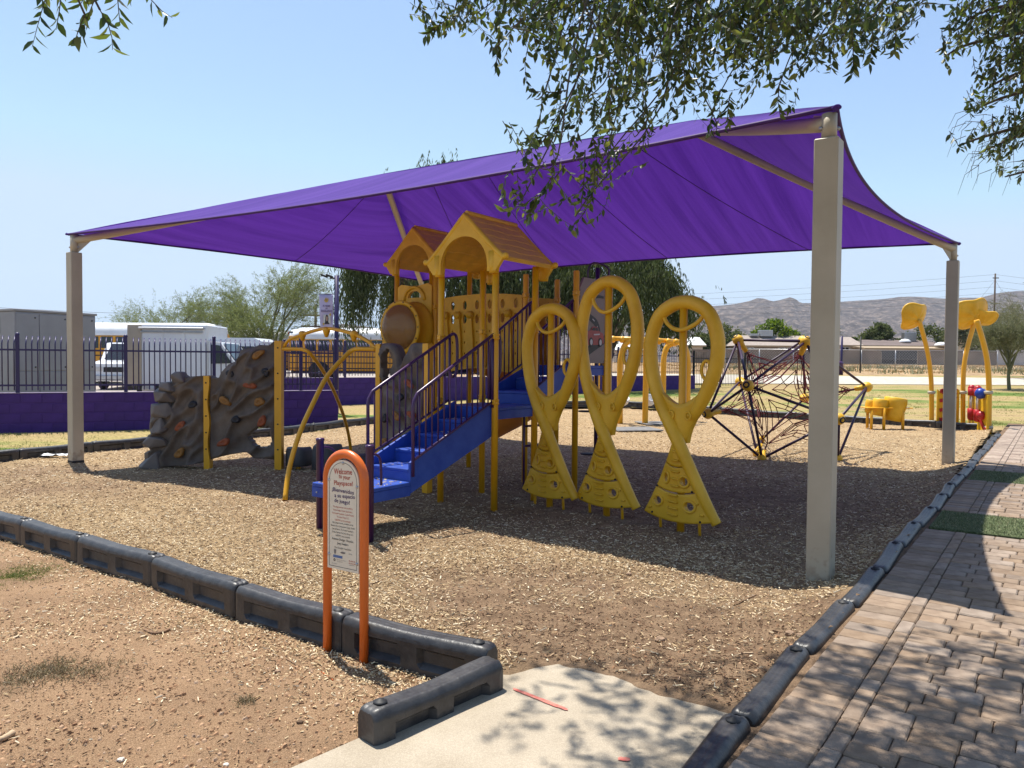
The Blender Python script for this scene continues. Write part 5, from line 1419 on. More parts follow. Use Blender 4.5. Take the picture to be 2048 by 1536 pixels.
# ================================================================== DRUMS, FLOWER POSTS WITH PLAY PANELS
dr = thing('drum_table', 'three yellow tub drums set in a low stand', 'drum stand', G(1772, 858))
yd = G(1772, 858).y; zt = D(1770, 815, yd).z
b = MB(); l, r_ = D(1727, 812, yd), D(1816, 816, yd); b.cbox(((l.x + r_.x) / 2, yd, zt), (r_.x - l.x, 0.50, 0.025), 0.008); tp = b.obj('table_top', M_YELPOST, dr)
for px, w, top, bot, Y in ((1741, 0.13, 800, 826, yd + .15), (1760, 0.18, 798, 832, yd - .02), (1789, 0.255, 795, 842, yd - .03)):
    c = D(px, 815, Y); zt_, zb_ = D(px, top, Y).z, D(px, bot, Y).z; b = MB()
    M_ = Matrix.Rotation(R(9), 3, 'Y')
    b.lathe([(w * .86, zb_ - c.z), (w * .92, (zb_ - c.z) * .5), (w * 1.0, 0), (w * 1.05, (zt_ - c.z) * .55), (w * 1.0, (zt_ - c.z) * .93), (w * .93, zt_ - c.z), (w * .80, zt_ - c.z), (w * .8, (zt_ - c.z) * .8), (0, (zt_ - c.z) * .75)], c, 24, rot=M_)
    b.obj('drum', M_YEL, dr)
for px, dy in ((1735, .2), (1743, -.2), (1768, -.22), (1806, -.22)):
    p = D(px, 830, yd + dy); b = MB(); b.tube([(p.x, p.y, -.05), (p.x, p.y, zt)], 0.035, 10); b.obj('leg', M_YELPOST, dr)

fl_ = thing('flower_panel_station', 'yellow play panels between three curved posts topped by flower shaped leaves', 'play panel', G(1930, 858))
FPOST = [(G(1863, 855), [(1863, 855), (1863, 780), (1860, 735), (1852, 690), (1838, 640)], 0.055), (G(1926, 856), [(1926, 856), (1926, 790), (1928, 735), (1936, 690), (1951, 640)], 0.055), (G(1977, 866), [(1977, 866), (1978, 790), (1976, 735), (1968, 690), (1953, 640)], 0.06)]
for base, pp, r in FPOST:
    b = MB(); pts = smooth_path([D(x, y, base.y) for x, y in pp], 5); pts[0].z = -0.05; b.tube(pts, r, 12); po = b.obj('curved_post', M_YELPOST, fl_)
    for py in (785, 850 if base is not FPOST[2][0] else 855):
        p = D(pp[0][0], py, base.y); b = MB(); b.lathe([(r + .01, -.04), (r + .035, -.03), (r + .035, .03), (r + .01, .04)], p, 12); b.obj('clamp', M_BEIGE, po)
def flower(c, rad, tilt, yaw, rot0):
    b = MB(); n = 48; rows = []
    Mx = Matrix.Rotation(yaw, 3, 'Z') @ Matrix.Rotation(tilt, 3, 'X')
    for j in range(9):
        t = j / 8; row = []
        for i in range(n + 1):
            a = 2 * math.pi * i / n
            lobe = 0.91 + 0.09 * math.cos(3 * (a + rot0)) + .03 * math.cos(2 * a); q = rad * t * (lobe if t > .3 else 1)
            z = 0.40 * rad * t ** 1.6 + 0.13 * rad * math.cos(3 * (a + rot0)) * t * t - .035 * rad * math.cos(6 * (a + rot0)) * t * (1 - t) * 4
            row.append(Vector(c) + Mx @ Vector((q * math.cos(a), q * math.sin(a), z)))
        rows.append(row)
    closed_sheet(b, rows, Mx @ Vector((0, 0, 0.06)))
    b.tube([p + Mx @ Vector((0, 0, .03)) for p in rows[-1][:-1]], 0.03, 8, closed=True)
    return b.obj('flower_top', M_YEL, fl_)
yF = FPOST[0][0].y
flower(D(1837, 638, yF), 0.40, R(-62), R(20), 0.4)
flower(D(1951, 634, FPOST[1][0].y - .2), 0.47, R(-62), R(10), 0.75)
flower(D(1966, 644, FPOST[2][0].y + 1.2), 0.30, R(-40), R(-30), 0.2)
def play_panel(p0, p1, z0, z1, name, m, wav=True):
    d = (p1 - p0); L = d.length; d.normalize(); n_ = Vector((d.y, -d.x, 0))
    if n_.dot(p0) > 0: n_ = -n_
    fr = lambda u, v, w: p0 + d * u + n_ * w + Vector((0, 0, v))
    top = [(L - L * k / 10, z1 + (.04 * math.sin(k * 1.3) if wav else 0)) for k in range(11)]
    b = MB(); holed(b, [(0, z0), (L, z0)] + top, [], 0.05, fr); return b.obj(name, m, fl_), fr, L
p0, p1, p2 = FPOST[0][0] + Vector((.12, 0, 0)), FPOST[1][0] - Vector((.12, 0, 0)), FPOST[2][0] - Vector((.08, .1, 0))
M_YP = mat('bright_yellow_panel', (0.70, 0.41, 0.012), 0.4, 0.05, 4)
pa, fr, L = play_panel(p0, p1, 0.10, D(1890, 780, yF).z, 'panel', M_YP)
def on(fr, poly, m, name, parent, lift=0.026, t=0.02):
    b = MB(); b.prism(poly, t, frame=lambda u, v, w: fr(u, v, lift + w)); return b.obj(name, m, parent)
M_RED2 = mat('red_plastic', (0.40, 0.015, 0.02), 0.35, 0.08, 6); M_BLUE2 = mat('blue_plastic_ball', (0.01, 0.04, 0.28), 0.35, 0.1, 10)
for k in range(4):
    v = 0.16 + k * 0.24; on(fr, [(.06, v), (.34, v + .05), (.34, v + .13), (.05, v + .09)], M_RED2, 'red_bar', pa)
on(fr, [(.08, .98), (.2, 1.02), (.32, .98), (.36, .88), (.1, .86)], M_RED2, 'red_shape', pa); on(fr, [(.12, .40), (.20, .47), (.30, .44), (.34, .36), (.2, .33)], M_DARK, 'blue_shape', pa)
for k in range(3): on(fr, [(L - .30, .72 + k * .10), (L - .06, .76 + k * .10), (L - .06, .79 + k * .10), (L - .30, .75 + k * .10)], M_RED2, 'red_bar', pa)
pb, fr, L = play_panel(FPOST[1][0] + Vector((.14, 0, 0)), p2, 0.02, D(1950, 786, FPOST[1][0].y).z, 'panel', M_YP)
for u in (L * .27, L * .60):
    b = MB(); b.tube([fr(u, 1.02, .06), fr(u, .84, .06)], 0.085, 12); b.ball(fr(u, 1.02, .06), .085, 12, 8); t_ = b.obj('shaker_head', M_RED2, pb)
    b = MB(); b.tube([fr(u, .52, .06), fr(u, .30, .06)], 0.085, 12); b.ball(fr(u, .30, .06), .085, 12, 8); b.obj('shaker_cup', M_RED2, pb)
    b = MB()
    for s in (-.045, .045): b.tube([fr(u + s, .86, .07), fr(u + s, .50, .07)], 0.02, 8)
    b.obj('shaker_rods', M_PRW, t_)
b = MB(); b.ball(fr(L * .84, .92, .10), .13, 16, 12); b.obj('blue_ball', M_BLUE2, pb)
b = MB(); b.ball(fr(L * .84, .40, .08), .11, 16, 12); b.obj('red_ball', M_RED2, pb)
on(fr, [(L * .55, .42), (L * .66, .25), (L * .82, .10), (L * .97, .03), (L * .97, .12), (L * .84, .22), (L * .70, .40)], M_RED2, 'red_shape', pb)

# ================================================================== OVERHEAD RUNG FRAME (yellow) WITH SWING SEATS
sw = thing('overhead_bar', 'low yellow overhead bar on bent legs with small white seats, behind the loop climbers', 'overhead bar', G(1265, 848))
ya_ = 19.6
b = MB(); b.tube([D(1218, 677, ya_), D(1290, 679, ya_), D(1366, 684, ya_ + .8)], 0.062, 10); tb_ = b.obj('top_bar', M_YELPOST, sw)
for px in (1226, 1244, 1272, 1318, 1336, 1352):
    p = D(px, 678 + (px - 1218) * .045, ya_ + (.3 if px > 1300 else 0)); b = MB(); b.lathe([(.075, -.05), (.09, 0), (.075, .05)], p, 10, rot=Matrix.Rotation(R(90), 3, 'Y')); b.obj('clamp', M_YELPOST, tb_)
for pp, Y in (([(1240, 846), (1240, 740), (1244, 705), (1253, 686), (1268, 680)], ya_), ([(1290, 850), (1291, 800), (1292, 760), (1292, 700), (1292, 682)], ya_ - .1), ([(1326, 838), (1327, 740), (1329, 710), (1336, 692), (1352, 686)], ya_ + 1.2), ([(1375, 836), (1376, 740), (1375, 712), (1370, 696), (1360, 686)], ya_ + 1.4), ([(1193, 860), (1194, 760), (1195, 700), (1200, 682)], ya_ - .6)):
    b = MB(); pts = smooth_path([D(x, y, Y) for x, y in pp], 5); pts[0].z = -.05; b.tube(pts, 0.075, 10); b.obj('leg', M_YELPOST, sw)
for px, lab in ((1246, 'white bucket swing seat seen through the tallest loop climber'), (1299, 'white bucket swing seat seen between the two taller loop climbers')):
    c = D(px, 802, ya_ + .3); se = thing('bucket_swing', lab, 'swing seat', c, R(20))
    b = MB(); b.lathe([(0.0, -.10), (.10, -.09), (.15, 0), (.15, .12), (.13, .12), (.12, .0), (0, -.06)], (0, 0, 0), 14, rot=Matrix.Rotation(R(35), 3, 'X')); b.obj('bucket', M_WHITE, se, local=True)
    b = MB(); h = D(px, 684, ya_ + .3).z - c.z
    for s in (-.14, .14): b.tube([(s, 0, .06), (s * .8, 0, h)], .008, 5)
    b.obj('chain', M_STEEL, se, local=True)
for px, py, w in ((1262, 858, 1.1), (1312, 846, 1.0)):
    c = G(px + 6, py, .035); m_ = thing('rubber_mat', 'grey rubber wear mat on the chips under the %s swing seat' % ('left' if px < 1300 else 'right'), 'rubber mat', c, R(12))
    b = MB(); b.cbox((0, 0, 0), (w, .9, .03), .012); b.obj('mat', mat('grey_rubber', (.16, .155, .15), .8, .2, 6), m_, local=True)

# ================================================================== PURPLE BLOCK WALLS WITH IRON FENCES
M_BLOCK = mat('purple_painted_block', (0.048, 0.018, 0.150), 0.6, 0.12, 5, 0.2, 60, 0.3, rand=0.08)
BLK = MB().cbox((0, 0, 0), (0.392, 0.20, 0.192), 0.006).mesh('block', M_BLOCK)
BLKH = MB().cbox((0, 0, 0), (0.192, 0.20, 0.192), 0.006).mesh('block', M_BLOCK)
CAPM = mat('pale_wall_cap', (0.30, 0.24, 0.36), 0.7, 0.1, 5)
def block_wall(a, b_, z0, z1, label, name='block_wall'):
    a, b_ = Vector((a[0], a[1], 0)), Vector((b_[0], b_[1], 0)); d = b_ - a; L = d.length; rz = math.atan2(d.y, d.x)
    w = thing(name, label, 'wall', a + Vector((0, 0, z0)), rz)
    b = MB(); b.box((L / 2, 0, (z1 - z0) / 2 - .15), (L - .01, 0.185, z1 - z0 + .29)); b.obj('mortar', M_BLOCK, w, local=True)
    rows = max(1, round((z1 - z0) / 0.2)); ch = (z1 - z0) / rows
    for r in range(rows):
        x = 0.0; half = r % 2
        z = ch * (r + .5)
        if half: inst('block', BLKH, w, (0.1, 0, z)); x = 0.2
        while x + .4 <= L + 1e-3:
            inst('block', BLK, w, (x + .2, random.uniform(-.002, .002), z)); x += .4
    b = MB(); b.box((L / 2, 0, z1 - z0 + .006), (L, .21, .012)); b.obj('cap', CAPM, w, local=True)
    return w
def iron_fence(a, b_, zw, h, label, sp=0.11, post_at=None, name='iron_fence', m=M_PURP2, bend=True, zb=None):
    """pickets with outward bent tips between two rails; zw = foot height at a (zb at b)"""
    a, b_ = Vector((a[0], a[1], 0)), Vector((b_[0], b_[1], 0)); d = b_ - a; L = d.length; rz = math.atan2(d.y, d.x)
    zb = zw if zb is None else zb; sl = (zb - zw) / L
    f = thing(name, label, 'fence', a + Vector((0, 0, zw)), rz)
    for z in (0.16, h - 0.30):
        b = MB(); b.prism([(0, z - .02), (L, z - .02 + sl * L), (L, z + .02 + sl * L), (0, z + .02)], 0.034, frame=lambda u, v, w: Vector((u, w - .017, v))); b.obj('rail', m, f, local=True)
    pts = [(0, 0, 0.05), (0, 0, h - .17), (0, 0.03, h - .12), (0, 0.12, h)] if bend else [(0, 0, .05), (0, 0, h)]
    b = MB(); b.tube(pts, 0.0125, 4); me = b.mesh('picket', m)
    b = MB(); b.cbox((0, 0, h / 2 + .01), (0.075, 0.075, h + .02), .006); b.ball((0, 0, h + .03), .045, 10, 6); pme = b.mesh('post', m)
    n = int(L / sp)
    pa = post_at or [x for x in np.arange(0.0, L + .01, 2.1)]
    for i in range(min(n, 298)):
        x = sp * (i + .5)
        if any(abs(x - q) < .05 for q in pa): continue
        inst('picket', me, f, (x, 0, sl * x))
    for q in pa: inst('post', pme, f, (q, 0, sl * q))
    return f
WA, WB = Vector((-11.0, 16.4, 0)), Vector((-4.40, 19.29, 0)); wd_ = (WB - WA).normalized()
W0 = WA - wd_ * 2.2
block_wall(W0, WB, -0.05, 0.82, 'purple painted block wall running along the left side behind the rock wall')
iron_fence(W0, WB, 0.83, 1.23, 'purple iron fence with bent picket tips on the wall in front of the vans', post_at=[.1, 2.54, 4.63, 6.5, 8.5, 9.35])
V0, V1 = Vector((-7.5, 25.2, 0)), Vector((8.6, 36.2, 0))
block_wall(V0, V1, 0.16, 0.98, 'purple painted block wall behind the tower in front of the buses and weeping trees')
iron_fence(V0, V1, 0.99, 1.2, 'purple iron fence on the farther wall behind the tower')
iron_fence(V1, (13.2, 40.0), 0.40, 1.7, 'dark iron fence and gate between the purple wall and the concrete walk', sp=.13, m=M_DARK, bend=False)

# parking lot behind the wall
M_LOT = mat('pale_asphalt_lot', (0.30, 0.26, 0.23), 0.9, 0.12, 3, 0.3, 80)  # one even pale asphalt tone
mb = MB(); mb.grid([[Vector((-60 + (60 - 8.6 + max(0, y - 26.5) * 1.25) * u, y, .22 + (y - 20) * .008)) for u in (0, .3, .6, .8, .9, 1)] for y in (21.5, 24, 28, 35, 45, 70)]); tagp(mb.obj('parking_lot', M_LOT), kind='structure')
LOTZ = lambda y: .22 + (y - 20) * .008
# strip of dirt and weeds between border and wall gets its lawn from the lawn sheet

# ================================================================== VEHICLES AND CABINET
M_GREYBOX = mat('grey_cabinet_paint', (0.27, 0.27, 0.29), 0.5, 0.06, 2)
c0, c1 = Vector((-12.34, 19.0, 0)), Vector((-11.42, 21.0, 0)); d = (c1 - c0); L = d.length; rz = math.atan2(d.y, d.x)
cab = thing('equipment_cabinet', 'large grey metal equipment cabinet behind the purple fence at far left', 'cabinet', c0 + Vector((0, 0, .0)), rz)
def lb(b, n, m, p): return b.obj(n, m, p, local=True)
b = MB(); b.cbox((L / 2, 1.9, 1.36), (L, 3.8, 2.78), .02); body = lb(b, 'body', M_GREYBOX, cab)
b = MB(); b.cbox((L / 2, 1.9, 2.775), (L + .06, 3.86, .06), .01); lb(b, 'roof_trim', M_GREYBOX, cab)
for x0, x1 in ((.03, .60), (.62, 1.40), (1.42, L - .03)):
    b = MB(); b.cbox(((x0 + x1) / 2, -.008, 1.98), (x1 - x0, .022, 1.44), .006); pnl = lb(b, 'door_panel', M_GREYBOX, cab)
    b = MB(); b.cbox(((x0 + x1) / 2, -.008, .62), (x1 - x0, .022, 1.22), .006); lb(b, 'door_panel', M_GREYBOX, cab)
    for z in (2.6, 1.35):
        b = MB(); b.lathe([(.02, 0), (.02, .012), (0, .014)], (x1 - .1, -.02, z), 8, rot=Matrix.Rotation(R(90), 3, 'X')); lb(b, 'bolt', M_DARK, pnl)
b = MB(); b.cbox((-.008, .7, 2.40), (.02, .22, .42), .004); lb(b, 'vent', M_DARK, cab)
def wheel(parent, x, y, r, w=.22, hub=M_STEEL):
    b = MB(); b.lathe([(r * .55, -w / 2), (r * .93, -w / 2), (r, -w * .35), (r, w * .35), (r * .93, w / 2), (r * .55, w / 2)], (x, y, r), 24, rot=Matrix.Rotation(R(90), 3, 'X')); o = lb(b, 'wheel', M_DARK, parent)
    for s in (-1, 1):
        b = MB(); b.lathe([(r * .58, 0), (r * .5, .03), (r * .2, .04), (0, .06)], (x, y - s * w * .42, r), 16, rot=Matrix.Rotation(R(90 * s), 3, 'X')); lb(b, 'rim', hub, o)
def side_body(b, prof, w):
    b.prism(prof, w, frame=lambda u, v, t: Vector((u, t - w / 2, v))); return b
def bus(label, x0, y0, L, rz, flip=1):
    """school bus, length along local x, near side facing -y"""
    t = thing('school_bus', label, 'school bus', (x0, y0, LOTZ(y0)), rz, 'yellow school buses in the lot')
    W, H = 2.4, 2.98
    M_BUS = bpy.data.materials.get('school_bus_yellow') or mat('school_bus_yellow', (0.62, 0.29, 0.022), 0.35, 0.05, 2)
    b = MB(); b.cbox((L / 2, 0, 1.48), (L, W, 1.80), .06); body = lb(b, 'body', M_BUS, t)
    rows = []
    for i in range(15):
        a = math.pi * i / 14; y = -W / 2 * math.cos(a); z = 2.36 + (H - 2.36) * math.sin(a) ** .7
        rows.append([Vector((x, y * (1 if 0.2 < x < L - .2 else .93), z - (0 if .2 < x < L - .2 else .10))) for x in (0.05, .2, .6, L - .6, L - .2, L - .05)])
    b = MB(); closed_sheet(b, rows, (0, 0, -.06)); b.f += []; lb(b, 'roof', M_WHITE, t)
    b = MB(); b.cbox((L / 2, 0, 2.42), (L - .1, W - .06, .12), .02); lb(b, 'roof_rail', M_BUS, t)
    for z in (1.35, 1.02, .72):
        b = MB(); b.cbox((L / 2, -W / 2 - .008, z), (L - .2, .02, .055), .006); lb(b, 'rub_rail', M_DARK, t)
    n = int((L - 1.6) / .72)
    for k in range(n):
        x = .95 + k * .72
        b = MB(); b.cbox((x + .29, -W / 2 - .006, 1.98), (.58, .02, .56), .01); wn_ = lb(b, 'window', M_GLASS, t)
    b = MB(); b.cbox((.46, -W / 2 - .006, 1.55), (.66, .02, 1.7), .01); dd = lb(b, 'door', M_BUS, t)
    for k in (0, 1):
        b = MB(); b.cbox((.30 + .33 * k, -W / 2 - .02, 1.85), (.26, .02, .75), .01); lb(b, 'door_glass', M_GLASS, dd)
    b = MB(); b.cbox((-.01, 0, 1.9), (.03, W - .3, .8), .01); lb(b, 'windscreen', M_GLASS, t)
    b = MB(); b.cbox((.12, -.0, 2.62), (.25, 1.9, .22), .03); lb(b, 'sign_lamp_box', M_DARK, t)
    for y in (-.85, .85):
        b = MB(); b.lathe([(.09, 0), (.08, .03), (0, .04)], (-.01, y, 2.63), 10, rot=Matrix.Rotation(R(-90), 3, 'Y')); lb(b, 'warning_lamp', M_REDP, t)
    b = MB(); b.box((L / 2, 0, .52), (L - .3, W - .2, .16)); lb(b, 'underside', M_DARK, t)
    for x in (1.7, L - 2.6):
        wheel(t, x, -W / 2 + .16, .48, .3); wheel(t, x, W / 2 - .16, .48, .3)
        b = MB(); b.lathe([(.60, 0), (.60, .03), (0, .03)], (x, -W / 2 + .02, .5), 24, rot=Matrix.Rotation(R(90), 3, 'X')); lb(b, 'wheel_arch', M_DARK, t)
    return t
bus('yellow school bus with white roof parked behind the white vans at left', -25.0, 38.5, 10.6, R(-4))
bus('yellow school bus half hidden behind the feathery green tree', -22.6, 49.0, 9.2, 0)
bus('yellow school bus with white roof seen under the yellow pipe arch', -12.3, 43.0, 10.8, R(2))
# white vehicles
M_VAN = mat('white_vehicle_paint', (0.66, 0.68, 0.72), 0.25, 0.03, 2, coat=.3)
def van(label, loc, rz, L=4.9, H=1.95):
    t = thing('white_van', label, 'van', loc, rz)
    prof = [(0, .35), (L, .35), (L, 1.05), (L - .15, 1.12), (L - 1.0, 1.2), (L - 1.75, H - .03), (L - 2.2, H), (.35, H), (.08, H - .12), (0, 1.1)]
    b = MB(); side_body(b, prof, 1.85); lb(b, 'body', M_VAN, t)
    for s in (-1, 1):
        b = MB(); b.prism([(L - 1.75, 1.18), (L - 1.15, 1.2), (L - 1.72, H - .16), (L - 2.05, H - .16), (L - 2.05, 1.18)], .02, frame=lambda u, v, w, s=s: Vector((u, s * .93 + s * w, v))); lb(b, 'window', M_GLASS, t)
        for x0, x1 in ((L - 3.3, L - 2.15), (.35, L - 3.45)):
            b = MB(); b.cbox(((x0 + x1) / 2, s * .934, 1.48), (x1 - x0, .02, .55), .008); lb(b, 'window', M_GLASS, t)
        b = MB(); b.cbox((L - 1.4, s * 1.02, 1.22), (.12, .16, .2), .03); lb(b, 'mirror', M_DARK, t)
    b = MB(); b.prism([(L - 1.02, 1.22), (L - 1.70, H - .10)], .0, frame=None) if False else b.add([Vector((L - .98, -.78, 1.225)), Vector((L - .98, .78, 1.225)), Vector((L - 1.70, .70, H - .075)), Vector((L - 1.70, -.70, H - .075))], [(0, 1, 2, 3)]); b.v = [v + Vector((.02, 0, .015)) for v in b.v]; lb(b, 'windscreen', M_GLASS, t)
    b = MB(); b.cbox((L + .005, 0, .82), (.03, 1.0, .2), .01); lb(b, 'grille', M_DARK, t)
    b = MB(); b.cbox((L + .03, 0, .50), (.12, 1.8, .2), .03); lb(b, 'bumper', M_STEEL, t)
    for y in (-.7, .7):
        b = MB(); b.cbox((L + .006, y, .84), (.03, .32, .18), .02); lb(b, 'headlight', M_PRW, t)
    for x in (.95, L - .95):
        for y in (-.80, .80): wheel(t, x, y, .36, .24)
    return t
van('white van seen head on between the grey cabinet and the other van', (-16.75, 31.0 + 4.6, LOTZ(31)), R(-80))
van('white van with black wheel seen from the side beside the beige truck box', (-8.65, 27.6, LOTZ(28)), R(180), 4.9, 2.05)
tr = thing('box_truck', 'white box truck with beige side facing right behind the fence', 'box truck', (-12.05, 24.9, LOTZ(25)), R(3))
b = MB(); b.cbox((1.22, 0, 1.45), (2.42, 2.0, 1.9), .03); bx = lb(b, 'cargo_box', M_VAN, tr)
M_BEIGE2 = mat('beige_truck_panel', (0.40, 0.335, 0.26), 0.5, 0.05, 3)
b = MB(); b.cbox((.205, -1.012, 1.45), (.43, .03, 1.86), .01); lb(b, 'beige_panel', M_BEIGE2, bx)
for k in range(3):
    b = MB(); b.cbox((.77 + k * .66, -1.008, 1.42), (.62, .02, 1.7), .006); lb(b, 'side_panel', M_VAN, bx)
b = MB(); b.cbox((1.35, -1.06, 2.28), (2.0, .12, .07), .02); b.cbox((1.35, -1.03, 2.16), (1.9, .07, .05), .01); lb(b, 'awning_rail', M_STEEL, bx)
b = MB(); side_body(b, [(2.44, .4), (4.1, .4), (4.1, 1.02), (3.9, 1.14), (3.28, 1.2), (2.82, 1.85), (2.44, 1.9)], 1.9); lb(b, 'cab', M_VAN, tr)
b = MB(); b.prism([(2.52, 1.18), (3.18, 1.2), (2.80, 1.76), (2.52, 1.78)], .02, frame=lambda u, v, w: Vector((u, -.955 - w, v))); lb(b, 'window', M_GLASS, tr)
b = MB(); b.add([Vector((3.31, -.85, 1.21)), Vector((3.31, .85, 1.21)), Vector((2.86, .8, 1.83)), Vector((2.86, -.8, 1.83))], [(0, 1, 2, 3)]); lb(b, 'windscreen', M_GLASS, tr)
for x in (.6, 3.3):
    for y in (-.85, .85): wheel(tr, x, y, .38, .24)
# ================================================================== LAMP POLE WITH BANNER
bp_ = D(673, 760, 23.0); lp = thing('banner_pole', 'tall purple lamp pole with a lilac anniversary banner and two floodlights', 'lamp pole', (bp_.x, 23.0, 0.1))
zt = D(673, 551, 23.0).z
b = MB(); b.tube([(bp_.x, 23, -.2), (bp_.x, 23, zt)], 0.068, 12); pole_ = b.obj('pole', M_PURP2, lp)
b = MB(); b.tube([(bp_.x, 23, zt - .08), (bp_.x - .20, 23, zt - .08)], .025, 8); arm = b.obj('lamp_arm', M_DARK, lp)
for dx in (-.20, -.36):
    b = MB(); b.cbox((bp_.x + dx, 22.95, zt - .02), (.17, .26, .06), .012, Matrix.Rotation(R(20), 3, 'Y')); b.obj('floodlight', M_DARK, arm)
l, r_ = D(638, 589, 23.0), D(666, 586, 23.0); zb_ = D(640, 660, 23.0).z; zt_ = l.z
M_LILAC = mat('lilac_banner', (0.48, 0.43, 0.62), 0.7, 0.05, 2)
rows = []
for i in range(9):
    u = i / 8; rows.append([Vector((l.x + (r_.x - l.x) * u + .05 * (1 - u) * (1 - j / 8) * 0 + .04 * (j / 8) * (1 - u), 23.0 + .02 * math.sin(j * 1.1 + u * 3), zt_ + (zb_ - zt_) * j / 8 + .02 * u)) for j in range(9)])
b = MB(); closed_sheet(b, rows, (0, .006, 0)); bn = b.obj('banner', M_LILAC, lp)
for z in (zt_ + .02, zb_ + .01):
    b = MB(); b.tube([(l.x, 23.012, z), (bp_.x, 23.012, z)], .012, 6); b.obj('banner_rod', M_DARK, lp)
def btxt(body, px, py, w, h, m):
    me = text_mesh(body, 1.0, m, extrude=0.0, bold=.02); co = np.array([v.co for v in me.vertices]); lo, hi = co.min(0), co.max(0); c = D(px, py, 22.965); F_ = FRAME[lp.name].inverted()
    for v in me.vertices: v.co = F_ @ Vector((c.x + (v.co.x - (lo[0] + hi[0]) / 2) * w / (hi[0] - lo[0]), 22.965, c.z + (v.co.y - (lo[1] + hi[1]) / 2) * h / (hi[1] - lo[1])))
    o = bpy.data.objects.new('lettering', me); COL.objects.link(o); o.parent = bn
K = 23 / 1530
btxt('75 YEARS', 653, 612, 15 * K, 4.2 * K, M_INKP); btxt('OF', 653, 617, 4 * K, 3.2 * K, M_INKP); btxt('EXCELLENCE', 653, 622, 21 * K, 4.2 * K, M_INKP)
M_GOLD = mat('gold_print', (0.50, 0.33, 0.06), .6, .1, 9); M_SKINP = mat('portrait_print', (0.42, 0.26, 0.19), .6, .05, 9)
def bpr(poly, m, lift=0.0):
    b = MB(); b.add([D(x, y, 22.965 - lift) for x, y in poly], [tuple(range(len(poly)))]); b.obj('emblem_print', m, bn)
bpr([(648, 601), (651, 596), (652, 594), (654, 598), (656, 595), (657, 599), (655, 604), (651, 605)], M_GOLD); bpr([(651, 600), (652, 597), (653, 600), (652.5, 602)], M_INKP, .004)
bpr([(647, 629), (661, 629), (661, 648), (647, 648)], M_PRW, .002); bpr([(648, 648), (650, 645), (651, 634), (652, 630), (654, 629), (656, 631), (657, 637), (656.5, 644), (659, 647), (659, 648)], M_INK, .005); bpr([(652.3, 634), (654, 632), (655.5, 635), (655, 641), (653.5, 643), (652.4, 640)], M_SKINP, .008)
bpr([(660, 626), (662, 627), (662.5, 631), (660, 632), (658.5, 629)], M_GOLD, .008); bpr([(645, 647), (647, 645), (649, 648), (647, 651)], M_GOLD, .008)
# ================================================================== TREES
def leaf_faces(C, Dv, ln, wd, g, fold=0.25):
    """leaf shaped diamonds: C base points, Dv unit directions, ln lengths, wd widths"""
    n = len(C)
    rnd = g.normal(0, 1, (n, 3)); s = np.cross(Dv, rnd); s /= np.linalg.norm(s, axis=1, keepdims=True) + 1e-9
    nn = np.cross(Dv, s)
    m = C + Dv * (ln * .5)[:, None]
    V = np.stack([C, m + s * (wd / 2)[:, None] + nn * (wd * fold)[:, None], C + Dv * ln[:, None], m - s * (wd / 2)[:, None] + nn * (wd * fold)[:, None]], 1).reshape(-1, 3)
    i = np.arange(n)[:, None] * 4
    F = np.concatenate([i + np.array([[0, 1, 2]]), i + np.array([[0, 2, 3]])], 0)
    return V, F
def unit(a): return a / (np.linalg.norm(a, axis=1, keepdims=True) + 1e-9)
def limbs(b, base, tips, r0, g, bend=0.15, fork=0.45):
    """trunk that forks towards the given tips"""
    base = Vector(base)
    mid = base + (sum((Vector(t) for t in tips), Vector()) / len(tips) - base) * fork
    mid.x = base.x + (mid.x - base.x) * .5; mid.y = base.y + (mid.y - base.y) * .5
    tr = smooth_path([base, base.lerp(mid, .5) + Vector((g.gauss(0, bend), g.gauss(0, bend), 0)), mid], 5)
    b.tube(tr, [r0 * (1.15 - .5 * i / (len(tr) - 1)) for i in range(len(tr))], 9)
    for t in tips:
        t = Vector(t); s = tr[g.randint(len(tr) // 2, len(tr) - 1)]
        p = smooth_path([s, s.lerp(t, .35) + Vector((g.gauss(0, bend), g.gauss(0, bend), .25 * (t - s).length * .4)), s.lerp(t, .7) + Vector((g.gauss(0, bend), g.gauss(0, bend), .15 * (t - s).length * .5)), t], 4)
        b.tube(p, [r0 * .5 * (1 - .85 * i / (len(p) - 1)) + .006 for i in range(len(p))], 6)

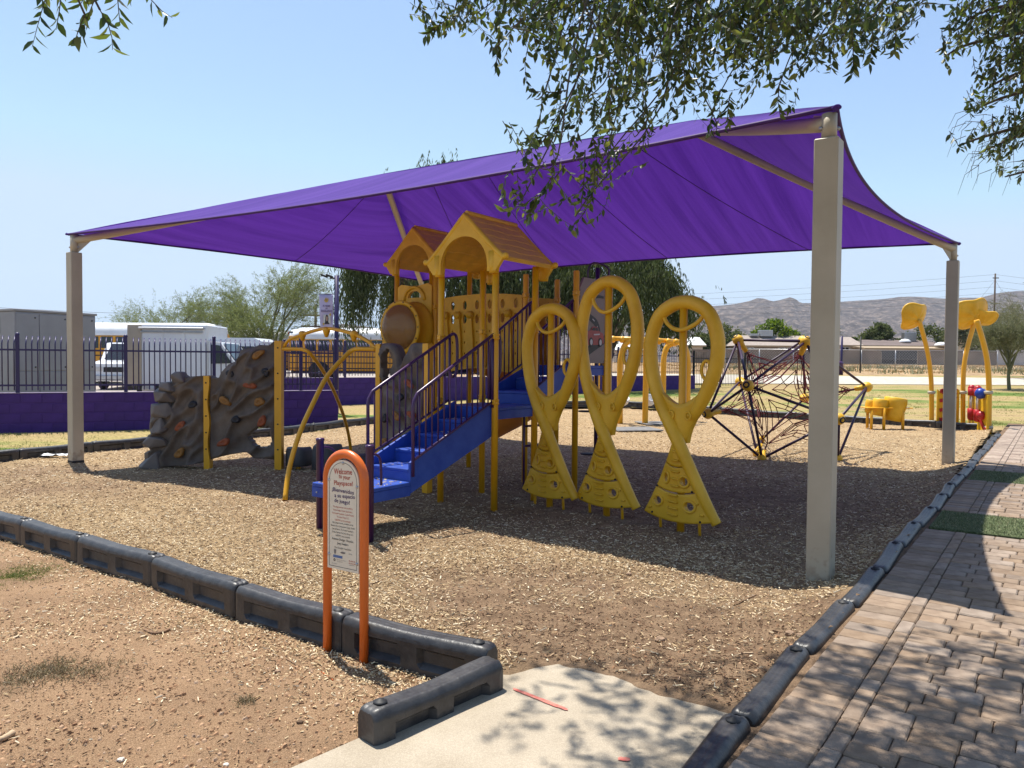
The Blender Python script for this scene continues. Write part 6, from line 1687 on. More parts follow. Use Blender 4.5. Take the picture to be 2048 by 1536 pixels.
def weeping(name, label, base, top, rad, ns, seed, mat_, ymin_fn, lat=1.0, r0=.35, hang=(1.2, 3.2), cat='tree', group=None, lens=(.10, .20), per=16):
    """tree with long hanging leafy strands"""
    g = np.random.default_rng(seed); gr = random.Random(seed)
    t = thing(name, label, cat, base, 0, group)
    c = Vector(base); H = top - c.z
    tips = [c + Vector((rad * .75 * math.cos(a) * gr.uniform(.5, 1), rad * .75 * math.sin(a) * gr.uniform(.5, 1), H * gr.uniform(.55, .88))) for a in [2 * math.pi * k / 11 + gr.uniform(-.2, .2) for k in range(11)]]
    b = MB(); limbs(b, c - Vector((0, 0, .2)), tips, r0, gr, .25, .30); b.obj('trunk', M_BARK, t)
    # strand roots clustered about sub-crowns so that gaps and clumps show
    K = 30; ca = g.uniform(0, 2 * np.pi, K); cr = np.sqrt(g.uniform(.05, 1, K)) * rad * .92
    ch = H * (0.96 - 0.60 * (cr / rad) ** 1.6 + g.normal(0, .035, K))
    k = g.integers(0, K, ns); x = c.x + cr[k] * np.cos(ca[k]) + g.normal(0, rad * .115, ns); y = c.y + cr[k] * np.sin(ca[k]) + g.normal(0, rad * .115, ns)
    z = c.z + ch[k] + g.normal(0, H * .035, ns) - .25 * ((x - c.x) ** 2 + (y - c.y) ** 2 > (rad * .95) ** 2)
    L = g.uniform(*hang, ns) * g.uniform(.6, 1.1, ns)
    zlow = np.array([ymin_fn(a, bb) for a, bb in zip(x, y)])
    L = np.minimum(L, np.maximum(.4, z - zlow - g.uniform(0, 1.2, ns)))
    out = np.stack([x - c.x, y - c.y], 1); out /= np.linalg.norm(out, axis=1, keepdims=True) + 1e-6
    u = g.uniform(0, 1, (ns, per)); sw = g.normal(0, .12, (ns, 2))
    px = x[:, None] + (out[:, 0:1] * .35 + sw[:, 0:1]) * np.sin(u * 1.5) ; py = y[:, None] + (out[:, 1:2] * .35 + sw[:, 1:2]) * np.sin(u * 1.5)
    pz = z[:, None] + .22 * np.sin(u * 3.0) * (u < .5) - L[:, None] * u ** 1.25
    C = np.stack([px, py, pz], 2).reshape(-1, 3); n = len(C)
    Dv = unit(np.stack([g.normal(0, .35, n), g.normal(0, .35, n), -np.ones(n)], 1))
    V, F = leaf_faces(C, Dv, g.uniform(*lens, n) * 1.5, g.uniform(.03, .06, n), g)
    np_obj('crown', V, F, mat_, t); return t
M_PEPPER = ramp_island('drooping_grey_green_leaves', [(0.030, 0.042, 0.016), (0.055, 0.075, 0.026), (0.085, 0.105, 0.04), (0.12, 0.135, 0.06)], .7, .30)
M_PALO = ramp_island('pale_feathery_leaves', [(0.09, 0.115, 0.04), (0.135, 0.165, 0.06), (0.19, 0.215, 0.09), (0.25, 0.26, 0.13)], .8, .35)
M_CITRUS = ramp_island('bright_green_leaves', [(0.03, 0.06, 0.010), (0.07, 0.12, 0.014), (0.13, 0.19, 0.02), (0.20, 0.25, 0.035)], .6, .3)
M_MESQ = ramp_island('mid_green_leaves', [(0.035, 0.05, 0.016), (0.065, 0.085, 0.026), (0.10, 0.12, 0.042), (0.13, 0.145, 0.06)], .75, .3)
M_DUST = ramp_island('dusty_green_leaves', [(0.075, 0.085, 0.045), (0.12, 0.13, 0.065), (0.16, 0.165, 0.09), (0.20, 0.19, 0.12)], .8, .3)
M_BARE = mat('grey_twigs', (0.20, 0.165, 0.13), .9, .2, 6)
hz_ = lambda lo: (lambda x, y: terrain_z(x, y) + lo)
weeping('pepper_tree', 'tall weeping pepper tree whose top shows over the purple canopy, behind the bubble window', (-3.7, 35.5, .3), 11.7, 4.1, 4300, 41, M_PEPPER, lambda x, y: 2.2 + .5 * math.sin(x * 3), hang=(1.5, 4.5), group='weeping trees behind the tower')
weeping('pepper_tree', 'weeping pepper tree between the two other weeping trees, behind the house roofs', (0.6, 37.5, .5), 9.4, 3.4, 2300, 42, M_PEPPER, lambda x, y: 3.2 + .6 * math.sin(x * 2), hang=(1.5, 4.0), group='weeping trees behind the tower')
weeping('pepper_tree', 'weeping pepper tree at the right, behind the loop climbers', (4.7, 36.5, .6), 8.3, 3.9, 3300, 43, M_PEPPER, lambda x, y: 2.6 + .8 * math.sin(x * 2.3), hang=(1.2, 3.6), group='weeping trees behind the tower')

def palo(label, base, top, rx, seed, nb=330, group=None, M_=None, name='palo_verde_tree', tw=.012, ln=(.9, 1.9), leaf=True, lx=(.05, .10), up=.75, per=40, low=.26, fork=.28):
    """airy tree of upswept twigs with tiny leaves"""
    g = np.random.default_rng(seed); gr = random.Random(seed)
    t = thing(name, label, 'tree', base, 0, group); c = Vector(base); H = top - c.z
    tips = [c + Vector((rx * gr.uniform(.25, .72) * math.cos(a), rx * gr.uniform(.25, .72) * math.sin(a), H * gr.uniform(low, .74))) for a in [2 * math.pi * k / 15 + gr.uniform(-.2, .2) for k in range(15)]]
    b = MB(); limbs(b, c - Vector((0, 0, .2)), tips, .17 * rx / 3.3, gr, .2 if fork < .4 else .05, fork)
    CC = []; DD = []
    for i in range(nb):
        s = gr.choice(tips) + Vector((gr.gauss(0, .14), gr.gauss(0, .14), gr.gauss(0, .12))) * rx
        o = Vector((s.x - c.x, s.y - c.y, 0)); o = o.normalized() if o.length > .01 else Vector((1, 0, 0))
        d = (o * gr.uniform(.3, 1.0) + Vector((gr.gauss(0, .4), gr.gauss(0, .4), gr.uniform(.1, 1.2) * up + .05))).normalized(); L = gr.uniform(*ln)
        p = [s + d * (L * k / 4) + Vector((0, 0, -.18 * L * (k / 4) ** 2 + gr.gauss(0, .03))) for k in range(5)]
        if i % 2 == 0 or not leaf: b.tube(p, [tw * (1 - .8 * k / 4) for k in range(5)], 3, cap=False)
        u = g.uniform(0.1, 1, per); k = np.minimum((u * 4).astype(int), 3); P = np.array([tuple(q) for q in p]); f = (u * 4 - k)[:, None]
        CC.append(P[k] * (1 - f) + P[k + 1] * f + g.normal(0, .05, (per, 3))); DD.append(g.normal(0, 1, (per, 3)) + np.array(d)[None] * 1.2)
    b.obj('trunk', M_BARE if not leaf else mat('greenish_bark', (.13, .13, .065), .8, .2, 8), t)
    if leaf:
        C = np.concatenate(CC); Dv = unit(np.concatenate(DD)); n = len(C)
        V, F = leaf_faces(C, Dv, g.uniform(*lx, n) * 2, g.uniform(.014, .03, n), g); np_obj('crown', V, F, M_ or M_PALO, t)
    return t
def LP(px, Y, z=None):
    x = (px - 1024) / F_PX * Y; return (x, Y, z if z is not None else LOTZ(Y) if x < 0 else terrain_z(x, Y))
palo('pale feathery palo verde tree behind the buses, left of the banner pole', LP(535, 46), 7.6, 3.5, 51, 1250, 'palo verde trees behind the buses')
palo('smaller airy palo verde tree behind the first bus, nearest the grey cabinet', LP(330, 47), 6.3, 3.5, 52, 560, 'palo verde trees behind the buses')
palo('low palo verde tree between the two larger ones behind the buses', LP(425, 49), 6.2, 2.7, 53, 480, 'palo verde trees behind the buses')
palo('bare grey brush behind the buses between the banner pole and the weeping tree', LP(700, 60), 5.2, 3.0, 54, 420, None, None, 'bare_shrub', .02, (.6, 1.4), False)

def leafy(name, label, base, lobes, n, size, seed, mat_, trunk=.12, cat='tree', group=None, shell=.55):
    """broadleaf crown: leaf faces through several uneven lobes [(dx,dy,dz,rx,ry,rz)]"""
    g = np.random.default_rng(seed); gr = random.Random(seed); t = thing(name, label, cat, base, 0, group); c = Vector(base)
    if trunk:
        b = MB(); limbs(b, c - Vector((0, 0, .2)), [c + Vector(l[:3]) + Vector((gr.gauss(0, .2), gr.gauss(0, .2), 0)) for l in lobes], trunk, gr, .08, .4); b.obj('trunk', M_BARK, t)
    w = np.array([l[3] * l[4] * l[5] for l in lobes]) ** .7; w /= w.sum(); CC = []
    for l, q in zip(lobes, w):
        k = int(n * q); d = unit(g.normal(0, 1, (k, 3))); r = g.uniform(0, 1, (k, 1)) ** .4
        # clumps on each lobe
        m = 22; cd = unit(g.normal(0, 1, (m, 3))); near = cd[g.integers(0, m, k)]
        d = unit(d * .38 + near); r = (shell + (1 - shell) * r) * (0.82 + .28 * g.random((k, 1)))
        CC.append(np.array(c)[None] + np.array(l[:3])[None] + d * r * np.array(l[3:6])[None])
    C = np.concatenate(CC); k = len(C)
    V, F = leaf_faces(C, unit(g.normal(0, 1, (k, 3))), g.uniform(.7, 1.3, k) * size, g.uniform(.45, .7, k) * size, g); np_obj('crown', V, F, mat_, t); return t

# right hand background
Yh = 112
def LR(px, Y): return ((px - 1024) / F_PX * Y, Y, terrain_z((px - 1024) / F_PX * Y, Y))
leafy('citrus_tree', 'round bright green tree behind the long low house with a roof cooler', LR(1545, 118), [(0, 0, 4.2, 2.9, 2.5, 2.5), (-2.6, 0, 3.3, 1.9, 2, 1.7), (2.5, 0, 3.4, 1.9, 2, 1.7)], 9000, .42, 61, M_CITRUS, .25)
leafy('mesquite_tree', 'dull green bushy tree left of the round bright tree', LR(1445, 122), [(0, 0, 3.6, 3.2, 2.5, 2.6), (-3, 1, 2.6, 2.2, 2, 1.9), (2.4, 0, 2.8, 2, 2, 2)], 7000, .40, 62, M_MESQ, .25)
leafy('round_tree', 'dark rounded tree standing above the dark flat roofs', LR(1748, 125), [(0, 0, 5.0, 2.5, 2.2, 1.7), (-.8, 0, 3.6, 1.8, 1.6, 1.4), (1.6, 0, 5.2, 1.5, 1.4, 1.0)], 5200, .42, 63, M_MESQ, .22)
leafy('tree_mass', 'low spreading green tree behind the dark roofs beside the first flower post', LR(1862, 124), [(0, 0, 3.8, 4.2, 2.5, 2.6), (5, 0, 4.5, 3, 2.5, 3.0), (-5, 0, 2.8, 3, 2, 1.4)], 7500, .42, 64, M_MESQ, .25)
leafy('tree_mass', 'green tree between the flower posts behind the street pole', LR(1940, 116), [(0, 0, 4.0, 4, 2.5, 3.0), (5, 0, 3.6, 3, 2.5, 2.6)], 5200, .42, 65, M_DUST, .25)
leafy('tree_mass', 'scrubby green tree at the far right edge behind the white wall', LR(2060, 100), [(0, 0, 3.4, 3.4, 2.5, 3.2), (-3, 1, 2.8, 2, 2, 2.2)], 5200, .36, 66, M_DUST, .25)
leafy('mesquite_tree', 'small green tree behind the white roof seen through the nearest loop', LR(1392, 128), [(0, 0, 3.0, 2.6, 2, 2.0), (3, 0, 2.6, 2, 2, 1.8)], 3800, .40, 67, M_MESQ, .2)
palo('slim young tree with airy grey green crown standing in the lawn at right', (24.4, 37.5, terrain_z(24.4, 37.5)), 4.6, 1.6, 71, 420, None, M_DUST, 'young_tree', .010, (.5, 1.0), True, (.05, .11), .6, 40, .5, .62)
palo('airy grey green tree at the right edge beyond the young tree', (31.0, 45, terrain_z(31, 45)), 6.0, 3.4, 72, 420, None, M_DUST, 'young_tree', .014, (.7, 1.5), True, (.06, .13), .6, 36, .45, .55)
def palm(label, px, Y, h, seed):
    x, y, z = LR(px, Y); g = random.Random(seed); t = thing('palm_tree', label, 'palm tree', (x, y, z), 0, None); c = Vector((x, y, z))
    b = MB(); b.tube([c - Vector((0, 0, .2)), c + Vector((.1, 0, h * .5)), c + Vector((0, 0, h))], [.22, .17, .15], 8); b.obj('trunk', M_BARK, t)
    b = MB()
    for k in range(34):
        a = g.uniform(0, 6.28); e = g.uniform(-.7, 1.2); L = g.uniform(.9, 1.4)
        d = Vector((math.cos(a) * math.cos(e), math.sin(a) * math.cos(e), math.sin(e))); s = d.cross(Vector((0, 0, 1))).normalized()
        p = [c + Vector((0, 0, h)) + d * (L * q / 4) - Vector((0, 0, .35 * L * (q / 4) ** 2)) for q in range(5)]
        w = (.05, .22, .30, .22, .02)
        b.add([v for q in range(5) for v in (p[q] - s * w[q] - Vector((0, 0, .06)), p[q], p[q] + s * w[q] - Vector((0, 0, .06)))], [(3 * q + i, 3 * q + i + 1, 3 * q + i + 4, 3 * q + i + 3) for q in range(4) for i in (0, 1)])
    b.obj('crown', M_MESQ, t, fix=False)
palm('small fan palm beside the pale gabled roof, left of the rounded tree', 1708, 120, 3.6, 1); palm('fan palm partly hidden by the near canopy post', 1668, 124, 5.2, 2)

# ================================================================== HOUSES ACROSS THE FIELD
M_ROOF1 = mat('grey_brown_shingle', (0.30, 0.25, 0.215), .9, .12, 3, .3, 12); M_ROOF2 = mat('dark_brown_shingle', (0.15, 0.115, 0.105), .9, .12, 3, .3, 12); M_ROOFW = mat('white_metal_roof', (.62, .62, .60), .6, .05, 2)
M_STUC = mat('taupe_stucco', (0.20, 0.175, 0.16), .9, .1, 3); M_STUC2 = mat('cream_stucco', (0.48, 0.43, 0.36), .9, .08, 3); M_FASC = mat('tan_fascia', (.34, .26, .17), .8, .08, 4)
def house_(label, px0, px1, Y, eave, ridge, depth, wallm, roofm, windows=(), gable=False, name='house', ac=None, over=.5):
    x0, x1 = (px0 - 1024) / F_PX * Y, (px1 - 1024) / F_PX * Y; z = terrain_z((x0 + x1) / 2, Y); L = x1 - x0
    t = thing(name, label, 'house', (x0, Y, z), 0); E, Rg = eave - z, ridge - z
    b = MB(); b.box((L / 2, depth / 2, E / 2 - .1), (L - over * 2, depth - over, E + .2)); lb(b, 'wall', wallm, t)
    rows = [[Vector((x, -0.0, E)), Vector((x, depth / 2, Rg)), Vector((x, depth, E))] for x in (0, L)]
    if not gable:
        rows = [[Vector((0, 0, E)), Vector((min(L * .2, depth / 2) * .6, depth / 2, Rg)), Vector((0, depth, E))], [Vector((L, 0, E)), Vector((L - min(L * .2, depth / 2) * .6, depth / 2, Rg)), Vector((L, depth, E))]]
    b = MB(); closed_sheet(b, rows, (0, 0, -.16), smooth=False)
    if not gable:
        for r in rows: b.add([r[0], r[1], r[2]], [(0, 1, 2)])
    rf = lb(b, 'roof', roofm, t)
    b = MB(); b.cbox((L / 2, -.02, E - .12), (L, .05, .22), .01); lb(b, 'fascia', M_FASC, t)
    for wx, w, h in windows:
        wx = (wx - px0) / (px1 - px0) * L; b = MB(); b.cbox((wx, over / 2 - .02, E - .30 - h / 2), (w, .06, h), .01); f = lb(b, 'window_frame', M_WHITE, t)
        for s in (-1, 1):
            b = MB(); b.cbox((wx + s * w / 4, over / 2 - .055, E - .30 - h / 2), (w / 2 - .10, .02, h - .12), .004); lb(b, 'pane', M_GLASS, f)
    for ax, az, w, h in (ac or ()):
        ax = (ax - px0) / (px1 - px0) * L; b = MB(); b.cbox((ax, depth * .42, az - z + h / 2), (w, 1.1, h), .04); a = lb(b, 'roof_cooler', M_DARK if w > 2 else M_STEEL, rf)
        for k in range(4):
            b = MB(); b.cbox((ax, depth * .42 - .56, az - z + h * (.2 + .2 * k)), (w * .9, .03, .05), .01); lb(b, 'louvre', M_STEEL, a)
    return t
zpx = lambda py, px, Y: D(px, py, Y).z
house_('long low grey house with a cooler on its roof, behind the net climber', 1478, 1668, 112, zpx(691, 1560, 112), zpx(669, 1560, 112), 9, M_STUC, M_ROOF1, [(1570, 1.9, .8), (1500, 1.2, .7)], ac=[(1546, zpx(670, 1546, 112) - .1, 2.0, .95), (1522, zpx(670, 1522, 112) - .1, 1.3, .4)])
house_('pale gabled house beside the near canopy post', 1655, 1726, 114, zpx(690, 1700, 114), zpx(672, 1700, 114), 9, M_STUC2, M_ROOF1, [(1690, 1.2, .7)], True)
house_('wide house with dark brown roof, skylight and roof cooler', 1722, 1900, 118, zpx(691, 1800, 118), zpx(678, 1800, 118), 10, M_STUC, M_ROOF2, [], ac=[(1844, zpx(682, 1844, 118), 1.9, 1.5)])
house_('flat tan roofed extension in front of the dark brown roof', 1728, 1890, 110, zpx(696, 1800, 110), zpx(692, 1800, 110), 6, M_STUC2, M_FASC, [(1760, 1.0, .4)], True)
house_('white roofed building behind the iron gate', 1372, 1412, 112, zpx(690, 1390, 112), zpx(672, 1390, 112), 9, M_STUC2, M_ROOFW, [], True)
house_('white gabled building seen through the tallest loop climber', 1226, 1300, 105, zpx(700, 1260, 105), zpx(682, 1260, 105), 9, M_STUC2, M_ROOFW, [], True)
b = None
for px, py in ((1810, 684), (1882, 691)):
    p = D(px, py, 111.0 if px > 1850 else 121); sk = thing('skylight_dome', 'white skylight dome on the %s' % ('tan flat roof' if px > 1850 else 'dark brown roof'), 'skylight', p)
    b = MB(); b.lathe([(.0, .5), (.5, .42), (.85, .15), (.9, -.05)], (0, 0, 0), 16); b.obj('dome', M_WHITE, sk, local=True)
vt = thing('roof_vent', 'tall white metal vent stack rising right of the far canopy post', 'vent', D(1921, 695, 116)); b = MB(); b.lathe([(.45, -.6), (.45, 1.5), (.75, 1.6), (.75, 1.9), (.3, 2.0), (.3, 2.2), (.6, 2.3), (0, 2.5)], (0, 0, 0), 12); b.obj('stack', M_WHITE, vt, local=True)

# block wall, dark gate, white panel
Yw = 97.0
M_BWALL = mat('brown_block_wall', (0.20, 0.158, 0.125), .9, .22, .5, .2, 10, col2=(.26, .21, .17), detail=6)
M_MORT = mat('grey_mortar', (.15, .13, .12), .9, .1, 5)
def far_wall(px0, px1, ptop, label, m, name='garden_wall'):
    x0, x1 = (px0 - 1024) / F_PX * Yw, (px1 - 1024) / F_PX * Yw; z0 = terrain_z((x0 + x1) / 2, Yw); H = zpx(ptop, (px0 + px1) / 2, Yw) - z0
    t = thing(name, label, 'wall', (x0, Yw, z0)); L = x1 - x0
    b = MB(); b.box((L / 2, 0, H / 2 - .15), (L - .02, .16, H + .28)); lb(b, 'core', M_MORT, t)
    rows = max(1, round(H / .2)); b = MB()
    for r in range(rows):
        x = -.2 * (r % 2)
        while x < L:
            a, c = max(0, x) + .006, min(L, x + .4) - .006
            if c - a > .03: b.box(((a + c) / 2, 0, (r + .5) * H / rows), (c - a, .2, H / rows - .012))
            x += .4
    o = lb(b, 'blocks', m, t); o['kind'] = 'stuff'; return t
far_wall(1383, 1761, 700, 'long grey brown block wall across the field, left of the dark gate', M_BWALL)
far_wall(1834, 1992, 701, 'grey brown block wall across the field, right of the dark gate', M_BWALL)
far_wall(1992, 2120, 700, 'pale painted block wall across the field at far right', mat('pale_painted_wall', (.40, .38, .37), .9, .08, 1))
gx0, gx1 = (1762 - 1024) / F_PX * Yw, (1833 - 1024) / F_PX * Yw; gz = terrain_z(gx0, Yw); gt = thing('double_gate', 'dark blue grey double gate in the far block wall', 'gate', (gx0, Yw, gz))
GH = zpx(700, 1800, Yw) - gz
M_GATE, M_GATE2 = mat('blue_grey_gate', (.055, .06, .07), .6, .1, 2), mat('dark_gate_lower', (.028, .03, .036), .6, .1, 2)
for k in range(2):
    w = (gx1 - gx0) / 2; b = MB(); b.cbox((w * (k + .5), -.02, GH * .68), (w - .04, .08, GH * .64), .01); lf = lb(b, 'leaf', M_GATE, gt)
    b = MB(); b.cbox((w * (k + .5), -.02, GH * .18), (w - .04, .08, GH * .34), .01); lb(b, 'leaf_lower', M_GATE2, gt)

# chain link fence along the walk
Yc = 62.0
cf = thing('chain_link_fence', 'chain link fence with thin steel posts along the far side of the concrete walk', 'fence', LR(1455, Yc))
xA, xB = (1450 - 1024) / F_PX * Yc, (2130 - 1024) / F_PX * Yc; zg = terrain_z(xB, Yc); zt = zpx(700, 1700, Yc)
b = MB(); b.tube([(xA, Yc, zt), (xB, Yc, zt)], .035, 6); b.obj('top_rail', M_STEEL, cf)
nP = 10
for k in range(nP + 1):
    x = xA + (xB - xA) * k / nP; b = MB(); b.tube([(x, Yc, zg - .3), (x, Yc, zt + .02)], .04, 6); b.obj('post', M_STEEL, cf)
b = MB()
for k in range(int((xB - xA) / .22)):
    x = xA + k * .22
    for s in (-1, 1): b.tube([(x, Yc, zg), (x + s * (zt - zg), Yc, zt)], .006, 3, cap=False)
o = b.obj('wire_mesh', M_STEEL, cf, fix=False); o['kind'] = 'stuff'
tp_ = thing('tall_fence_post', 'tall thin dark post standing at the walk edge left of the dark gate', 'post', LR(1720, 52)); b = MB(); x = LR(1720, 52)[0]; b.tube([(x, 52, .5), (x, 52, zpx(673, 1720, 52))], .05, 8); b.obj('pole', M_DARK, tp_)
pc_ = LR(1679, 47); tc_ = thing('trash_can_pole', 'purple trash can strapped to a purple pole beside the walk, behind the near canopy post', 'trash can', pc_)
b = MB(); b.tube([(pc_[0] + .1, 47, .4), (pc_[0] + .1, 47, zpx(672, 1680, 47))], .07, 8); b.obj('pole', M_PURP2, tc_)
b = MB(); b.lathe([(.30, -.1), (.32, .6), (.34, .68), (.30, .72), (.12, .80), (0, .82)], (pc_[0] - .2, 46.8, pc_[2]), 16); b.obj('bin', M_PURP, tc_)

# ================================================================== UTILITY POLES AND WIRES
M_POLE = mat('weathered_pole_wood', (.085, .06, .045), .9, .2, 3)
def upole(label, px, Y, ptop, arms, r=.16):
    x, y, z = LR(px, Y) if px > 1000 else LP(px, Y); t = thing('utility_pole', label, 'utility pole', (x, y, z)); zt = zpx(ptop, px, Y)
    b = MB(); b.tube([(x, y, z - .3), (x, y, zt)], [r, r * .7], 8); p = b.obj('pole', M_POLE, t)
    for dz, w in arms:
        b = MB(); b.cbox((x, y - .15, zt - dz), (w, .12, .14), .01); a = b.obj('crossarm', M_POLE, p)
        for s in (-.45, -.2, .2, .45):
            b = MB(); b.lathe([(.04, 0), (.06, .06), (.03, .16), (0, .18)], (x + s * w, y - .15, zt - dz + .07), 6); b.obj('insulator', M_WHITE, a) if w > 1 else None
    return Vector((x, y, zt))
T1 = upole('tall wooden utility pole rising behind the right flower posts', 1985, 118, 547, [(.7, .9)])
T2 = upole('shorter utility pole with a transformer arm right of the tall pole', 1998, 128, 625, [(1.6, 6.5)])
T3 = upole('wooden utility pole with crossarms beside the banner, behind the buses', 631, 70, 609, [(1.0, 2.4), (2.0, 2.6)])
wires = thing('power_lines', 'thin power lines crossing the pale sky above the mountains', 'power lines', T1)
b = MB()
def wire(p, q, sag): b.tube([p.lerp(q, k / 14) - Vector((0, 0, sag * 4 * (k / 14) * (1 - k / 14))) for k in range(15)], .016, 3, cap=False)
for k in range(5):
    o_ = Vector((0, 0, -.15 - .95 * k)); wire(T1 + o_, Vector((-40, 150, 13.5 - .95 * k)), 1.6); wire(T1 + o_, Vector((120, 110, 12.8 - .95 * k)), 1.2)
wire(T1 + Vector((0, 0, -1)), Vector((T1.x - 9, 118, 3)), 0); wire(T1 + Vector((0, 0, -1)), Vector((T1.x + 6.5, 116, 3.5)), .3)
wire(T3 + Vector((0, 0, -1)), Vector((-60, 72, 7)), .5); wire(T3 + Vector((0, 0, -2)), Vector((-60, 72, 6)), .5); wire(T3 + Vector((0, 0, -1)), Vector((20, 90, 7.5)), .6)
b.obj('wires', M_DARK, wires, fix=False)

# ================================================================== DRY FIELD: tufts of straw and sage
def tufts(name, n, area, h, m, seed, zf, spread=.12, blades=9, w=.02):
    g = np.random.default_rng(seed); x0, x1, y0, y1 = area
    x, y = g.uniform(x0, x1, n), g.uniform(y0, y1, n); keep = (vfb(x, y, .35, seed) + g.normal(0, .3, n)) > 0; x, y = x[keep], y[keep]
    z = np.array([zf(a, c) for a, c in zip(x, y)]); n = len(x)
    C = np.repeat(np.stack([x, y, z], 1), blades, 0) + np.concatenate([g.normal(0, spread, (n * blades, 2)), np.zeros((n * blades, 1))], 1)
    k = len(C); tip = C + np.stack([g.normal(0, h * .4, k), g.normal(0, h * .4, k), g.uniform(.4, 1.1, k) * h], 1); a = g.uniform(0, 6.28, k); s = np.stack([np.cos(a), np.sin(a), 0 * a], 1) * w
    V = np.stack([C - s, C + s, tip], 1).reshape(-1, 3); o = np_obj(name, V, np.arange(3 * k).reshape(k, 3), m); o['kind'] = 'stuff'; return o
M_STRAW = ramp_island('dry_straw', [(.22, .13, .06), (.34, .22, .10), (.44, .31, .15)], .9, .2); M_SAGE = ramp_island('sage_weeds', [(.10, .11, .06), (.17, .18, .10), (.24, .24, .15)], .9, .2); M_GRASS = ramp_island('green_grass', [(.05, .085, .018), (.09, .13, .03), (.16, .18, .06), (.26, .23, .10)], .9, .3)
gz_ = lambda x, y: terrain_z(x, y) - .09
tufts('dry_grass', 4200, (12, 75, 52, 96), .15, M_STRAW, 81, gz_, .3, 9, .03)
tufts('sage_weeds', 420, (16, 60, 50, 70), .5, M_SAGE, 82, gz_, .35, 12, .035)
lz_ = lambda x, y: terrain_z(x, y) - .04
def keep_out(name, n, poly, h, m, seed, w=.006, blades=7, spread=.05):
    g = np.random.default_rng(seed); P = np.array([(p[0], p[1]) for p in poly]); lo, hi = P.min(0), P.max(0); q = g.uniform(lo, hi, (n, 2)); q = q[inpoly(q, poly)]
    q = q[(vfb(q[:, 0], q[:, 1], 1.1, seed) + g.normal(0, .35, len(q))) > 0]
    n = len(q); z = np.array([lz_(a, c) for a, c in q]); C = np.repeat(np.stack([q[:, 0], q[:, 1], z], 1), blades, 0) + np.concatenate([g.normal(0, spread, (n * blades, 2)), np.zeros((n * blades, 1))], 1)
    k = len(C); tip = C + np.stack([g.normal(0, h * .5, k), g.normal(0, h * .5, k), g.uniform(.3, 1.1, k) * h], 1); a = g.uniform(0, 6.28, k); s = np.stack([np.cos(a), np.sin(a), 0 * a], 1) * w
    V = np.stack([C - s, C + s, tip], 1).reshape(-1, 3); o = np_obj(name, V, np.arange(3 * k).reshape(k, 3), m); o['kind'] = 'stuff'
keep_out('grass', 3600, [(-12.5, 15.2), (-8.9, 10.4), (-7.6, 12.0), (-6.6, 13.9), (-4.7, 16.3), (-3.8, 18.6), (-4.3, 19.2)], .07, M_GRASS, 91)
keep_out('grass', 7000, [(11.6, 18.6), (9.3, 21), (6.6, 24), (3.8, 26.4), (-.6, 25), (-3.6, 18.8), (-4, 22), (0, 29), (8, 34), (22, 36), (26, 30), (20, 20)], .06, M_GRASS, 92, .008)

# ================================================================== MOUNTAINS
prof = [(-1200, 690), (-400, 690), (200, 688), (480, 684), (600, 668), (640, 652), (690, 648), (760, 656), (900, 660), (1100, 640), (1300, 622), (1380, 617), (1440, 612), (1470, 608), (1500, 601), (1515, 596), (1530, 597), (1545, 602), (1562, 599), (1580, 594), (1590, 597), (1602, 606), (1660, 606), (1700, 602), (1730, 601), (1765, 598), (1800, 594), (1830, 594), (1870, 597), (1900, 598), (1925, 595), (1960, 594), (1990, 587), (2020, 583), (2060, 582), (2200, 588), (2500, 600), (3200, 640)]
YM = 2600.0
g = np.random.default_rng(5); NI, NJ = 520, 60
pxs = np.linspace(-700, 2700, NI); rows = []
for px in pxs:
    py = np.interp(px, [p[0] for p in prof], [p[1] for p in prof]); top = D(px, py, YM); row = []
    for j in range(NJ + 10):
        t = j / NJ; Y = 1500 + (YM - 1500) * t if t <= 1 else YM + (t - 1) * 3000
        x = top.x / YM * Y if t <= 1 else top.x
        k = max(0.0, t) if t <= 1 else max(0, 1 - (t - 1) * 5)
        nz = 0.5 * fbm(x / 260, Y / 260, 1.0, 3) + .25 * fbm(x / 90, Y / 90, 1, 8) + .13 * fbm(x / 30, Y / 30, 1, 13)
        z = 1.4 + (top.z - 1.4) * (k ** 1.25) + nz * 70 * (k * (1 - k) * 3 + (.08 if k > .97 else 0)) * min(1, (top.z / 120))
        zray = EYE + (top.z - EYE) * Y / YM
        if t < 1: z = min(z, zray - 1)
        row.append(Vector((x, Y, z)))
    rows.append(row)
mb = MB(); mb.grid(rows)
M_MTN = ground_mat('desert_mountain_rock', (.085, .068, .064), (.040, .035, .038), (.155, .120, .098), .012, 1.0, .035, .05, .65, dist=14)
tagp(mb.obj('mountains', M_MTN), kind='structure')
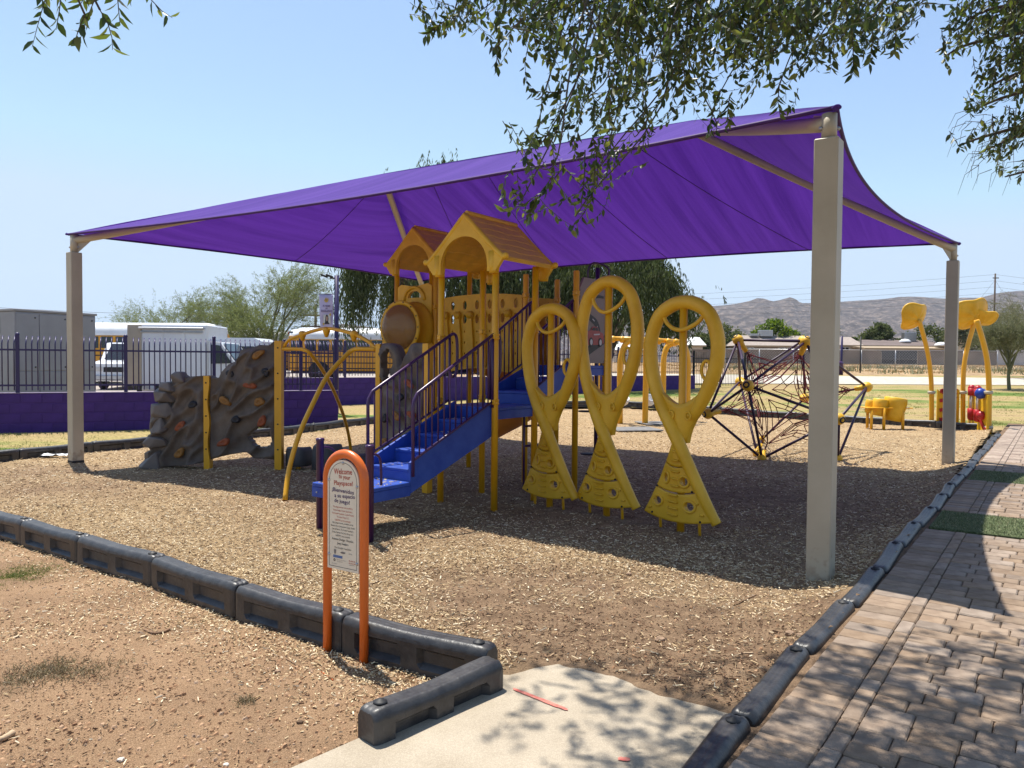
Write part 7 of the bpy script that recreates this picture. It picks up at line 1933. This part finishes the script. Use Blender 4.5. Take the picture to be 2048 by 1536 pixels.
# ================================================================== OVERHANGING TREES
M_LEAF = ramp_island('ash_leaflets', [(0.016, 0.030, 0.009), (0.034, 0.056, 0.014), (0.055, 0.084, 0.021), (0.09, 0.118, 0.028), (0.15, 0.165, 0.042)], .42, .36, .5)
M_TWIG = mat('brown_twig', (.075, .058, .045), .85, .2, 20)
gT = np.random.default_rng(77)
class Sprays:
    def __init__(s): s.C = []; s.D = []; s.L = []; s.b = MB()
    def twig(s, a, e, n=None, ll=.055, r=.0022, stem=True):
        """compound leaf spray from a (attached end) to e (hanging tip)"""
        a, e = np.array(a, float), np.array(e, float); L = np.linalg.norm(e - a); n = n or max(6, int(L / .020))
        side = np.cross(e - a, gT.normal(0, 1, 3)); side /= np.linalg.norm(side) + 1e-9; bow = side * L * gT.normal(0, .10)
        u = (np.arange(n) + .5) / n
        P = a[None] + (e - a)[None] * u[:, None] + bow[None] * np.sin(np.pi * u)[:, None]
        d = (e - a) / L; sg = np.where(np.arange(n) % 2 == 0, 1, -1)[:, None]
        s2 = np.cross(d, side)
        th = gT.uniform(0, 6.28); sd = side * math.cos(th) + s2 * math.sin(th)
        D_ = d[None] * gT.uniform(.25, .8, (n, 1)) + sd[None] * sg * gT.uniform(.5, 1.0, (n, 1)) + gT.normal(0, .25, (n, 3)) + np.array([0, 0, -.45])[None]
        s.C.append(P); s.D.append(D_); s.L.append(ll * gT.uniform(.65, 1.2, n) * (1 - .25 * np.abs(u - .5)))
        if stem:
            q = [Vector(a + (e - a) * k + bow * math.sin(math.pi * k)) for k in (0, .35, .7, 1)]
            s.b.tube(q, [r, r * .85, r * .7, r * .4], 4, cap=False)
    def leaves(s, parent, m, n2='crown'):
        C = np.concatenate(s.C); Dv = unit(np.concatenate(s.D)); L = np.concatenate(s.L); n = len(C); W = L * gT.uniform(.33, .46, n)
        rnd = gT.normal(0, 1, (n, 3)) * .6 + np.array([0, 0, 1.0])[None]; sd = np.cross(Dv, rnd); sd = unit(sd); nn = np.cross(Dv, sd)
        # leaf of 8 points: folded along the midrib, tip bent down
        pts = []
        for t, w in ((.0, 0), (.30, 1.0), (.62, .85), (1.0, 0)):
            mid = C + Dv * (L * t)[:, None] - nn * (L * .10 * t * t)[:, None]
            pts.append((mid, w))
        V = []
        V.append(pts[0][0])
        for mid, w in pts[1:3]:
            V += [mid + sd * (W * .5 * w)[:, None] + nn * (W * .12)[:, None], mid, mid - sd * (W * .5 * w)[:, None] + nn * (W * .12)[:, None]]
        V.append(pts[3][0]); V = np.stack(V, 1).reshape(-1, 3); i = np.arange(n)[:, None] * 8
        F = np.concatenate([i + np.array([[a, b_, c]]) for a, b_, c in ((0, 1, 2), (0, 2, 3), (1, 4, 5), (1, 5, 2), (2, 5, 6), (2, 6, 3), (4, 7, 5), (5, 7, 6))], 0)
        return np_obj(n2, V, F, m, parent)
tree = thing('shade_tree', 'leafy shade tree overhanging the brick path, its drooping twigs in front of the purple canopy', 'tree', (5.6, 0.6, 0))
tb = MB()
tk = smooth_path([(5.6, .6, -.2), (5.5, .7, 1.2), (5.3, .9, 2.4), (5.0, 1.2, 3.5)], 5); tb.tube(tk, [.24 - .07 * i / (len(tk) - 1) for i in range(len(tk))], 14)
LIMB = []
for tip in [(-.9, 4.3, 5.0), (.4, 4.9, 5.3), (1.6, 5.2, 5.2), (2.8, 5.0, 4.9), (3.8, 4.2, 4.6), (.2, 3.9, 4.35), (1.2, 4.1, 4.45), (2.6, 3.9, 4.1)]:
    t = Vector(tip); s0 = Vector(tk[-1 - gT.integers(0, 4)]); p = smooth_path([s0, s0.lerp(t, .3) + Vector((0, 0, .65)), s0.lerp(t, .68) + Vector((gT.normal(0, .1), gT.normal(0, .1), .45)), t], 6)
    tb.tube(p, [.085 * (1 - .85 * i / (len(p) - 1)) + .006 for i in range(len(p))], 8); LIMB.append(p)
tb.obj('trunk', M_BARK, tree)
SP = Sprays()
CL = [(1000, 8, 120, 50, 24), (905, 45, 45, 28, 6), (880, 55, 28, 14, 3), (990, 85, 22, 45, 6), (1090, 60, 35, 55, 8), (1185, 50, 140, 85, 62), (1400, 45, 190, 85, 84), (1600, 40, 150, 70, 56), (1700, 75, 55, 60, 13), (1785, 50, 40, 50, 8), (1205, 170, 85, 75, 36), (1165, 262, 75, 55, 20), (1305, 165, 55, 75, 18), (1372, 110, 55, 70, 15), (1442, 185, 42, 55, 11), (1560, 160, 20, 66, 6), (1495, 115, 55, 45, 10), (1185, 350, 42, 40, 8), (1090, 325, 42, 22, 4), (1045, 390, 32, 40, 6), (1160, 420, 24, 36, 5), (1275, 262, 16, 30, 3), (1428, 255, 22, 20, 3), (1210, 320, 26, 36, 4), (1075, 190, 18, 20, 2), (1070, 280, 30, 14, 3), (1620, 120, 60, 40, 8)]
for cx, cy, rx, ry, n in CL:
    Yc_ = gT.uniform(3.0, 3.9)
    top = D(cx + gT.normal(0, 10) + 20, cy - ry * .6, Yc_)
    near = min((q for p in LIMB for q in p[6:]), key=lambda q: (q - top).length)
    q = smooth_path([near, near.lerp(top, .35) + Vector((gT.normal(.10, .12), gT.normal(0, .12), .14)), near.lerp(top, .75) + Vector((gT.normal(.14, .10), gT.normal(0, .1), .05)), top, D(cx - rx * .4, cy + ry * .4, Yc_)], 5)
    SP.b.tube(q, [.0055 * (1 - .85 * i / (len(q) - 1)) + .0010 for i in range(len(q))], 5, cap=False)
    for k in range(int(n * (2.1 if cy < 60 else 1.3 if cy < 130 else 1.0))):
        a = gT.uniform(0, 6.28); r = math.sqrt(gT.uniform(0, 1)); Y = Yc_ + gT.normal(0, .28)
        e = D(cx + rx * r * math.cos(a), cy + ry * r * math.sin(a) + 12, Y); L = gT.uniform(.10, .24)
        s0 = e + Vector((gT.normal(.05, .12), gT.normal(0, .10), L)); SP.twig(s0, e, ll=.044, r=.0015)
# salient hanging sprigs
for (x0, y0), (x1, y1), Y in [((1130, 330), (1006, 425), 3.2), ((1110, 345), (1052, 445), 3.2), ((1190, 330), (1140, 460), 3.2), ((1170, 300), (1160, 425), 3.3), ((1290, 200), (1283, 300), 3.4), ((1440, 180), (1415, 268), 3.4), ((1460, 190), (1455, 248), 3.5), ((1130, 262), (1062, 282), 3.3), ((1135, 180), (1068, 182), 3.4), ((905, 30), (850, 72), 3.5), ((1000, 60), (993, 138), 3.4), ((1095, 50), (1098, 125), 3.4), ((1570, 140), (1560, 230), 3.5), ((1365, 130), (1366, 196), 3.3), ((1705, 70), (1705, 150), 3.4), ((1745, 60), (1738, 128), 3.5), ((1800, 20), (1790, 108), 3.5), ((1770, -10), (1822, 32), 3.5), ((1185, 270), (1195, 372), 3.3)]:
    SP.twig(D(x0, y0, Y), D(x1, y1, Y + .05), n=18, ll=.055, r=.003)
# right hand side: clumps nearer the trunk with bare hanging twiglets
for cx, cy, rx, ry, n, Y in [(2000, 50, 70, 70, 34, 4.2), (1925, 50, 38, 50, 12, 4.2), (1900, 105, 22, 26, 5, 4.3), (2030, 150, 36, 50, 14, 4.3), (1975, 175, 32, 36, 8, 4.4), (1955, 215, 22, 24, 4, 4.4), (1995, 290, 42, 30, 9, 4.3), (2046, 250, 22, 40, 8, 4.2), (2050, 60, 40, 80, 18, 4.0), (1930, 285, 12, 14, 2, 4.4), (2020, 350, 20, 12, 2, 4.3)]:
    top = D(cx + 50, cy - ry * .4 - 10, Y); nr = D(2150, cy - 60, Y - .3)
    q = smooth_path([nr, top, D(cx - rx * .5, cy + ry * .3, Y)], 6); SP.b.tube(q, [.012 * (1 - .85 * i / (len(q) - 1)) + .002 for i in range(len(q))], 5, cap=False)
    for k in range(int(n * 1.9)):
        a = gT.uniform(0, 6.28); r = math.sqrt(gT.uniform(0, 1)); e = D(cx + rx * r * math.cos(a), cy + ry * r * math.sin(a) + 8, Y + gT.normal(0, .25)); L = gT.uniform(.12, .24)
        SP.twig(e + Vector((gT.normal(.06, .06), gT.normal(0, .08), L * .8)), e, ll=.050)
for k in range(46):
    x, y = gT.uniform(1925, 2070), gT.uniform(210, 340); p0 = D(x, y, 4.3); e = D(x - gT.uniform(5, 45), y + gT.uniform(18, 60), 4.3)
    SP.b.tube([p0, p0.lerp(e, .5) + Vector((-.02, 0, .03)), e], [.0022, .0016, .0008], 3, cap=False)
# the crown above the frame, which throws the dappled shade on the bricks
gC = np.random.default_rng(78)
clump = [np.array([gC.uniform(-.75, 3.4), gC.uniform(3.1, 5.35), 0]) for _ in range(64)]
for c in clump: c[2] = 1.85 + .54 * c[1] + gC.uniform(.05, .9)
for k in range(2100):
    c = clump[gC.integers(0, len(clump))]; e = c + gC.normal(0, .24, 3)
    e[2] = max(e[2], 1.74 + .53 * e[1]); SP.twig(e + np.array([gC.normal(.03, .08), gC.normal(0, .08), gC.uniform(.12, .26)]), e, n=12, ll=.062, stem=(k % 3 == 0))
SP.leaves(tree, M_LEAF); SP.b.obj('twigs', M_TWIG, tree, fix=False)
print('leaves', sum(len(c) for c in SP.C))
t2 = thing('left_shade_tree', 'second leafy tree whose few hanging sprigs show against the open sky, left of the canopy', 'tree', (-4.6, -1.2, 0))
S2 = Sprays(); tb = MB(); tk = smooth_path([(-4.6, -1.2, -.2), (-4.5, -1.1, 1.4), (-4.2, -.8, 2.8), (-3.6, 0, 3.7), (-2.6, 1.6, 3.9), (-1.9, 2.7, 3.55)], 6); tb.tube(tk, [.2 * (1 - .93 * i / (len(tk) - 1)) for i in range(len(tk))], 10); tb.obj('trunk', M_BARK, t2)
E_ = Vector(tk[-1])
for (x0, y0), (x1, y1), n, ll in [((112, -70), (64, 95), 17, .060), ((128, -60), (112, 60), 11, .062), ((205, -30), (160, 80), 9, .072), ((200, 20), (225, 100), 9, .066), ((232, -40), (240, 48), 9, .064), ((180, -60), (160, 10), 8, .066), ((285, -30), (345, 36), 9, .052), ((270, -60), (262, 0), 7, .06), ((170, 30), (150, 84), 6, .07), ((90, -80), (84, 15), 9, .06)]:
    a, e = D(x0, y0, 2.85), D(x1, y1, 2.9); S2.twig(a, e, n=n, ll=ll, r=.0026); S2.b.tube(smooth_path([E_, E_.lerp(a, .5) + Vector((0, 0, .06)), a], 4), .004, 4, cap=False)
for k in range(120):
    e = np.array([gC.uniform(-3.4, -1.2), gC.uniform(.6, 2.9), 0]); e[2] = 1.75 + .53 * max(e[1], 1.2) + gC.uniform(.1, .7); S2.twig(e + np.array([gC.normal(0, .08), gC.normal(0, .08), .2]), e, n=12, ll=.06)
S2.leaves(t2, M_LEAF); S2.b.obj('twigs', M_TWIG, t2, fix=False)

# ================================================================== SMALL THINGS ON THE GROUND
def zat(x, y, H): return float(hget(H, np.array([x]), np.array([y]))[0])
def stick(label, pts, r, m, H=None, name='stick'):
    P = [G(*p) for p in pts]; t = thing(name, label, 'stick', P[0])
    for p in P: p.z = zat(p.x, p.y, H if H is not None else DIRTH) + r * .9
    b = MB(); q = smooth_path(P, 4); b.tube(q, [r * (.7 + .5 * math.sin(i * 1.1) ** 2 * .3 + .3 * (i / len(q))) for i in range(len(q))], 7); b.obj('wood', m, t); return t
M_WOOD = mat('weathered_stick', (.20, .12, .07), .9, .25, 30)
M_PALEW = mat('pale_split_wood', (.42, .30, .19), .9, .2, 30)
stick('curved brown stick lying on the dirt in front of the fourth timber', [(288, 1258), (305, 1264), (325, 1262), (342, 1254)], .008, M_WOOD)
stick('thin orange plastic stick on the dirt left of the sign posts', [(643, 1341), (655, 1350), (666, 1357)], .0035, M_ORANGE)
stick('pale piece of split wood on the dirt at the bottom left edge', [(-8, 1488), (10, 1480), (26, 1470)], .014, M_PALEW)
stick('dark twig lying on the dirt right of the curved stick', [(572, 1320), (585, 1326), (596, 1332)], .004, M_WOOD)
stick('small dark twig lying on the concrete pad beside the corner timber', [(955, 1385), (966, 1382), (977, 1379)], .006, M_WOOD, np.full_like(DIRTH, .041))
for pts, lab in (([(672, 1192), (690, 1176), (716, 1168), (742, 1172)], 'dark bent twig on the wood chips just behind the sign'), ([(700, 1196), (716, 1182), (740, 1168), (764, 1160)], 'second dark twig on the wood chips crossing behind the right sign post'), ([(1470, 1212), (1490, 1203), (1512, 1193)], 'brown stick on the chips left of the near canopy post'), ([(1628, 1210), (1640, 1224), (1660, 1229)], 'pale thin stick on the chips in the sun by the near canopy post'), ([(1475, 1334), (1490, 1332), (1506, 1334)], 'pale wood splinter on the chips near the concrete edge')):
    stick(lab, pts, .005, M_WOOD if 'dark' in lab or 'brown' in lab else M_PALEW, HM)
def stone(label, px, py, r, m, H=None, seed=0):
    p = G(px, py); p.z = zat(p.x, p.y, H if H is not None else DIRTH) + r * .45; t = thing('stone', label, 'stone', p); g = random.Random(seed + px)
    bm = bmesh.new(); bmesh.ops.create_icosphere(bm, subdivisions=2, radius=r)
    for v in bm.verts: v.co = Vector((v.co.x * 1.25, v.co.y, v.co.z * .75)) * (1 + .35 * mnoise.noise(v.co * (1.4 / r) + Vector((px, 0, 0))))
    b = MB(); b.add([v.co.copy() for v in bm.verts], [tuple(v.index for v in f.verts) for f in bm.faces]); bm.free(); b.obj('rock', m, t, local=True)
M_ST, M_STW = mat('tan_stone', (.30, .20, .13), .9, .2, 30, .5, 90), mat('white_stone', (.60, .55, .48), .85, .1, 30)
stone('tan stone on the bare chips in front of the loop climbers', 1320, 1285, .024, M_ST, HM); stone('small tan stone on the chips near the timber edge of the path', 1578, 1308, .022, M_ST, HM); stone('pair stone beside the path timber on the chips', 1598, 1318, .015, M_ST, HM, 3)
stone('white pebble on the dirt near the bottom edge left of the pad', 242, 1520, .012, M_STW); stone('white pebble on the dirt at the very bottom, right of the other', 452, 1528, .010, M_STW); stone('tan stone on the dirt left of the sign', 555, 1340, .013, M_ST); stone('brown stone on the dirt just left of the sign post', 622, 1340, .011, M_ST); stone('dark clod on the dirt near the corner timber end', 600, 1447, .013, mat('dark_clod', (.12, .075, .045), .95, .2, 20))
stone('small brown stone on the chips by the front timber row', 1258, 1151, .018, M_ST, HM)
def weed(name, label, px, py, n, spread, h, m, H=None, seed=1):
    g = np.random.default_rng(seed + px); p = G(px, py); z = zat(p.x, p.y, H if H is not None else DIRTH); t = thing(name, label, 'weeds', (p.x, p.y, z))
    C = np.array([p.x, p.y, z])[None] + np.concatenate([g.normal(0, spread, (n, 2)), np.zeros((n, 1)) - .003], 1)
    L = g.uniform(.4, 1.1, n) * h; d = np.stack([g.normal(0, .55, n), g.normal(0, .55, n), g.uniform(.3, 1, n)], 1); d = unit(d); s = unit(np.cross(d, g.normal(0, 1, (n, 3)))) * .0016
    m1 = C + d * (L * .55)[:, None]; e = C + d * L[:, None] + np.stack([d[:, 0] * L * .25, d[:, 1] * L * .25, -L * .15], 1)
    V = np.stack([C - s, C + s, m1 + s * .8, m1 - s * .8, e], 1).reshape(-1, 3); i = np.arange(n)[:, None] * 5
    F = np.concatenate([i + np.array([[0, 1, 2]]), i + np.array([[0, 2, 3]]), i + np.array([[3, 2, 4]])], 0); np_obj('blades', V, F, m, t)
M_DEAD = ramp_island('dead_grass', [(.10, .075, .045), (.20, .15, .09), (.30, .24, .15), (.14, .13, .06)], .9, .15)
weed('dead_grass_clump', 'flat clump of dead grey grass on the dirt at lower left', 95, 1345, 1500, .10, .05, M_DEAD); weed('dead_grass_clump', 'thin straggle of dead grass right of the larger grey clump', 200, 1338, 420, .08, .035, M_DEAD)
weed('grass_tuft', 'small dry tuft on the dirt between the grey clump and the pad', 492, 1400, 160, .022, .045, M_DEAD); weed('grass_tuft', 'green tuft at the foot of the corner timber', 985, 1342, 150, .03, .06, M_GRASS); weed('grass_tuft', 'green tuft at the near end of the timber beside the pad', 742, 1462, 120, .03, .05, M_GRASS); weed('grass_tuft', 'straw tuft in the joint of the front timber row left of the sign', 490, 1222, 70, .015, .05, M_DEAD)
weed('grass_patch', 'sparse green grass patch on the dirt at the left edge in front of the timbers', 25, 1150, 3600, .19, .045, M_GRASS); weed('grass_patch', 'weedy grass at the far corner of the chips beside the brick path', 1985, 852, 700, .25, .12, M_GRASS, HM)
weed('grass_tuft', 'green weeds at the foot of the flower posts', 1868, 852, 260, .18, .08, M_GRASS, HM)
for k, (px, py) in enumerate(((560, 868), (640, 862), (300, 884))): weed('grass_tuft', 'green weeds against the rear timbers, %s' % ('below the purple wall end', 'behind the yellow arch', 'left of the rock wall')[k], px, py, 300, .16, .07, M_GRASS, HM)
# crumpled scrap by the near left canopy post
c = G(112, 917); sc_ = thing('paper_scrap', 'crumpled white scrap lying on the chips beside the near left canopy post', 'litter', c); rows = []
for i in range(9): rows.append([Vector((c.x + (i - 4) * .05, c.y + (j - 3) * .03, .05 + .05 * abs(vnoise(i * .7, j * .9, 1, 2)) + .02 * vnoise(i * 2, j * 2, 1, 5))) for j in range(7)])
b = MB(); closed_sheet(b, rows, (0, 0, .003), smooth=False); b.obj('sheet', M_WHITE, sc_)
# ================================================================== HAZE
hz_b = MB(); hz_b.box((0, 1500, 198), (9000, 3900, 400))
M_HAZE = bpy.data.materials.new('thin_air'); M_HAZE.use_nodes = True
_n = M_HAZE.node_tree
_n.nodes.remove(_n.nodes['Principled BSDF'])
_v = _n.nodes.new('ShaderNodeVolumePrincipled'); _v.inputs['Color'].default_value = (0.80, 0.88, 1.0, 1); _v.inputs['Density'].default_value = 0.00008; _v.inputs['Anisotropy'].default_value = 0.2
_n.links.new(_v.outputs[0], _n.nodes['Material Output'].inputs['Volume'])
hz_o = hz_b.obj('haze', M_HAZE); hz_o['kind'] = 'stuff'
